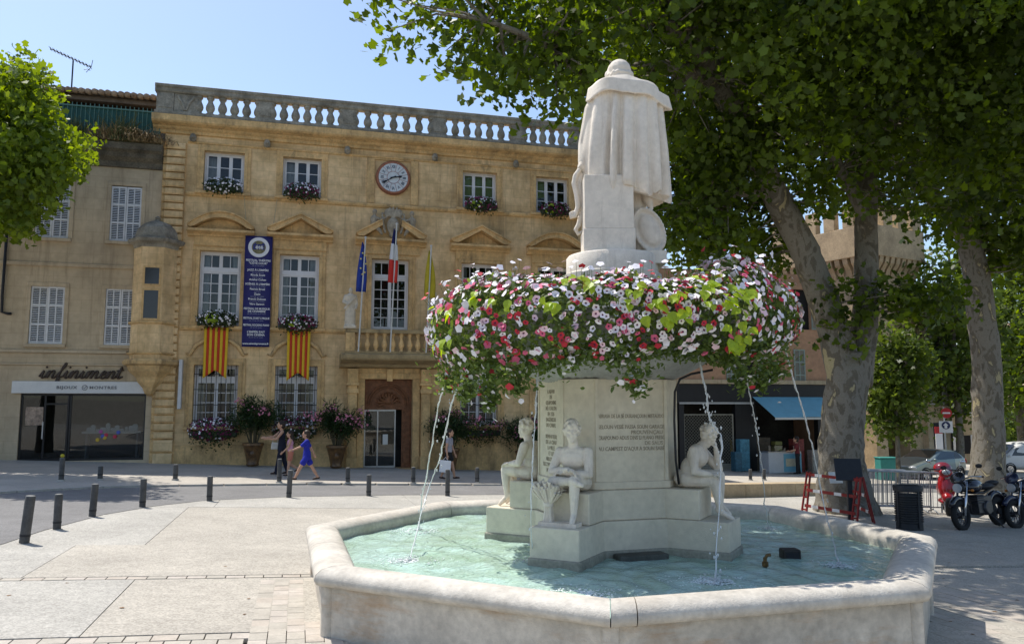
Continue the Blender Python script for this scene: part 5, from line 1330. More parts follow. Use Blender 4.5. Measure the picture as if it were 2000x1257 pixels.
jet([at(914, 690, 9.1), at(900, 740, 9.2), at(882, 790, 9.4), at(860, 890, 9.8), at(835, 960, 10.1), LAND[2]], 'water jet beside the outermost one, ending in the sunlit water', 2, splash=LAND[2])
jet([at(1051, 690, 8.6), at(1050, 738, 8.5), at(1046, 800, 8.45), at(1040, 900, 8.4), at(1038, 1000, 8.38), LAND[1]], 'thin straight water jet before the statue that faces the road', 3, .009, 12, LAND[1])
jet([at(1364, 690, 8.7), at(1372, 735, 8.6), at(1380, 770, 8.55), at(1386, 815, 8.5), at(1400, 840, 8.5), at(1410, 880, 8.4), LAND[3]], 'splashing jet that falls past the bowed child statue', 4, .013, 60, LAND[3])
jet([at(1448, 680, 9.7), at(1460, 750, 9.9), at(1474, 820, 10.1), at(1486, 900, 10.4), LAND[5]], 'thin water jet before the shop with the blue awning', 5, .010, 10, LAND[5])
jet([at(1528, 660, 9.7), at(1548, 735, 9.9), at(1568, 800, 10.1), at(1588, 880, 10.3), at(1610, 985, 10.5), LAND[4]], 'water jet falling in front of the forked plane tree', 6, .011, 10, LAND[4])
# churned foam where the jets strike
def foam(c, rad, n, seed, lab):
    rr = random.Random(seed); q = MB()
    for _ in range(n * 5):
        a = rr.uniform(0, 6.28); d = abs(rr.gauss(0, rad * .42)); s_ = rr.uniform(.003, .013) * math.exp(-d * 1.2)
        q.ell((math.cos(a) * d * 1.3, math.sin(a) * d, .006), (s_ * 1.6, s_, s_ * .35), 7, 4, Matrix.Rotation(rr.uniform(0, 3), 3, 'Z'))
    o = q.build('foam', mat('foam_white', (.78, .84, .82), .5, .05, 8), None, smooth=True); o.location = c; return tag(o, lab, 'foam', kind='stuff')
foam(LAND[0], .35, 120, 1, 'white foam under the outermost water jet'); foam(LAND[2], .4, 120, 2, 'white foam in the sunlit half of the basin'); foam(LAND[6], .55, 150, 3, 'white foam along the inner rim near the corner joint')
foam(LAND[3], .4, 150, 4, 'white foam below the bowed child statue'); foam(LAND[4], .22, 40, 5, 'small foam patch in the shaded half of the basin')
# ------------------------------------------------------------------ cloaked statue seen from behind
ST = thing('cloaked_statue', 'white stone statue of a bald cloaked man seen from behind', 'statue', (FC.x, FC.y, 3.92))
q = MB(); vs = []; fs = []
n = 120; hs = [(.80, .30, .54, .37), (.90, .29, .545, .40), (1.1, .285, .54, .41), (1.4, .285, .525, .40), (1.7, .29, .50, .37), (1.95, .30, .48, .33), (2.10, .30, .46, .31), (2.21, .295, .44, .28), (2.27, .285, .40, .24), (2.30, .27, .28, .18), (2.31, .26, .15, .13)]
rf = random.Random(4)
folds = [(-2.55, .13, .05), (-2.28, .10, -.055), (-2.12, .065, -.20), (-1.92, .10, .05), (-1.80, .065, -.22), (-1.62, .16, .045), (-1.40, .07, -.10), (-1.2, .15, .04), (-1.0, .08, -.08), (-.82, .13, .045), (-.6, .07, -.13), (-.42, .1, .05), (-.25, .06, -.09), (0.0, .14, .05), (-2.85, .12, -.05), (3.0, .2, .05)]
for j, (z, cx, rx, ry) in enumerate(hs):
    f = max(0, min(1, (2.15 - z) / .6))
    for k in range(n):
        a = -PI + 2 * PI * k / n
        rr_ = 1.0
        for (fa, fw, am) in folds:
            da = (a - fa - .05 * (z - 1.4) + PI) % (2 * PI) - PI
            rr_ += am * 1.5 * math.exp(-(da / fw) ** 2) * (.35 + .65 * f) * (1 if z < 2.1 else .2)
        zz = z
        if j == 0: zz = .80 + .05 * math.sin(a * 7) + .06 * max(0, -math.cos(a)) - .06 * math.cos(a) + .02 * math.sin(a * 13)
        vs.append((cx + rx * rr_ * math.cos(a), ry * rr_ * math.sin(a), zz))
for j in range(len(hs) - 1):
    for k in range(n): fs.append((j * n + k, j * n + (k + 1) % n, (j + 1) * n + (k + 1) % n, (j + 1) * n + k))
fs.append(list(range(n))[::-1]); fs.append([(len(hs) - 1) * n + k for k in range(n)])
q.add(vs, fs)
# wide turned-down collar of the cloak
vs = []; fs = []; m_ = 72
for j, (sc, dz) in enumerate([(.38, 2.30), (.82, 2.295), (.98, 2.235), (1.05, 2.06), (1.01, 2.05), (.9, 2.12), (.5, 2.26)]):
    for k in range(m_):
        a = -PI + 2 * PI * k / m_
        rx, ry = .47, .33
        tip = math.exp(-((a + .22) / .30) ** 2) * .26 + math.exp(-((abs(a) - PI) / .35) ** 2) * .02
        zz = dz - .12 * (math.cos(a) > 0) * math.cos(a) * (sc > .7) + .03 * math.sin(5 * a) * (sc > .9)
        vs.append((.29 + rx * sc * (1 + tip * (sc > .9)) * math.cos(a), ry * sc * 1.12 * math.sin(a), zz))
for j in range(6):
    for k in range(m_): fs.append((j * m_ + k, j * m_ + (k + 1) % m_, (j + 1) * m_ + (k + 1) % m_, (j + 1) * m_ + k))
fs.append(list(range(m_))[::-1]); fs.append([6 * m_ + k for k in range(m_)])
q.add(vs, fs)
# head with a fringe of curls, face towards the town hall
limb(q, [(.27, .02, 2.2), (.24, .03, 2.40)], [.12, .105])
q.ell((.235, .05, 2.475), (.160, .178, .165)); q.ell((.235, .215, 2.42), (.03, .05, .04)); q.ell((.235, .15, 2.33), (.09, .08, .10)); q.ell((.235, .185, 2.49), (.10, .04, .03))
for sd in (-1, 1): q.ell((.235 + sd * .165, .05, 2.43), (.025, .045, .055))
for k in range(64):
    a = -PI + PI * (k % 32) / 31 * 1.0 ; row = k // 32
    q.ell((.235 + .155 * math.cos(a) + rf.gauss(0, .006), .04 + .165 * math.sin(a), 2.36 + row * .045 + rf.gauss(0, .008)), (.024, .024, .024), 6, 5)
q.ell((.235, .10, 2.33), (.07, .06, .09))
# arms: one holds a scroll at the side, one on the hip under the cloak; legs down to the drum
limb(q, [(-.10, .02, 1.95), (-.20, .10, 1.5), (-.24, .02, 1.25)], [.13, .11, .08])
q.ell((-.27, -.02, 1.18), (.06, .05, .07))
for k in range(4): limb(q, [(-.29 + k * .012, -.06 + k * .025, 1.19), (-.325, -.06 + k * .025, 1.15), (-.33, -.04 + k * .025, 1.10)], [.017, .015, .012], 6)
limb(q, [(-.25, .03, 1.2), (-.30, .03, 1.15)], [.018, .014], 6)
limb(q, [(.42, .12, .95), (.44, .05, .55), (.47, .02, .12)], [.16, .12, .08]); limb(q, [(.18, .15, .95), (.16, .12, .5), (.15, .1, .1)], [.16, .12, .08])
q.ell((.47, .10, .06), (.07, .15, .06)); q.ell((.15, .2, .06), (.07, .15, .06))
organic('figure', q, M_STATUE, ST, .0115, 1)
q = MB(); q.box(-.275, .335, -.36, .02, .30, .98); q.box(-.29, .35, -.375, .035, .0, .30); q.build('support_pillar', M_STATUE, ST, bevel=.012)
q = MB()
for off, w_ in ((0, .03),):
    P = [(-.30, -.06, 1.14), (-.36, -.07, 1.05), (-.38, -.07, .95), (-.345, -.07, .80), (-.33, -.07, .65), (-.37, -.07, .52), (-.42, -.07, .50), (-.43, -.07, .56), (-.39, -.07, .58)]
    q.tube(P, [.03, .035, .035, .035, .035, .03, .025, .022, .018], 8)
    P = [(-.28, -.02, 1.1), (-.31, -.02, .95), (-.29, -.02, .75), (-.27, -.02, .6), (-.32, -.02, .42), (-.36, -.02, .36), (-.33, -.02, .30), (-.27, -.02, .34)]
    q.tube(P, [.03, .045, .045, .04, .035, .03, .025, .02], 8)
organic('scroll', q, M_STATUE, ST, .012, 1)
q = MB(); Mh = Matrix.Rotation(R(-22), 3, 'Y')
q.ell((.56, -.08, .33), (.185, .055, .29), 24, 14, Mh); q.ell((.56, -.12, .33), (.12, .06, .21), 20, 12, Mh)
for k in range(36):
    e = Mh @ Vector((.18 * math.cos(k * PI / 18), -.03, .285 * math.sin(k * PI / 18))); q.ell(Vector((.56, -.09, .33)) + e, (.026, .026, .026), 7, 5)
q.v = [(p[0], p[1], p[2]) for p in q.v]
limb(q, [(.55, .0, .95), (.56, -.06, .75), (.60, -.08, .62)], [.10, .07, .03]); q.box(.36, .70, -.2, .2, -.02, .05)
organic('helmet', q, M_STATUE, ST, .014, 2)
# ------------------------------------------------------------------ seated stone children
def hand(mb, w_, d, up, s=1.0, curl=.5, side=1):
    """palm, four bent fingers of different lengths and a thumb from the side of the palm"""
    w_ = Vector(w_); d = Vector(d).normalized(); up = Vector(up); up = (up - d * up.dot(d)).normalized(); sd = d.cross(up) * side
    pc = w_ + d * .045 * s
    limb(mb, [w_, pc, w_ + d * .075 * s], [.020 * s, .026 * s, .024 * s], 8)
    for k, L in enumerate((.060, .072, .068, .052)):
        b = w_ + d * .075 * s + sd * (k - 1.5) * .019 * s
        k1 = b + (d - up * curl * .5).normalized() * L * .5 * s; k2 = k1 + (d - up * curl * 1.8).normalized() * L * .5 * s
        limb(mb, [b, k1, k2], [.0105 * s, .0095 * s, .0075 * s], 6)
    b = w_ + d * .02 * s - sd * .024 * s; k1 = b + (d * .7 - sd * .8 - up * .2).normalized() * .035 * s; k2 = k1 + (d - sd * .2 - up * .4).normalized() * .03 * s
    limb(mb, [b, k1, k2], [.013 * s, .011 * s, .008 * s], 6)
def head(mb, c, yaw, tilt, s=1.0, nod=0.0):
    """skull, jaw, nose, brow, mouth, ears; looks along +x turned by yaw, nod > 0 bows it"""
    M3 = Matrix.Rotation(yaw, 3, 'Z') @ Matrix.Rotation(nod, 3, 'Y') @ Matrix.Rotation(tilt, 3, 'X'); c = Vector(c)
    def e(p, r): mb.ell(c + M3 @ (Vector(p) * s), [x * s for x in r], 12, 8, M3)
    e((-.008, 0, .015), (.098, .080, .098)); e((.028, 0, -.045), (.062, .058, .070)); e((.092, 0, -.012), (.022, .014, .026)); e((.076, 0, .018), (.022, .055, .012))
    e((.082, 0, -.058), (.014, .028, .010)); e((.075, 0, -.092), (.020, .026, .018)); e((.058, .036, -.035), (.03, .024, .028)); e((.058, -.036, -.035), (.03, .024, .028))
    for sd in (-1, 1): e((-.005, sd * .080, -.015), (.022, .012, .032))
    return M3
def hair_curls(mb, c, M3, s, rr, n=70, low=-.02):
    for _ in range(n):
        a = rr.uniform(0, 6.28); t = rr.uniform(0, 1.75)
        p = Vector((-.012 + .104 * math.sin(t) * math.cos(a), .088 * math.sin(t) * math.sin(a), .02 + .105 * math.cos(t)))
        if p.x > .055 and p.z < .06: continue
        if p.z < low - .05: continue
        r_ = rr.uniform(.016, .026) * s; mb.ell(Vector(c) + M3 @ (p * s), (r_, r_, r_), 6, 5)
def child(name, lab, ang, rad, pose, sheaf=False):
    c = FC + Vector((math.cos(ang), math.sin(ang), 0)) * rad; c.z = 1.10
    root = thing(name, lab, 'statue', c, ang, 'stone children seated round the pier')
    q = MB(); rr = random.Random(sum(map(ord, lab)))
    lean = pose.get('lean', .05)
    q.ell((0, 0, .10), (.15, .16, .11)); q.ell((lean * .4, 0, .22), (.12, .145, .14)); q.ell((lean, 0, .36), (.125, .165, .13)); q.ell((lean, 0, .44), (.09, .17, .07))
    sh = {1: Vector((lean, .165, .435)), -1: Vector((lean, -.165, .435))}
    hd = Vector(pose.get('head', (lean + .04, 0, .63))); limb(q, [(lean, 0, .44), hd + Vector((-.01, 0, -.06))], [.065, .052])
    M3 = head(q, hd, pose.get('yaw', 0), pose.get('tilt', 0), 1.05, pose.get('nod', 0)); hair_curls(q, hd, M3, 1.05, rr)
    for sd in (1, -1):
        hip = Vector((.03, sd * .085, .10)); kn, an, toe = [Vector(p) for p in pose['leg'][sd]]
        limb(q, [hip, hip.lerp(kn, .5) + Vector((0, 0, .005)), kn], [.098, .086, .062]); limb(q, [kn, kn.lerp(an, .35), an], [.06, .058, .036]); q.ell(an, (.04, .035, .04))
        limb(q, [an + (an - toe) * .3, an.lerp(toe, .5), toe], [.034, .034, .024]); side_ = Vector((0, 0, 1)).cross((toe - an).normalized())
        for k in range(5): b = toe + side_ * (k - 2) * .013; q.ell(b + (toe - an).normalized() * (.012 - abs(k - 1) * .003), (.011, .009, .009), 6, 4)
        el, wr, hd_d, up = [Vector(p) for p in pose['arm'][sd]]
        limb(q, [sh[sd], sh[sd].lerp(el, .5), el], [.062, .056, .044]); limb(q, [el, el.lerp(wr, .4), wr], [.044, .043, .028]); hand(q, wr, hd_d, up, .95, pose.get('curl', .6), sd)
    organic('body', q, M_STATUE, root, .0095, 3)
    return root
FA, RA, LA = A0, A0 + PI / 2, A0 - PI / 2
c1 = child('seated_child_statue', 'stone child sitting cross-legged with folded arms and a wheat sheaf', FA + .03, .98, dict(lean=.10, head=(.15, .0, .66), yaw=R(20), nod=.12,
    leg={1: [(.34, .10, .14), (.34, .09, -.22), (.44, .10, -.315)], -1: [(.33, -.16, .12), (.37, .10, .14), (.40, .21, .10)]},
    arm={1: [(.20, .22, .20), (.30, -.02, .22), (.2, -1, 0), (0, 0, 1)], -1: [(.20, -.23, .22), (.33, .02, .26), (.3, 1, -.2), (0, 0, 1)]}))
q = MB(); rr = random.Random(8)
for k in range(110):
    a = rr.uniform(-1, 1); b_ = rr.uniform(-1, 1)
    q.tube([(.36 + a * .05, -.20 + b_ * .05, -.33), (.36 + a * .025, -.20 + b_ * .03, -.12), (.37 + a * .12, -.22 + b_ * .17, .10 + rr.uniform(-.06, .05) - .05 * b_ * b_)], [.013, .011, .015], 5)
q.tube([(.36, -.20, -.14), (.36, -.20, -.10)], .06, 10); q.box(.28, .46, -.28, .16, -.345, -.30)
q.build('wheat_sheaf', M_STATUE, c1, smooth=R(50))
child('seated_child_statue', 'stone child with bowed head resting on a hand', RA, 1.0, dict(lean=.14, head=(.26, .03, .60), nod=.75, yaw=R(-10), tilt=.1,
    leg={1: [(.36, .13, .14), (.36, .12, -.20), (.46, .15, -.30)], -1: [(.35, -.10, .09), (.40, .0, -.26), (.52, .03, -.335)]},
    arm={1: [(.34, .20, .20), (.33, .10, .45), (-.1, -.3, 1), (1, 0, 0)], -1: [(.16, -.24, .20), (.33, -.14, .17), (1, .1, -.1), (0, 0, 1)]}))
child('seated_child_statue', 'stone child sitting upright on the side facing the road', LA, 1.0, dict(lean=.06, head=(.12, 0, .65), nod=.05, yaw=R(-6),
    leg={1: [(.36, .12, .12), (.33, .12, -.22), (.43, .14, -.315)], -1: [(.37, -.10, .11), (.36, -.10, -.22), (.46, -.10, -.315)]},
    arm={1: [(.10, .25, .22), (.27, .16, .21), (1, 0, -.1), (0, 0, 1)], -1: [(.12, -.24, .22), (.29, -.12, .22), (1, .2, -.1), (0, 0, 1)]}))
# ------------------------------------------------------------------ petunias overflowing the bowl
FL = thing('petunia_display', 'ring of white, pink and red petunias spilling over the fountain bowl', 'flowers', (FC.x, FC.y, 0))
rg = np.random.default_rng(77)
def lump(ph, k): return math.sin(3 * ph + k) * .5 + math.sin(7 * ph + 2.1 * k) * .35 + math.sin(13 * ph + 3.3 * k) * .3
def ring(ph, th, f=1.0):
    """point on the flower cushion: ph round the bowl, th round the section (0 outwards, 90 deg up)"""
    rc = 1.60 + .06 * lump(ph, 1); a = .66 + .09 * lump(ph, 2); b = .46 + .11 * lump(ph, 3)
    right = max(0, math.cos(ph - .45)); zc = 2.98 + .10 * right
    if math.sin(th) > 0: b *= 1.0 + .45 * right
    else: b *= .95 + .30 * max(0, math.cos(ph + 2.4)) 
    r = rc + a * f * math.cos(th); z = zc + b * f * math.sin(th)
    n = Vector((math.cos(th) * math.cos(ph) / a, math.cos(th) * math.sin(ph) / a, math.sin(th) / b)).normalized()
    return Vector((r * math.cos(ph), r * math.sin(ph), z)), n
P = []; D = []
for _ in range(30000):
    ph = rg.uniform(0, 2 * PI); th = rg.uniform(-1.9, 2.6); f = rg.uniform(.62, 1.0) ** .7
    p, n = ring(ph, th, f)
    P.append(p + Vector(rg.normal(0, .025, 3))); D.append(n + Vector(rg.normal(0, .7, 3)))
trails = [(-1.54, .42, 22), (-2.35, .5, 30), (-2.15, .35, 24), (-2.6, .35, 22), (-.62, .4, 22), (-.45, .35, 22), (-.85, .45, 22), (-2.9, .35, 20), (-.2, .3, 18), (2.9, .35, 18), (-1.85, .2, 16)]
TR = []
for ph, L_, k in trails:
    p0, n0 = ring(ph, -.9, .95)
    for j in range(k * 14):
        t = rg.random(); q_ = p0 + Vector((0, 0, -L_ * t)) + Vector(rg.normal(0, .15 * (1.12 - t), 3)); P.append(q_); D.append(n0 + Vector(rg.normal(0, .7, 3)))
    for j in range(k // 2): t = rg.random(); TR.append((p0 + Vector((0, 0, -L_ * t)) + Vector(rg.normal(0, .06, 3)) + n0 * .04, n0))
leaf_mesh('foliage', np.array([p[:] for p in P]), np.array([d[:] for d in D]), .062, LEAF, L_DARK, seed=5, parent=FL, kind='stuff')
q = MB(); rr = random.Random(2)
for _ in range(700):
    ph = rr.uniform(0, 6.28); th = rr.uniform(-1.5, 2.2); p, n = ring(ph, th, .85); p2, _n = ring(ph + rr.gauss(0, .04), th + rr.gauss(0, .1), 1.04); q.tube([p, p2], [.004, .002], 3)
q.build('stems', mat('petunia_stem', (.12, .16, .05), .8, .2, 8), FL)['kind'] = 'stuff'
# blossoms: the ones that show largest are objects of their own, the rest one mass
def blossom_mesh(nm, mp, mt):
    b = MB(); n = 10; vs = [(0, 0, -.30)]
    for k in range(n): a = 2 * PI * k / n; vs.append((.14 * math.cos(a), .14 * math.sin(a), -.02))
    for k in range(n): a = 2 * PI * k / n; r_ = .52 if k % 2 == 0 else .43; vs.append((r_ * math.cos(a), r_ * math.sin(a), .03 if k % 2 == 0 else .07))
    b.add(vs, [(0, 1 + (k + 1) % n, 1 + k) for k in range(n)], 1); b.add([], []); 
    b.f += [[1 + k, 1 + (k + 1) % n, 11 + (k + 1) % n, 11 + k] for k in range(n)]; b.m += [0] * n
    me = b.mesh(nm); me.materials.append(mp); me.materials.append(mt); shade(me); return me
M_THROAT_P = mat('throat_purple', (.16, .03, .10), .7, 0); M_THROAT_Y = mat('throat_green', (.30, .32, .06), .7, 0)
B_ME = [blossom_mesh('blossom', P_WHITE, M_THROAT_P), blossom_mesh('blossom', P_PINK, M_THROAT_P), blossom_mesh('blossom', P_RED, M_THROAT_P), blossom_mesh('blossom', petal('petal_blush', (.78, .55, .62)), M_THROAT_P)]
spots = []; SPR = []
for _ in range(2500):
    ph = rg.uniform(-PI, PI)
    if rg.random() < .45: ph = -PI / 2 + rg.normal(0, .9)
    th = rg.uniform(-1.05, 2.1) if rg.random() < .8 else rg.normal(.8, .5)
    p, n = ring(ph, th, 1.03)
    left = max(0, -math.cos(ph)); 
    c = rg.random(); cn = lump(ph * 2.3 + th, 5.0) * .16
    if c + cn < .74 - .16 * left: ci = 0 if rg.random() < .75 else 3
    elif rg.random() < .35 + .4 * left: ci = 1
    else: ci = 2
    spots.append((p, n, ci))
for _ in range(260):                                           # sprigs standing proud of the cushion
    ph = rg.uniform(-PI, PI); th = rg.uniform(.3, 2.2); p, n = ring(ph, th, 1.0); p2 = p + (n + Vector((0, 0, .6))).normalized() * rg.uniform(.06, .22)
    spots.append((p2, (n + Vector((0, -.4, .3))).normalized(), 0 if rg.random() < .75 else 2)); SPR.append((p, p2))
for p, n in TR: spots.append((p, n, 0 if rg.random() < .7 else 2))
def seen(s):
    w_ = s[0] + FC; v = (Vector((0, 0, CAMZ)) - w_); d = v.length; return s[1].dot(v / d) / d
spots.sort(key=seen, reverse=True)
q = MB()
for a_, b_ in SPR: q.tube([a_, b_], [.004, .002], 3)
q.build('sprig_stems', MATS['petunia_stem'], FL)['kind'] = 'stuff'
for p, n, ci in spots[:296]:
    o = obj('blossom', B_ME[ci], None, FL, p); dn = (n + Vector(rg.normal(0, .5, 3)) + Vector((0, -.15, .1))).normalized()
    o.rotation_euler = (dn.to_track_quat('Z', 'Y') @ Matrix.Rotation(rg.uniform(0, 6), 3, 'Z').to_quaternion()).to_euler(); s_ = .077 * rg.uniform(.62, 1.2); o.scale = (s_, s_ * rg.uniform(.8, 1.0), s_ * rg.uniform(.6, 1.6))
for ci, mt in enumerate((P_WHITE, P_PINK, P_RED, MATS['petal_blush'])):
    rest = [s for s in spots[296:] if s[2] == ci]
    leaf_mesh('blossoms', np.array([s[0][:] for s in rest]), np.array([s[1][:] for s in rest]) + rg.normal(0, .35, (len(rest), 3)), .074, BLOSSOM, mt, seed=9 + ci, parent=FL, kind='stuff')
# big lime-green leaves of the trailing sweet potato vine
b = MB(); hv = [(0, 0, 0), (.10, .30, .05), (.32, .42, .08), (.62, .28, .06), (1.0, 0, -.10), (.62, -.28, .06), (.32, -.42, .08), (.10, -.30, .05), (.38, 0, .0)]
b.add(hv, [(0, 8, 1), (1, 8, 2), (2, 8, 3), (3, 8, 4), (4, 8, 5), (5, 8, 6), (6, 8, 7), (7, 8, 0)]); lm = b.mesh('lime_leaf'); lm.materials.append(L_LIME)
a_ = lm.attributes.new('shade', 'FLOAT', 'FACE'); a_.data.foreach_set('value', [.4, .5, .6, .5, .45, .55, .6, .5])
want = [(1290, 600, 60, 26, 16), (1262, 570, 40, 16, 10), (1420, 575, 70, 18, 22), (1440, 680, 24, 50, 20), (1425, 610, 40, 30, 14), (868, 640, 20, 40, 16), (962, 590, 35, 14, 10), (1130, 555, 30, 16, 12), (1235, 560, 26, 14, 8), (1075, 590, 20, 10, 5), (1380, 545, 30, 14, 8)]
cand = [ring(rg.uniform(-PI, .3), rg.uniform(-.8, 2.2), 1.06) for _ in range(9000)]
for (u, v, su, sv, k) in want:
    got = 0
    for p, n in cand:
        x, y = topx(p + FC)
        if abs(x - u) < su and abs(y - v) < sv and n.dot(Vector((0, -1, .1))) > -.1 and rg.random() < .25:
            o = obj('lime_leaf', lm, None, FL, p + n * rg.uniform(0, .06)); dn = (n + Vector(rg.normal(0, .4, 3)) + Vector((0, -.2, .5))).normalized()
            down = Vector((rg.normal(0, .6), rg.normal(0, .3) - .3, -1)); xa = (down - dn * down.dot(dn)).normalized()
            o.rotation_euler = Matrix((xa, dn.cross(xa), dn)).transposed().to_euler(); s_ = rg.uniform(.08, .15); o.scale = (s_, s_, s_); got += 1
            if got >= k: break
# ------------------------------------------------------------------ plane trees
def barkmat(name, cs):
    m = bpy.data.materials.new(name); m.use_nodes = True; nt = m.node_tree; N = nt.nodes; L = nt.links; b = N['Principled BSDF']
    b.inputs['Roughness'].default_value = .9; b.inputs['Specular IOR Level'].default_value = .15
    geo = N.new('ShaderNodeNewGeometry'); mp = N.new('ShaderNodeMapping'); mp.inputs['Scale'].default_value = (1, 1, .55); L.new(geo.outputs['Position'], mp.inputs['Vector'])
    n1 = N.new('ShaderNodeTexNoise'); n1.inputs['Scale'].default_value = 3.2; n1.inputs['Detail'].default_value = 5; n1.inputs['Roughness'].default_value = .55; n1.inputs['Distortion'].default_value = .5; L.new(mp.outputs[0], n1.inputs['Vector'])
    ra = N.new('ShaderNodeValToRGB'); ra.color_ramp.interpolation = 'LINEAR'
    e = ra.color_ramp.elements; e[0].position = .36; e[0].color = cs[0] + (1,); e[1].position = .40; e[1].color = cs[1] + (1,)
    for p, c in ((.52, cs[1]), (.545, cs[2]), (.62, cs[2]), (.64, cs[3])): x = e.new(p); x.color = c + (1,)
    L.new(n1.outputs['Fac'], ra.inputs['Fac'])
    n2 = N.new('ShaderNodeTexNoise'); n2.inputs['Scale'].default_value = 30; n2.inputs['Detail'].default_value = 6; L.new(geo.outputs['Position'], n2.inputs['Vector'])
    mr = N.new('ShaderNodeMapRange'); mr.inputs[3].default_value = .65; mr.inputs[4].default_value = 1.25; L.new(n2.outputs['Fac'], mr.inputs[0])
    mx = N.new('ShaderNodeMix'); mx.data_type = 'RGBA'; mx.blend_type = 'MULTIPLY'; mx.inputs[0].default_value = 1; L.new(ra.outputs['Color'], mx.inputs[6]); L.new(mr.outputs[0], mx.inputs[7]); L.new(mx.outputs[2], b.inputs['Base Color'])
    bp = N.new('ShaderNodeBump'); bp.inputs['Strength'].default_value = .6; bp.inputs['Distance'].default_value = .03; ad = N.new('ShaderNodeMath'); ad.operation = 'ADD'; L.new(n1.outputs['Fac'], ad.inputs[0]); L.new(n2.outputs['Fac'], ad.inputs[1]); L.new(ad.outputs[0], bp.inputs['Height']); L.new(bp.outputs['Normal'], b.inputs['Normal'])
    return m
M_BARK = barkmat('plane_bark', [(.13, .115, .09), (.22, .20, .165), (.15, .13, .10), (.40, .34, .20)])
L_PLANE = leafmat('plane_leaf', (.070, .125, .020), .6, .55); L_PLANE2 = leafmat('plane_leaf_bright', (.125, .20, .032), .45, .55); L_BG = leafmat('street_tree_leaf', (.085, .14, .03), .45, .5)
def limb_tube(mb, P, rad, n=14, lumpy=.05, seed=0):
    S = smooth_path(P, 6); rr = random.Random(seed)
    rs = []
    for i in range(len(S)):
        t = i / (len(S) - 1) * (len(rad) - 1); k = min(int(t), len(rad) - 2); rs.append((rad[k] + (rad[k + 1] - rad[k]) * (t - k)) * (1 + rr.gauss(0, lumpy * .5)))
    v0 = len(mb.v); mb.tube(S, rs, n)
    for i in range(v0, len(mb.v)):                              # lumps and flutes on the bark
        p = Vector(mb.v[i]); c = S[min((i - v0) // n, len(S) - 1)]; d = p - c
        k = 1 + lumpy * (math.sin(p.z * 2.1 + math.atan2(d.y, d.x) * 3 + seed) + .6 * math.sin(p.z * 5.3 - math.atan2(d.y, d.x) * 5))
        mb.v[i] = tuple(c + d * k)
    return S
def crown(parent, centers, per, rad, size, shape, mt, seed, skel=None, twig=None, flat=.6, reach=2.6):
    """leaves gathered in clusters; twigs tie each cluster to the nearest limb"""
    rg = np.random.default_rng(seed); C = np.array(centers)
    pts = np.repeat(C, per, axis=0); off = np.clip(rg.normal(size=pts.shape), -1.55, 1.55) * rad * np.array([1, 1, .75]); pts = pts + off
    nr = rg.normal(size=pts.shape) + np.array([0, 0, flat])
    shade_ = np.clip(np.repeat(rg.normal(.5, .2, len(C)), per), 0, 1)
    o = leaf_mesh('crown', pts, nr, size, shape, mt, shade_, seed, .4, parent)
    if skel is not None and twig:
        S = np.array([p[:] for p in skel]); q = MB()
        for c in C:
            d = np.linalg.norm(S - c, axis=1); s = S[d.argmin()]
            if d.min() < reach:
                mid = (s + c) / 2 + rg.normal(0, .15, 3) + np.array([0, 0, .1]); q.tube([tuple(s), tuple(mid), tuple(c)], [.035, .022, .008], 4, caps=False)
        q.build('twigs', twig, parent, fix=False)['kind'] = 'stuff'
    return o
def fill(ells, n, keep, seed):
    rg = np.random.default_rng(seed); out = []
    vol = [e[1][0] * e[1][1] * e[1][2] for e in ells]; tot = sum(vol)
    for (c, r_), v in zip(ells, vol):
        k = 0; want = int(n * v / tot) + 3
        for _ in range(want * 30):
            d = rg.normal(size=3); d /= np.linalg.norm(d); f = rg.random() ** .38
            p = np.array(c) + d * f * np.array(r_)
            if keep(p, rg): out.append(tuple(p)); k += 1
            if k >= want: break
    return out
# --- forked plane tree behind the fountain
b0 = gnd(1645, 1000)
TA = thing('plane_tree', 'big forked plane tree with mottled bark inside red and white barriers', 'tree', b0)
def rel(p): return Vector(p) - b0
q = MB(); sk = []
tr_ = [b0 + Vector((.12, 0, -.3)), b0 + Vector((.08, 0, .25)), b0 + Vector((.02, 0, 1.1)), at(1645, 850, 21.05), at(1655, 740, 21.0), at(1664, 690, 21.0)]
limb_tube(q, [rel(p) for p in tr_], [1.0, .76, .60, .53, .54, .48], 20, .045, 1)
L1 = [at(1650, 740, 21), at(1628, 640, 20.95), at(1590, 540, 20.9), at(1562, 470, 20.8), at(1512, 375, 20.3), at(1450, 255, 19.2), at(1385, 130, 18), at(1330, 50, 17), at(1260, -60, 15.8)]
L2 = [at(1672, 750, 21.1), at(1688, 650, 21.2), at(1692, 520, 21.3), at(1692, 380, 21.4), at(1690, 250, 21.5), at(1700, 100, 21.5), at(1715, -60, 21.6), at(1740, -220, 21.6)]
L3 = [at(1400, 160, 18.2), at(1290, 130, 17), at(1190, 145, 16), at(1120, 130, 15.2), at(1050, 80, 14.6), at(950, 40, 14.2)]
L4 = [at(1690, 300, 21.5), at(1760, 180, 21), at(1850, 60, 20.4), at(1950, -60, 19.8)]
L5 = [at(1330, 60, 17), at(1240, 30, 15.8), at(1120, -60, 14.5), at(980, -120, 13.8)]
L6 = [at(1512, 375, 20.3), at(1450, 380, 20), at(1390, 400, 19.8)]
L7 = [at(1690, 420, 21.3), at(1640, 330, 20.6), at(1580, 230, 19.8), at(1540, 120, 19)]
for P_, rd, s_ in ((L1, [.46, .42, .39, .37, .35, .32, .28, .24, .2], 2), (L2, [.38, .34, .31, .29, .27, .24, .2, .17], 3), (L3, [.2, .16, .13, .10, .07, .04], 4), (L4, [.2, .15, .12, .08], 5), (L5, [.2, .14, .1, .06], 6), (L6, [.14, .08, .04], 7), (L7, [.18, .14, .1, .06], 8)):
    sk += limb_tube(q, [rel(p) for p in P_], rd, 14, .04, s_)
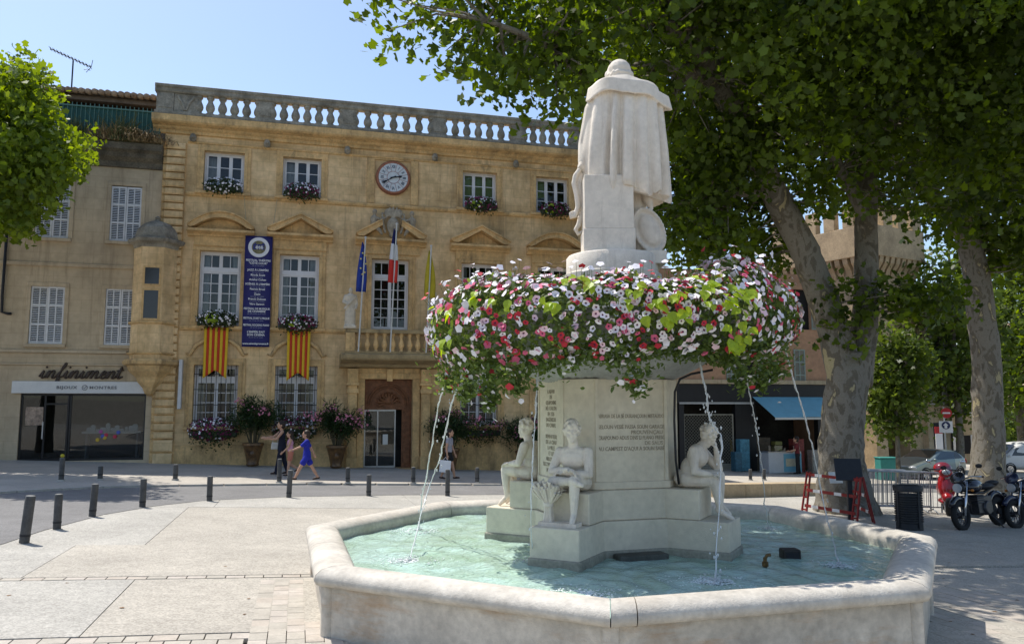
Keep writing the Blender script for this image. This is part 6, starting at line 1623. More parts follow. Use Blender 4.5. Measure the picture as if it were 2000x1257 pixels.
q.build('trunk', M_BARK, TA, smooth=True)
LOW = [(600, -40), (690, 5), (735, 70), (765, 105), (800, 80), (850, 130), (900, 135), (940, 165), (1000, 200), (1050, 205), (1095, 240), (1128, 225), (1145, 330), (1200, 420), (1300, 490), (1340, 520), (1400, 535), (1450, 545), (1500, 575), (1545, 600), (1560, 440), (1600, 470), (1640, 460), (1700, 430), (1740, 480), (1790, 500), (1850, 480), (1900, 470), (2060, 470)]
LX, LY = np.array([p[0] for p in LOW]), np.array([p[1] for p in LOW])
def keepA(p, rg):
    x, y = topx(p)
    if p[1] < 12.2: return False
    if x < -100 or x > 2400: return rg.random() < .5
    if y < -60: return rg.random() < .55
    lim = np.interp(x, LX, LY)
    if y > lim - (52 if x < 1150 else 14): return False
    if 1560 < x < 1800 and 405 < y < 520 and rg.random() < .72: return False
    if p[1] < 21.3 and 345 < y < 640 and abs(x - np.interp(y, [370, 470, 540, 640], [1512, 1562, 1590, 1628])) < 62: return False
    if p[1] < 19.5 and 20 < y < 260 and abs(x - np.interp(y, [50, 130, 255], [1330, 1385, 1450])) < 46: return False
    if math.sin(p[0] * 1.7 + 1) * math.sin(p[1] * 1.9) * math.sin(p[2] * 2.1 + .5) > .24: return False
    return True
ellsA = [((8.6, 19.8, 12.2), (8.5, 6.0, 5.2)), ((3.6, 15.8, 10.0), (5.6, 3.2, 2.6)), ((.6, 14.6, 9.4), (3.6, 1.8, 1.6)), ((5.6, 19.6, 8.2), (2.6, 2.4, 3.2)), ((5.2, 20.4, 6.4), (1.9, 1.8, 1.6)), ((5.4, 22.0, 7.0), (2.6, 1.3, 2.4)), ((4.2, 19.5, 7.6), (1.5, 1.5, 2.0)), ((12.5, 19, 10.5), (5, 4.5, 3.6)), ((7.5, 15.5, 11.2), (4.5, 2.6, 2.4)), ((4.5, 14.6, 13.4), (4.2, 2.4, 2.2)), ((10, 14.5, 13.5), (5, 3, 2.4))]
cA = fill(ellsA, 1620, keepA, 3)
# sprigs low on the limbs
cA += [tuple(at(u, v, 20.2) + Vector((0, s_, 0))) for u, v, s_ in [(1640, 560, 0), (1650, 600, .2), (1642, 640, -.1), (1655, 590, .1), (1660, 665, .1), (1728, 580, .2), (1750, 560, -.3), (1780, 590, .3), (1810, 570, 0), (1845, 580, .1), (1705, 585, -.9), (1735, 600, 0), (1765, 575, 0), (1795, 595, 0), (1825, 585, .2), (1860, 600, .3)]]
# the hanging twigs at the canopy's outer edge
cA += [tuple(at(u, v, 14.4)) for u, v in [(1040, 195), (1090, 205), (1005, 165), (960, 150), (760, 60), (870, 100)]]
relc = lambda cs: [tuple(Vector(c) - b0) for c in cs]
crown(TA, relc(cA), 58, .36, .145, PLANE8, L_PLANE, 31, sk, M_BARK)
# --- second plane tree beside the parked motorbikes
b1 = gnd(1930, 965)
TB = thing('plane_tree', 'tall plane tree with single pale trunk behind the parked motorbikes', 'tree', b1)
q = MB(); sk = []
rb = lambda p: Vector(p) - b1
for P_, rd, s_ in (([b1 + Vector((.05, 0, -.3)), b1 + Vector((.03, 0, .4)), at(1930, 850, 30), at(1927, 720, 30), at(1915, 600, 30), at(1903, 520, 30), at(1888, 450, 30)], [.85, .64, .53, .51, .49, .46, .44], 11),
    ([at(1892, 470, 30), at(1850, 415, 29.6), at(1800, 370, 29.2), at(1760, 320, 28.8), at(1730, 240, 28.5)], [.36, .28, .24, .18, .12], 12), ([at(1890, 460, 30), at(1880, 340, 30), at(1865, 220, 30.2), at(1880, 100, 30.5), at(1890, -60, 31)], [.42, .36, .3, .24, .18], 13), ([at(1880, 340, 30), at(1930, 230, 29.5), at(1975, 120, 29)], [.24, .18, .1], 14)):
    sk += limb_tube(q, [rb(p) for p in P_], rd, 14, .04, s_)
q.build('trunk', M_BARK, TB, smooth=True)
def keepB(p, rg):
    x, y = topx(p)
    if y > np.interp(x, [1560, 1800, 1850, 1900, 2000], [400, 420, 520, 500, 640]) : return False
    if 1560 < x < 1800 and 405 < y < 520: return False
    return rg.random() < (1 if x < 2150 and y > -80 else .4)
cB = fill([((18.5, 29.5, 14), (7.5, 5, 6.5)), ((22, 29, 10), (4.5, 4, 4))], 700, keepB, 5)
crown(TB, [tuple(Vector(c) - b1) for c in cB], 46, .5, .21, PLANE8, L_PLANE, 32, sk, M_BARK)
# --- street tree whose sunlit crown hangs in before the corner house
b2 = Vector((-16.6, 24.0, 0)); b2.z = gz(b2.x, b2.y) + .08
TC = thing('plane_tree', 'sunlit bright green street tree before the corner house', 'tree', b2)
q = MB(); sk = limb_tube(q, [(0, 0, -.2), (.05, 0, 2.0), (.1, -.1, 4.5), (.3, -.2, 7), (.4, -.2, 10)], [.34, .26, .22, .16, .08], 12, .04, 21)
for k in range(7):
    a = k * .9 - .4; sk += limb_tube(q, [(.25, -.1, 6.2 + k * .4), (.15 + .9 * math.cos(a), .9 * math.sin(a), 7.4 + k * .45), (.2 + 2.2 * math.cos(a), 2.0 * math.sin(a), 8.4 + k * .45)], [.10, .06, .025], 8, .03, 22 + k)
q.build('trunk', M_BARK, TC, smooth=True)
EX = [(80, 20), (100, 52), (130, 72), (160, 85), (190, 100), (215, 78), (240, 105), (262, 160), (300, 178), (330, 150), (360, 112), (400, 95), (430, 62), (455, 40)]
def keepC(p, rg):
    x, y = topx(p)
    if x < -10: return y < 400 or x < -140
    jag = 26 * math.sin(p[2] * 5.1 + p[1] * 2) * math.sin(p[0] * 4.3 + 1)
    return x < np.interp(y, [e[0] for e in EX], [e[1] - 14 for e in EX]) + jag and y < 445 + jag and y > 70
cC = fill([((-14.6, 23.6, 8.9), (4.4, 3.0, 3.9))], 520, keepC, 8)
crown(TC, [tuple(Vector(c) - b2) for c in cC], 40, .28, .15, PLANE8, L_PLANE2, 33, sk, M_BARK, reach=1.2)
# --- young tree in front of the gate tower, and trees down the street
def bgtree(name, lab, base, hgt, ells, n, per, size, mt, seed, keep=None, tr=.12):
    base = Vector(base); o = thing(name, lab, 'tree', base); q = MB()
    sk = limb_tube(q, [(0, 0, -.3), (.05, 0, hgt * .3), (0, .05, hgt * .6), (.05, 0, hgt * .92)], [tr * 1.3, tr, tr * .7, tr * .25], 8, .04, seed)
    for k in range(6):
        a = k * 2.4; z = hgt * (.4 + .08 * k); e = ells[0][1]; sk += limb_tube(q, [(0, 0, z), (e[0] * .4 * math.cos(a), e[1] * .4 * math.sin(a), z + hgt * .1), (e[0] * .75 * math.cos(a), e[1] * .75 * math.sin(a), z + hgt * .16)], [tr * .5, tr * .3, tr * .1], 6, .03, seed + k)
    q.build('trunk', M_BARK, o, smooth=True)
    cs = fill([(tuple(Vector(c) + base), r_) for c, r_ in ells], n, keep or (lambda p, rg: True), seed)
    crown(o, [tuple(Vector(c) - base) for c in cs], per, max(.25, size * 1.9), size, PLANE if size < .3 else LEAF, mt, seed + 50, sk, M_BARK, reach=7); return o
def gpt(u, Y): x = (u - 1000) / FPX * Y; return Vector((x, Y, gz(x, Y)))
bgtree('young_tree', 'slender young tree standing before the gate tower arch', gpt(1743, 34), 7.0, [((0, 0, 4.3), (1.35, 1.35, 2.6))], 130, 30, .20, L_BG, 61, tr=.09)
bgtree('street_tree', 'bright leafy tree beyond the tower at the street corner', gpt(1865, 48), 15, [((0, 0, 8.0), (3.2, 3.2, 5.5))], 230, 26, .36, L_BG, 62, tr=.2)
bgtree('street_tree', 'wide sunlit tree behind the pale trunk of the second plane tree', gpt(1985, 56), 18, [((0, 0, 10), (5.2, 4, 7))], 380, 26, .40, L_BG, 63, tr=.25)
bgtree('street_tree', 'tall dense tree above the white van', gpt(2130, 50), 16, [((0, 0, 9), (5, 4, 6.5))], 260, 26, .40, L_PLANE, 64, tr=.25)
bgtree('round_bush', 'rounded green bush far down the street above the van', gpt(1978, 75), 5.2, [((0, 0, 2.7), (2.2, 2.2, 2.4))], 130, 26, .36, L_BG, 65, tr=.12)
bgtree('street_tree', 'dark tree seen between the forked trunk and the gate tower', gpt(1545, 60), 15, [((0, 0, 10.5), (4.5, 3, 4.5))], 220, 26, .4, L_PLANE, 66, tr=.2)
# ------------------------------------------------------------------ people
SKIN = mat('skin', (.52, .30, .20), .6, .06, 8, spec=.35); HAIRD = mat('hair_dark', (.025, .016, .012), .5, .2, 20); HAIRB = mat('hair_brown', (.05, .03, .018), .5, .2, 20)
def person(lab, loc, face, H, legs, arms, build):
    """legs/arms: {side: (swing, bend)} in degrees, forward positive; build(body joints) dresses the figure"""
    root = thing('person', lab, 'person', loc, face); k = H
    J = {}; hipz = .50 * k
    J['pel'] = Vector((0, 0, hipz)); J['chest'] = Vector((.012 * k, 0, .72 * k)); J['neck'] = Vector((.015 * k, 0, .825 * k)); J['head'] = Vector((.03 * k, 0, .925 * k))
    for sd in (1, -1):
        sw, bd = legs[sd]; a = R(sw); h = Vector((0, sd * .05 * k, hipz - .01 * k)); kn = h + Vector((math.sin(a), 0, -math.cos(a))) * .245 * k
        b = R(sw - bd); an = kn + Vector((math.sin(b), 0, -math.cos(b))) * .225 * k; ft = R(sw - bd) * .6; toe = an + Vector((math.cos(ft), sd * .12, math.sin(ft) * .6 - .22)) * .085 * k
        J['hip', sd], J['kn', sd], J['an', sd], J['toe', sd] = h, kn, an, toe
        sw, bd, out = arms[sd]; a = R(sw); s_ = Vector((.012 * k, sd * .105 * k, .795 * k)); el = s_ + Vector((math.sin(a), sd * out, -math.cos(a))).normalized() * .175 * k
        b = R(sw + bd); wr = el + Vector((math.sin(b), sd * out * .3, -math.cos(b))).normalized() * .145 * k; J['sh', sd], J['el', sd], J['wr', sd] = s_, el, wr
    low = min(min(J['an', s].z - .035 * k, J['toe', s].z - .014 * k) for s in (1, -1))
    for key in J: J[key] = J[key] - Vector((0, 0, low))
    q = MB(); f = k / 1.6
    q.ell(J['pel'], (.095 * f, .145 * f, .12 * f)); q.ell(J['pel'].lerp(J['chest'], .5), (.085 * f, .12 * f, .16 * f)); q.ell(J['chest'], (.10 * f, .145 * f, .15 * f)); q.ell(J['chest'] + Vector((0, 0, .10 * f)), (.07 * f, .155 * f, .06 * f))
    limb(q, [J['chest'] + Vector((0, 0, .12 * f)), J['head'] - Vector((.01, 0, .06 * f))], [.055 * f, .045 * f])
    M3 = head(q, J['head'], build.get('yaw', 0), 0, 1.08 * f, build.get('nod', 0))
    for sd in (1, -1):
        limb(q, [J['hip', sd], J['hip', sd].lerp(J['kn', sd], .4), J['kn', sd]], [.085 * f, .078 * f, .052 * f]); limb(q, [J['kn', sd], J['kn', sd].lerp(J['an', sd], .35), J['an', sd]], [.05 * f, .052 * f, .032 * f])
        limb(q, [J['an', sd] + Vector((-.02, 0, -.015)) * f, J['an', sd].lerp(J['toe', sd], .6), J['toe', sd]], [.034 * f, .033 * f, .022 * f])
        limb(q, [J['sh', sd], J['sh', sd].lerp(J['el', sd], .5), J['el', sd]], [.05 * f, .045 * f, .035 * f]); limb(q, [J['el', sd], J['el', sd].lerp(J['wr', sd], .4), J['wr', sd]], [.036 * f, .035 * f, .024 * f])
        hand(q, J['wr', sd], (J['wr', sd] - J['el', sd]), (0, -sd, .2), 1.0 * f, build.get('curl', .5), sd)
    organic('body', q, build.get('skin', SKIN), root, .0085, 3)
    q = MB()
    for sd in (1, -1): q = MB(); q.ell(J['head'] + M3 @ (Vector((.082, sd * .030, .002)) * 1.08 * f), (.010 * f, .014 * f, .008 * f), 8, 5); q.build('eye', MATS['hair_dark'], root, smooth=True)
    for g_ in build['wear']:
        q = MB(); kind = g_[0]; mt = g_[1]; e = .014 * f; p = g_[2] if len(g_) > 2 else {}
        if kind == 'top':
            q.ell(J['pel'] + Vector((0, 0, .10 * f)), (.10 * f + e, .135 * f + e, .11 * f)); q.ell(J['pel'].lerp(J['chest'], .5), (.088 * f + e, .125 * f + e, .17 * f)); q.ell(J['chest'], (.104 * f + e, .15 * f + e, .155 * f)); q.ell(J['chest'] + Vector((0, 0, .10 * f)), (.07 * f + e, .155 * f + e, .065 * f))
            if p.get('long'): q.lathe([(.10 * f + e, .14 * f), (.115 * f + e, 0), (.12 * f + e, -.12 * f)], 16, tuple(J['pel']), sy=1.3)
            sl = p.get('sleeve', 0)
            if sl:
                for sd in (1, -1): t = J['sh', sd].lerp(J['el', sd], sl); limb(q, [J['sh', sd], t], [.062 * f, .056 * f])
        if kind == 'shorts':
            q.ell(J['pel'], (.10 * f + e, .15 * f + e, .125 * f))
            for sd in (1, -1): t = J['hip', sd].lerp(J['kn', sd], p.get('len', .6)); limb(q, [J['hip', sd], J['hip', sd].lerp(t, .5), t], [.098 * f, .095 * f, p.get('w', .088) * f])
        if kind == 'trousers':
            q.ell(J['pel'], (.10 * f + e, .15 * f + e, .12 * f))
            for sd in (1, -1): limb(q, [J['hip', sd], J['hip', sd].lerp(J['kn', sd], .5), J['kn', sd], J['an', sd]], [.10 * f, .09 * f, .07 * f, .058 * f])
        if kind == 'skirt':
            L_ = p.get('len', .3) * f; q.lathe([(.105 * f, .10 * f), (.125 * f, .02 * f), (.15 * f, -L_ * .6), (.165 * f, -L_)], 18, tuple(J['pel']), sy=1.15)
        if kind == 'shoes':
            for sd in (1, -1):
                q = MB(); limb(q, [J['an', sd] + Vector((-.03, 0, -.02)) * f, J['an', sd].lerp(J['toe', sd], .5) - Vector((0, 0, .006)), J['toe', sd] + Vector((.012, 0, 0))], [.038 * f, .038 * f, .026 * f]); organic('shoe', q, mt, root, .011, 2)
            continue
        if kind == 'hair':
            c = J['head']; s_ = 1.08 * f
            q.ell(c + M3 @ (Vector((-.030, 0, .032)) * s_), (.107 * s_, .097 * s_, .100 * s_), 14, 9, M3); q.ell(c + M3 @ (Vector((-.055, 0, -.03)) * s_), (.066 * s_, .088 * s_, .09 * s_), 12, 8, M3)
            if p.get('long'): limb(q, [c + M3 @ (Vector((-.06, 0, -.04)) * s_), c + M3 @ (Vector((-.095, 0, -.18)) * s_), c + M3 @ (Vector((-.10, 0, -.18 - p['long'])) * s_)], [.075 * s_, .075 * s_, .03 * s_])
            if p.get('bun'): q.ell(c + M3 @ (Vector((-.09, 0, .08)) * s_), (.045 * s_, .045 * s_, .045 * s_))
        organic({'top': 'shirt', 'shorts': 'shorts', 'trousers': 'trousers', 'skirt': 'skirt', 'shoes': 'shoes', 'hair': 'hair'}[kind], q, mt, root, .011, 2)
    return root, J
def stand(u, v, lift=.0): p = gnd(u, v); p.z += lift; return p
BL = mat('blue_cotton', (.02, .03, .36), .8, .12, 9); NV_ = mat('navy_cotton', (.012, .014, .03), .8, .15, 9); PKC = mat('pink_cotton', (.60, .30, .42), .8, .08, 9); CO = mat('coral_cotton', (.52, .19, .13), .8, .1, 9); GR = mat('grey_lilac_cotton', (.34, .33, .38), .8, .1, 9); BK = mat('black_cotton', (.018, .018, .02), .8, .1, 9); SND = mat('sandal', (.05, .03, .025), .7, .1, 9); RD = mat('maroon_cotton', (.16, .025, .03), .8, .1, 9)
FD = PHI + PI                                                   # walking along the fronts, towards the corner house
pb = stand(598, 943, .09)
person('child in a bright blue shirt and shorts striding along the pavement', pb, FD + .05, 1.50, {1: (31, 6), -1: (-27, 4)}, {1: (48, 22, .12), -1: (-34, 8, .25)}, dict(wear=[('top', BL, {'sleeve': .75, 'long': 1}), ('shorts', BL, {'len': .58, 'w': .098}), ('shoes', SND), ('hair', HAIRB)], yaw=-.1))
r2, _ = person('girl in a pink top and coral shorts with one leg lifted', stand(566, 934, .09), FD + .1, 1.38, {1: (8, 2), -1: (2, 62)}, {1: (18, 30, .1), -1: (-20, 20, .2)}, dict(wear=[('top', PKC, {'sleeve': 0}), ('shorts', CO, {'len': .5, 'w': .10}), ('shoes', SND), ('hair', HAIRD, {'long': .22})]))
wm = stand(549, 931, .09)
r3, J3 = person('woman in a dark sleeveless top and navy trousers holding one arm forward', wm, FD + .1, 1.68, {1: (14, 4), -1: (-12, 6)}, {1: (38, 55, .15), -1: (55, 30, .1)}, dict(wear=[('top', NV_, {'sleeve': 0, 'long': 1}), ('trousers', NV_), ('shoes', SND), ('hair', HAIRD, {'bun': 1})]))
hb = thing('handbag', 'small white handbag carried by the woman in navy', 'bag', wm + Matrix.Rotation(FD + .1, 3, 'Z') @ Vector((.20, -.16, .78)), FD + .1)
q = MB(); q.ext([(-.13, 0), (.13, 0), (.11, .22), (-.11, .22)], -.05, .05, 'y'); q.build('bag_body', mat('bag_white', (.62, .60, .55), .6, .08, 9), hb, bevel=.02)
q = MB(); q.tube([(-.09, 0, .2), (-.05, 0, .38), (.05, 0, .38), (.09, 0, .2)], .008, 6); q.build('strap', MATS['bag_white'], hb)
w2 = stand(876, 940, .09)
r4, J4 = person('dark-haired woman in a grey top carrying a white shopping bag', w2, FD + PI - .5, 1.62, {1: (16, 4), -1: (-14, 8)}, {1: (8, 12, .15), -1: (-6, 14, .18)}, dict(wear=[('top', GR, {'sleeve': .35}), ('shorts', BK, {'len': .45, 'w': .1}), ('shoes', SND), ('hair', HAIRD, {'long': .18})]))
wr = w2 + Matrix.Rotation(FD + PI - .5, 3, 'Z') @ J4['wr', -1]
sb = thing('shopping_bag', 'white paper shopping bag held by the woman in grey', 'bag', wr + Vector((-.06, -.12, -.52)), PHI - .1)
q = MB(); q.ext([(-.19, 0), (.17, -.04), (.20, .34), (-.15, .38)], -.05, .05, 'y'); q.build('bag_body', mat('paper_white', (.80, .80, .82), .7, .04, 9), sb, bevel=.008)
q = MB(); q.tube([(-.07, 0, .36), (0.02, 0, .47), (.10, 0, .35)], .006, 6); q.build('handle', MATS['paper_white'], sb)
ps = NV * (DF + 1.3) + TV * fac(1558, 900, 1.3)[0]; ps.z = gz(ps.x, ps.y) + .088
person('person in a maroon shirt and black trousers at the ice cream counter', ps, PHI + 2.6, 1.70, {1: (4, 2), -1: (-4, 2)}, {1: (20, 60, .15), -1: (15, 40, .15)}, dict(wear=[('top', RD, {'sleeve': .7}), ('trousers', BK), ('shoes', BK), ('hair', HAIRD)]))
# ------------------------------------------------------------------ bollards
M_BOL = mat('bollard_steel', (.085, .082, .078), .55, .25, 6, .1, 40, stain=((.22, .19, .15), .5, 5, 1.2)); M_CAP = mat('bollard_cap', (.20, .20, .19), .5, .15, 9)
def bollard(u, v, top, lean, lab, grp, r=.062, lift=0.0, yellow=False):
    p = gnd(u, v); p.z += lift; h = at(u, top, p.y).z - p.z
    o = thing('bollard', lab, 'bollard', p, 0, grp)
    q = MB(); q.lathe([(r, -.06), (r, h - .02), (r * .9, h - .004)], 18); q.build('post', M_BOL, o, smooth=R(40))
    q = MB(); q.lathe([(r * .93, h - .003), (r * .9, h + .006), (r * .5, h + .012)], 18); q.build('cap', M_CAP, o, smooth=R(60))
    q = MB(); q.lathe([(r + .004, .10), (r + .004, .13)], 18, cap=False); q.build('ring', M_IRON, o)
    q = MB(); q.lathe([(r + .03, -.04), (r + .025, .006)], 18); q.build('collar', M_KERB, o)
    if yellow: q = MB(); q.ell((0, 0, h + .06), (.05, .05, .05), 10, 6); q.build('yellow_knob', mat('knob_yellow', (.5, .42, .03), .5, .1, 9), o, smooth=True)
    o.rotation_euler = (0, R(lean), 0); return o
G1, G2 = 'bollards along the near road edge', 'bollards along the far pavement'
near_b = [(47, 1060, 968, 4.5, 'scratched leaning bollard, first of the near row on the road bend'), (111, 1033, 965, 0, 'upright bollard, second along the near road edge'), (180, 1008, 945, 2.5, 'slightly leaning scratched bollard, third along the near road edge'), (278, 990, 935, 0, 'bollard on the near road edge, fourth along the bend'), (409, 978, 930, -.5, 'bollard on the near road edge, fifth along the bend'), (564, 971, 918, 1.8, 'slightly tilted bollard on the near road edge before the walking child'), (720, 968, 927, 0, 'bollard on the near road edge opposite the town hall door'), (874, 968, 917, 0, 'bollard on the near road edge next to the woman with the bag')]
for k, (u, v, t, ln, lab) in enumerate(near_b): bollard(u, v, t, ln, lab, G1, .062 if k else .07)
far_b = [(119, 943, 894, 0, 'pavement bollard with a yellow knob before the jewellery shop door'), (195, 941, 910, 0, 'pavement bollard before the jewellery shop window'), (342, 941, 907, 0, 'pavement bollard before the corner pier'), (545, 946, 896, 0, 'tall pavement bollard beside the woman in navy'), (679, 947, 913, 0, 'pavement bollard before the pink oleander'), (807, 947, 912, 0, 'pavement bollard just past the town hall door'), (932, 946, 913, 0, 'pavement bollard behind the fountain rim'), (1466, 940, 916, 0, 'pavement bollard outside the lattice shop, first of a pair'), (1493, 940, 916, 0, 'pavement bollard outside the ice cream shop, second of a pair')]
for k, (u, v, t, ln, lab) in enumerate(far_b): bollard(u, v, t, ln, lab, G2, .065, .09, k == 0)
# ------------------------------------------------------------------ low stone wall seat
a, b = gnd(1405, 972), gnd(1600, 967)
d = (b - a); L_ = d.length; rz = math.atan2(d.y, d.x)
LW = thing('stone_bench_wall', 'long low beige stone wall seat behind the fountain', 'bench', a, rz)
n = 4
for k in range(n):
    q = MB(); x0, x1 = L_ * k / n + .003, L_ * (k + 1) / n - .003
    dz0, dz1 = d.z * x0 / L_, d.z * x1 / L_; h = .40
    vs = [(x0, 0, dz0 - .1), (x1, 0, dz1 - .1), (x1, .55, dz1 - .1), (x0, .55, dz0 - .1), (x0, 0, dz0 + h), (x1, 0, dz1 + h), (x1, .55, dz1 + h), (x0, .55, dz0 + h)]
    q.add(vs, [(3, 2, 1, 0), (4, 5, 6, 7), (0, 1, 5, 4), (1, 2, 6, 5), (2, 3, 7, 6), (3, 0, 4, 7)]); q.build('stone_block', mat('bench_stone', (.46, .36, .23), .85, .15, 2, .3, 60), LW, bevel=.02)
# ------------------------------------------------------------------ litter bin
p = gnd(1777, 1033)
BN_ = thing('litter_bin', 'dark slatted metal litter bin by the crowd barriers', 'litter bin', p)
M_BIN = mat('bin_dark', (.022, .025, .03), .5, .15, 8); rb_ = .29; hb_ = at(1777, 947, p.y).z - p.z
q = MB(); q.lathe([(rb_ * .94, 0), (rb_ * .94, .14), (rb_ * .9, .15), (rb_ * .88, hb_ * .8)], 28); q.build('liner', M_BIN, BN_, smooth=R(40))
for k in range(13): z = .17 + (hb_ - .30) * k / 13; q = MB(); q.lathe([(rb_ * .9, z), (rb_, z + .006), (rb_, z + .026), (rb_ * .9, z + .036)], 28, cap=False); q.build('slat', M_BIN, BN_, smooth=R(60))
q = MB(); q.lathe([(rb_ * .97, hb_ - .13), (rb_ * 1.04, hb_ - .12), (rb_ * 1.06, hb_ - .02), (rb_ * 1.02, hb_), (rb_ * .8, hb_), (rb_ * .78, hb_ - .1)], 28, cap=False); q.build('rim', M_BIN, BN_, smooth=R(40))
for k in range(4): a_ = k * PI / 2 + .3; q = MB(); q.box(-.02, .02, -.012, .012, .05, hb_ - .05); o = q.build('upright', M_BIN, BN_); o.location = (rb_ * 1.0 * math.cos(a_), rb_ * math.sin(a_), 0); o.rotation_euler.z = a_ + PI / 2
# ------------------------------------------------------------------ information lectern
p = gnd(1662, 1018); hp = at(1662, 930, p.y).z - p.z
IP = thing('information_lectern', 'dark information panel on a post, seen from behind', 'sign', p)
q = MB(); q.box(-.06, .06, -.04, .04, -.05, hp + .1); q.build('post', M_BIN, IP, bevel=.008)
q = MB(); q.box(-.30, .30, -.02, .02, -.27, .27); o = q.build('panel', M_BIN, IP, bevel=.008); o.location = (0, .02, hp + .16); o.rotation_euler = (R(-24), 0, R(-12))
# ------------------------------------------------------------------ crowd barriers
M_GALV = mat('galvanised_tube', (.36, .38, .40), .4, .12, 9, metal=.5)
def barrier_mesh():
    q = MB(); L_, H_, z0 = 2.3, 1.08, .16
    c = .14; pts = [(0, 0, 0.02), (0, 0, H_ - c), (.02, 0, H_ - .05), (.07, 0, H_ - .01), (c, 0, H_), (L_ - c, 0, H_), (L_ - .07, 0, H_ - .01), (L_ - .02, 0, H_ - .05), (L_, 0, H_ - c), (L_, 0, .02)]
    q.tube(pts, .022, 8); q.tube([(0, 0, z0), (L_, 0, z0)], .018, 6)
    fr = q.mesh('frame'); fr.materials.append(M_GALV); shade(fr, R(60))
    q = MB(); q.bar((0, 0, z0), (0, 0, H_ - .02), .009, 6); br = q.mesh('bar'); br.materials.append(M_GALV)
    q = MB(); q.tube([(0, -.28, .01), (0, -.2, .05), (0, 0, .12), (0, .2, .05), (0, .28, .01)], .02, 6); ft = q.mesh('foot'); ft.materials.append(M_GALV); return fr, br, ft
fr_me, br_me, ft_me = barrier_mesh()
e0 = gnd(1838, 1003)
for k, lab in enumerate(['steel crowd barrier standing against the litter bin, outermost of four', 'steel crowd barrier, second in the row of four', 'steel crowd barrier, third in the row of four', 'steel crowd barrier nearest the plane tree barriers, last of four']):
    pp = [(1790, 997), (1808, 1000), (1824, 1001), (1840, 1002)][3 - k]; p = gnd(*pp); p.y += .15 * k
    p.z = gz(p.x, p.y)
    o = thing('crowd_barrier', lab, 'barrier', p, PI + .10 + .03 * k, 'stacked crowd barriers')
    obj('frame', fr_me, None, o)
    for j in range(17): obj('bar', br_me, None, o, (.12 + j * .129, 0, 0))
    for x in (.25, 2.05): obj('foot', ft_me, None, o, (x, 0, -.01))
    o.rotation_euler.y = -.03
# ------------------------------------------------------------------ red and white plastic barriers round the tree
M_PR = mat('barrier_red', (.24, .022, .02), .6, .2, 6); M_PW = mat('barrier_white', (.66, .66, .66), .5, .08, 6)
def plastic_barrier(pa, pb_, lab):
    d = pb_ - pa; L_ = Vector((d.x, d.y)).length; o = thing('plastic_barrier', lab, 'barrier', pa, math.atan2(d.y, d.x), 'red and white barriers round the plane tree'); sl_ = d.z / L_
    for x in (0, L_):
        q = MB()
        for dx in (-.06, .06):
            q.add([(x + dx * 1.5 - .018, -.22, sl_ * x), (x + dx * 1.5 + .018, -.22, sl_ * x), (x + dx + .018, -.02, sl_ * x + 1.05), (x + dx - .018, -.02, sl_ * x + 1.05), (x + dx * 1.5 - .018, -.18, sl_ * x), (x + dx * 1.5 + .018, -.18, sl_ * x), (x + dx + .018, .02, sl_ * x + 1.05), (x + dx - .018, .02, sl_ * x + 1.05)], [(0, 1, 2, 3), (7, 6, 5, 4), (0, 4, 5, 1), (1, 5, 6, 2), (2, 6, 7, 3), (3, 7, 4, 0)])
        for z in (.12, .42, .72, 1.0): y = -.2 + .19 * z; q.box(x - .07, x + .07, y - .014, y + .014, sl_ * x + z - .02, sl_ * x + z + .02)
        q.build('end_frame', M_PR, o)
    for z in (.22, .60, .98):
        y = -.2 + .19 * z; n = 7
        for k in range(n):
            a_, b_ = L_ * k / n, L_ * (k + 1) / n; q = MB(); h = .035
            q.add([(a_, y - .014, sl_ * a_ + z - h), (b_, y - .014, sl_ * b_ + z - h), (b_, y - .014, sl_ * b_ + z + h), (a_, y - .014, sl_ * a_ + z + h), (a_, y + .014, sl_ * a_ + z - h), (b_, y + .014, sl_ * b_ + z - h), (b_, y + .014, sl_ * b_ + z + h), (a_, y + .014, sl_ * a_ + z + h)], [(0, 1, 2, 3), (7, 6, 5, 4), (0, 4, 5, 1), (1, 5, 6, 2), (2, 6, 7, 3), (3, 7, 4, 0)])
            q.build('rail', M_PW if k in (1, 4) else M_PR, o)
A_, B_ = gnd(1583, 1003), gnd(1682, 1021); C_ = B_ + Vector((.5, 1.9, 0)); C_.z = gz(C_.x, C_.y)
plastic_barrier(A_, B_, 'red and white plastic barrier on the fountain side of the plane tree'); plastic_barrier(B_ + Vector((.12, .1, 0)), C_, 'red plastic barrier edge-on behind the information panel')
q = MB(); q.box(-.17, .17, -.006, .006, -.14, .14); o = q.build('notice', MATS['paper'], None); o.location = at(1632, 932, 20.15); o.rotation_euler = (R(-14), 0, R(8)); tag(o, 'small white notice hung on the plane tree trunk', 'notice')
# ------------------------------------------------------------------ road signs
p = gpt2(1838, 40); NS = thing('no_entry_sign', 'round red no entry sign with arrow plate on a post', 'road sign', p, -.35)
zc = at(1843, 806, 40).z - p.z
q = MB(); q.bar((0, 0, -.1), (0, 0, zc + .3), .035, 8); q.build('post', M_GALV, NS)
q = MB(); q.disc((.1, -.06, zc), .25, (0, 1, 0), .02, 28); q.build('disc', mat('sign_red', (.42, .02, .025), .45, .08, 5), NS)
q = MB(); q.box(-.07, .27, -.078, -.071, zc - .038, zc + .038); q.build('white_bar', mat('sign_white_paint', (.7, .7, .7), .5, .03, 5), NS)
z2 = at(1843, 832, 40).z - p.z
q = MB(); q.box(-.25, .35, -.07, -.05, z2 - .32, z2 + .26); q.build('plate', MATS['sign_white_paint'], NS)
q = MB(); q.disc((.05, -.08, z2 + .05), .19, (0, 1, 0), .01, 22); q.build('arrow_disc', mat('sign_navy', (.02, .03, .10), .5, .05, 5), NS)
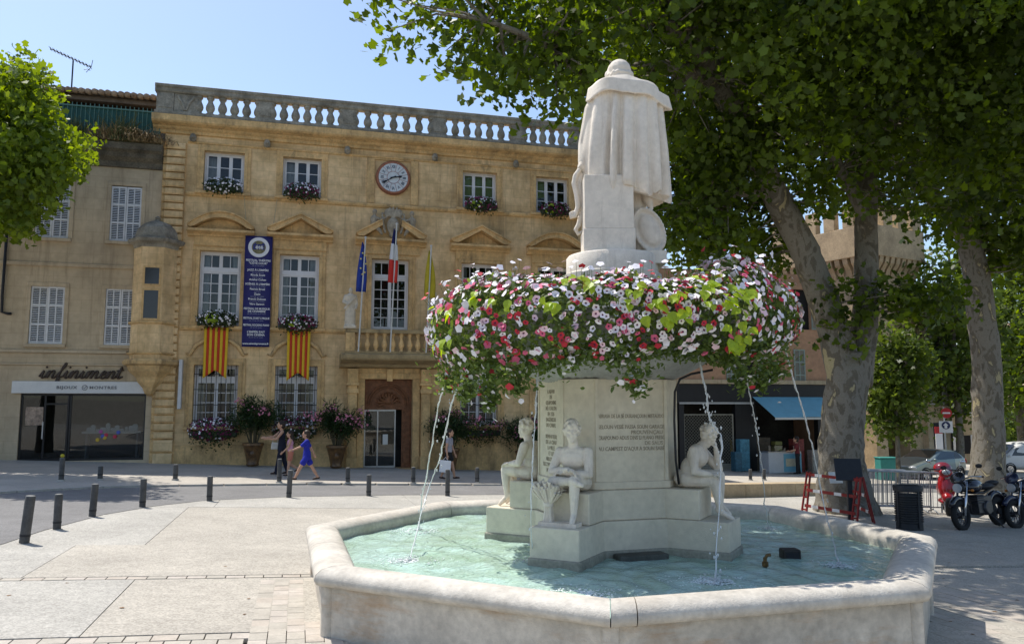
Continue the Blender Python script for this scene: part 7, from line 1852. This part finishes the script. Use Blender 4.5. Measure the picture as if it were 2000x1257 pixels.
q = MB(); q.ext([(-.02, z2 - .1), (.10, z2 - .1), (.10, z2 + .04), (.16, z2 + .04), (.04, z2 + .18), (-.08, z2 + .04), (-.02, z2 + .04)], -.095, -.086, 'y'); q.build('arrow', MATS['sign_white_paint'], NS)
p = gpt2(1826, 42); o = thing('white_post_panel', 'narrow white upright panel beside the tower doorway', 'panel', p); zt_ = at(1826, 846, 42).z - p.z
q = MB(); q.box(-.18, .18, -.03, .03, 0, zt_); q.build('board', MATS['sign_white_paint'], o, bevel=.01); q = MB(); q.box(-.2, .2, -.035, .035, zt_ + .001, zt_ + .35); q.build('red_top', MATS['sign_red'], o, bevel=.01)
# ------------------------------------------------------------------ vehicles
M_TYRE = mat('tyre', (.02, .02, .02), .85, .2, 20); M_CHROME = mat('chrome', (.6, .6, .62), .15, .02, 5, metal=1.0); M_BLKP = mat('black_plastic', (.02, .02, .022), .5, .1, 10); M_CGLASS = mat('car_glass', (.02, .025, .025), .05, .0, spec=.6); M_LAMP = mat('lamp_glass', (.36, .38, .40), .1, .02, 5, spec=.6); M_TAIL = mat('tail_red', (.30, .01, .01), .2, .02, 5)
def car(name, lab, cat, p, rz, paint, st, W_, wheels, wr, wins, lamps, cutroof=.80):
    """st: (x, sill z, belt z, top z, width factor) stations from nose to tail"""
    o = thing(name, lab, cat, p, rz); q = MB(); vs = []; fs = []; hw = W_ / 2
    for (x, zs, zb, zt_, wf) in st:
        w_ = hw * wf
        g_ = cutroof if zt_ > zb + .12 else .94
        ringp = [(w_ * .93, zs), (w_, zs + (zb - zs) * .45), (w_ * .97, zb), (w_ * (g_ + .03), zb + (zt_ - zb) * .82), (w_ * (g_ - .1), zt_)]
        vs += [(x, -y, z) for y, z in ringp] + [(x, y, z) for y, z in ringp[::-1]]
    m_ = 10
    for i in range(len(st) - 1):
        for k in range(m_): fs.append((i * m_ + k, i * m_ + (k + 1) % m_, (i + 1) * m_ + (k + 1) % m_, (i + 1) * m_ + k))
    fs.append(list(range(m_))); fs.append([(len(st) - 1) * m_ + k for k in range(m_)][::-1])
    q.add(vs, fs); bd = q.build('body', paint, o, smooth=R(35)); s_ = bd.modifiers.new('s', 'SUBSURF'); s_.levels = 1; s_.render_levels = 2
    for x in wheels:
        for sd in (-1, 1):
            q = MB(); q.torus((0, 0, 0), wr - .07, .085, (0, 1, 0), 24, 8); wl = q.build('wheel', M_TYRE, o, smooth=True); wl.location = (x, sd * (hw - .09), wr)
            q = MB(); q.disc((0, sd * .04, 0), wr - .12, (0, 1, 0), .05, 20)
            for k in range(5): a_ = k * 2 * PI / 5; q.bar((0, sd * .075, 0), ((wr - .13) * math.cos(a_), sd * .07, (wr - .13) * math.sin(a_)), .03, 6)
            q.build('rim', M_CHROME, wl)
            q = MB(); q.torus((0, 0, 0), wr + .03, .035, (0, 1, 0), 24, 6); ar_ = q.build('wheel_arch', M_BLKP, o, smooth=True); ar_.location = (x, sd * (hw - .03), wr)
    for nm, pts in wins: q = MB(); q.add(pts, [list(range(len(pts)))]); g_ = q.build(nm, M_CGLASS, o, fix=False); t_ = g_.modifiers.new('t', 'SOLIDIFY'); t_.thickness = .012; t_.offset = 0
    for c, r_, mt in lamps: q = MB(); q.ell(c, r_, 12, 8); q.build('headlight' if mt is M_LAMP else 'tail_lamp', mt, o, smooth=True)
    for sd in (-1, 1): q = MB(); q.ell((st[len(st) // 3][0] + .05, sd * (hw + .07), st[len(st) // 3][2] + .08), (.07, .1, .07)); q.build('mirror', paint, o, smooth=True)
    return o
def side_win(pts, hw): return [('side_window', [(x, s * (hw * f), z) for x, z, f in pts]) for s in (-1, 1)]
PA = mat('paint_silver_green', (.20, .24, .23), .3, .03, 3, metal=.4, coat=.6); PWH = mat('paint_white', (.66, .66, .65), .35, .03, 3, coat=.4)
cp = gpt2(1798, 38.5)
hw = .875
car('parked_car', 'silver green hatchback parked behind the crowd barriers', 'car', cp, .50, PA,
    [(-2.0, .35, .62, .66, .80), (-1.9, .22, .72, .76, .93), (-1.2, .2, .86, .92, 1), (-.75, .2, .92, 1.02, 1), (.05, .2, .95, 1.42, 1), (.7, .2, .96, 1.47, 1), (1.4, .2, .97, 1.40, 1), (1.85, .22, .98, 1.12, .96), (2.0, .34, .9, .95, .86)], 1.75, (-1.25, 1.3), .31,
    side_win([(-.55, .98, .965), (1.55, 1.02, .965), (1.25, 1.34, .83), (.15, 1.37, .83)], hw) + [('windscreen', [(-.80, -.70, 1.0), (-.80, .70, 1.0), (-.02, .60, 1.40), (-.02, -.60, 1.40)]), ('rear_window', [(1.88, -.66, 1.10), (1.88, .66, 1.10), (1.55, .58, 1.36), (1.55, -.58, 1.36)])],
    [((-1.9, -.62, .66), (.12, .2, .09), M_LAMP), ((-1.9, .62, .66), (.12, .2, .09), M_LAMP), ((1.95, -.7, .85), (.06, .1, .12), M_TAIL), ((1.95, .7, .85), (.06, .1, .12), M_TAIL)])
vp = gpt2(1985, 50); hv = .95
car('white_van', 'white delivery van parked farther down beyond the motorbikes', 'van', vp, .12 + PI * 0, PWH,
    [(-2.45, .35, .75, .80, .85), (-2.3, .25, .9, .98, .96), (-1.75, .22, 1.05, 1.15, 1), (-.95, .22, 1.1, 1.85, 1), (-.4, .22, 1.1, 1.96, 1), (1.0, .22, 1.1, 1.98, 1), (2.3, .22, 1.1, 1.96, 1), (2.45, .3, 1.1, 1.9, .97)], 1.9, (-1.6, 1.55), .33,
    side_win([(-1.45, 1.14, .965), (-.55, 1.14, .965), (-.55, 1.62, .88), (-1.08, 1.62, .88)], hv) + [('windscreen', [(-1.80, -.78, 1.16), (-1.80, .78, 1.16), (-1.04, .68, 1.80), (-1.04, -.68, 1.80)])],
    [((-2.3, -.7, .82), (.12, .18, .14), M_LAMP), ((-2.3, .7, .82), (.12, .18, .14), M_LAMP)], .86)
VN = [o for o in bpy.data.objects if o.name.startswith('white_van')][0]
q = MB(); q.box(-.35, .45, -.962, -.955, .72, 1.08); q.build('side_panel', mat('van_mark', (.10, .10, .10), .5, .3, 14), VN)
# motorbikes
M_DKRIM = mat('dark_rim', (.07, .07, .075), .4, .1, 8, metal=.5)
def wheel(o, x, y, z, r_, tw):
    q = MB(); q.torus((0, 0, 0), r_ - tw, tw, (0, 1, 0), 28, 10); w_ = q.build('wheel', M_TYRE, o, smooth=True); w_.location = (x, y, z)
    q = MB(); q.torus((0, 0, 0), r_ - 2 * tw, .018, (0, 1, 0), 28, 6); q.disc((0, 0, 0), .06, (0, 1, 0), .12, 14)
    for k in range(10): a_ = k * PI / 5; q.bar((0, .03, 0), ((r_ - 2 * tw) * math.cos(a_), 0, (r_ - 2 * tw) * math.sin(a_)), .008, 5)
    q.build('rim', M_DKRIM, w_); q = MB(); q.disc((0, -.07, 0), .14, (0, 1, 0), .008, 24); q.build('brake_disc', M_GALV, w_)
def motorbike(lab, p, rz, lean, col):
    """front wheel towards +x"""
    o = thing('motorbike', lab, 'motorbike', p, rz, 'parked motorbikes'); o.rotation_euler = (lean, 0, rz)
    wheel(o, .72, 0, .31, .31, .06); wheel(o, -.70, 0, .31, .31, .075)
    q = MB()
    for sd in (-1, 1): q.tube([(.72, sd * .09, .31), (.60, sd * .09, .60), (.45, sd * .09, .98)], [.028, .028, .022], 8)
    q.build('fork', M_CHROME, o, smooth=True)
    q = MB(); q.torus((.72, 0, .31), .36, .05, (0, 1, 0), 30, 8); q.v = [v if v[2] > .42 and v[0] > .42 else (v[0], v[1], max(v[2], .52)) for v in q.v]
    q = MB(); q.tube([(.72 + .35 * math.cos(a_), 0, .31 + .35 * math.sin(a_)) for a_ in [R(d_) for d_ in range(35, 165, 12)]], .06, 8); q.build('front_mudguard', col, o, smooth=True)
    q = MB(); q.ell((.58, 0, .86), (.10, .105, .105), 18, 12); q.build('headlamp_shell', M_BLKP, o, smooth=True)
    q = MB(); q.disc((.672, 0, .86), .092, (1, 0, 0), .02, 24); q.build('headlight', M_LAMP, o)
    q = MB(); q.tube([(.38, -.38, 1.06), (.44, -.22, 1.08), (.46, 0, 1.02), (.44, .22, 1.08), (.38, .38, 1.06)], .014, 8); q.build('handlebar', M_CHROME, o, smooth=True)
    for sd in (-1, 1):
        q = MB(); q.bar((.34, sd * .40, 1.055), (.40, sd * .27, 1.078), .02, 8); q.build('grip', M_BLKP, o)
        q = MB(); q.bar((.42, sd * .25, 1.08), (.40, sd * .34, 1.26), .007, 5); q.ell((.40, sd * .37, 1.28), (.02, .07, .045)); q.build('mirror', M_BLKP, o, smooth=True)
        q = MB(); q.bar((.52, sd * .12, .80), (.52, sd * .2, .80), .01, 5); q.ell((.52, sd * .22, .80), (.035, .03, .03)); q.build('indicator', mat('amber', (.45, .16, .02), .3, .05, 5), o, smooth=True)
    q = MB(); q.ell((.12, 0, .88), (.32, .17, .15)); q.ell((.2, 0, .86), (.22, .18, .13)); q.build('fuel_tank', col, o, smooth=True)
    q = MB(); q.ell((-.36, 0, .84), (.34, .15, .07)); q.ell((-.68, 0, .90), (.2, .12, .06)); q.build('seat', M_BLKP, o, smooth=True)
    q = MB(); q.box(-.28, .26, -.15, .15, .32, .66); q.lathe([(.13, -.2), (.15, -.16), (.15, .16), (.13, .2)], 16, (0, 0, 0)); q.v = [(v[0], v[1], v[2]) if abs(v[2]) > .3 or i < 8 else (v[0] - .05, v[2], v[1] + .42) for i, v in enumerate(q.v)]
    for k in range(5): q.box(.02, .30, -.17, .17, .52 + k * .05, .545 + k * .05)
    q.build('engine', mat('engine_metal', (.06, .06, .065), .4, .2, 12, metal=.5), o, bevel=.012)
    q = MB(); q.tube([(.45, 0, .98), (.2, 0, .74), (-.3, 0, .72), (-.85, 0, .86)], .03, 8); q.tube([(.4, 0, .9), (.3, 0, .34), (-.25, 0, .30), (-.7, 0, .31)], .026, 8); q.build('frame', M_BLKP, o, smooth=True)
    q = MB(); q.tube([(.3, -.17, .48), (.22, -.2, .26), (-.3, -.22, .24), (-.9, -.22, .34)], [.03, .03, .045, .055], 10); q.build('exhaust', M_GALV, o, smooth=True)
    q = MB(); q.tube([(-.70 + .37 * math.cos(a_), 0, .31 + .37 * math.sin(a_)) for a_ in [R(d_) for d_ in range(20, 170, 12)]], .07, 8); q.ell((-1.05, 0, .62), (.04, .08, .06)); q.build('rear_mudguard', col, o, smooth=True)
    q = MB(); q.tube([(-.05, .16, .32), (-.1, .3, .14), (-.12, .38, .01)], .014, 6); q.build('side_stand', M_IRON, o)
    q = MB(); q.ell((.60, 0, 1.06), (.05, .16, .14), 14, 9, Matrix.Rotation(R(-25), 3, 'Y')); q.build('fly_screen', col, o, smooth=True)
    return o
M_MB = mat('bike_black', (.012, .013, .02), .2, .05, 6, coat=.7); M_MD = mat('bike_blue_black', (.015, .02, .05), .25, .05, 6, coat=.6)
p = gnd(1885, 1034); dr = R(-148); c = p - Vector((math.cos(dr), math.sin(dr), 0)) * .72; c.z = gz(c.x, c.y) + .0
motorbike('black motorbike with round headlight, front wheel turned to the fountain', c, dr, .12, M_MB)
p = gnd(1990, 1030); dr = R(-155); c = p - Vector((math.cos(dr), math.sin(dr), 0)) * .72; c.z = gz(c.x, c.y)
motorbike('blue-black motorbike parked tight beside the first at the frame edge', c, dr, .12, M_MD)
# red scooter
p = gnd(1856, 1004); p = p + Vector((.05, .25, 0)); p.z = gz(p.x, p.y)
SC = thing('red_scooter', 'glossy red scooter with top case behind the crowd barriers', 'scooter', p, R(-115)); M_SR = mat('scooter_red', (.36, .012, .015), .25, .05, 5, coat=.7)
wheel(SC, .58, 0, .24, .24, .06); wheel(SC, -.55, 0, .24, .24, .065)
q = MB(); q.ell((.46, 0, .70), (.13, .20, .34), 16, 10, Matrix.Rotation(R(-14), 3, 'Y')); q.ell((.56, 0, .42), (.16, .13, .12)); q.ell((.0, 0, .30), (.45, .19, .08)); q.ell((-.45, 0, .55), (.42, .19, .22)); q.ell((.42, 0, 1.0), (.13, .16, .10)); organic('body', q, M_SR, SC, .022, 4)
q = MB(); q.ell((-.35, 0, .80), (.36, .15, .07)); q.build('seat', M_BLKP, SC, smooth=True)
q = MB(); q.ell((-.78, 0, 1.0), (.22, .22, .18)); q.build('top_case', M_SR, SC, smooth=True); q = MB(); q.box(-.98, -.58, -.225, .225, .975, .995); q.build('top_case_seam', M_CHROME, SC)
q = MB(); q.tube([(.36, -.34, 1.06), (.42, 0, 1.08), (.36, .34, 1.06)], .016, 8); q.build('handlebar', M_BLKP, SC)
q = MB(); q.ell((.55, 0, 1.02), (.05, .09, .07)); q.build('headlight', M_LAMP, SC, smooth=True)
q = MB(); vs = [(.52, -.22, 1.08), (.52, .22, 1.08), (.40, .19, 1.5), (.40, -.19, 1.5)]; g_ = q.add(vs, [(0, 1, 2, 3)]).build('windshield', M_GLASS, SC, fix=False); t_ = g_.modifiers.new('t', 'SOLIDIFY'); t_.thickness = .006
for sd in (-1, 1): q = MB(); q.bar((.38, sd * .25, 1.08), (.36, sd * .33, 1.24), .007, 5); q.ell((.36, sd * .36, 1.26), (.02, .06, .04)); q.build('mirror', M_CHROME, SC, smooth=True)
q = MB(); q.bar((.58, .08, .24), (.5, .05, .6), .022, 6); q.bar((.58, -.08, .24), (.5, -.05, .6), .022, 6); q.build('fork', M_CHROME, SC)
SC.scale = (1.12, 1.12, 1.12)
for o in bpy.data.objects:
    if o.name.startswith('motorbike'): o.scale = (1.1, 1.1, 1.1)
# teal shop box behind the barriers, fallen leaves
p = gpt2(1722, 36); o = thing('teal_box', 'teal box standing behind the crowd barriers', 'box', p); h = at(1722, 892, 36).z - p.z; q = MB(); q.box(-.4, .4, -.3, .3, 0, h - .06); q.build('box_body', mat('teal', (.05, .25, .22), .6, .08, 6), o, bevel=.03); q = MB(); q.box(-.43, .43, -.33, .33, h - .058, h); q.build('lid', MATS['teal'], o, bevel=.02)
rl = random.Random(6); lf_me = MB().add([(x, y, .006 + .012 * abs(y)) for x, y in PLANE], [list(range(12))]).mesh('fallen_leaf'); lf_me.materials.append(mat('dry_leaf', (.22, .12, .05), .8, .3, 20))
for k in range(14):
    u, v = (rl.uniform(20, 600), rl.uniform(1010, 1240)) if k < 6 else (rl.uniform(1840, 1995), rl.uniform(1060, 1250))
    p = gnd(u, v); o = obj('fallen_leaf', lf_me, None, None, (p.x, p.y, p.z + .003), rl.uniform(0, 6)); s_ = rl.uniform(.03, .06); o.scale = (s_, s_, s_)
    tag(o, 'small dry brown leaf fallen on the sunlit paving' if k < 6 else 'small dry brown leaf fallen on the shaded paving', 'leaf', 'fallen leaves on the sunlit paving' if k < 6 else 'fallen leaves on the shaded paving')
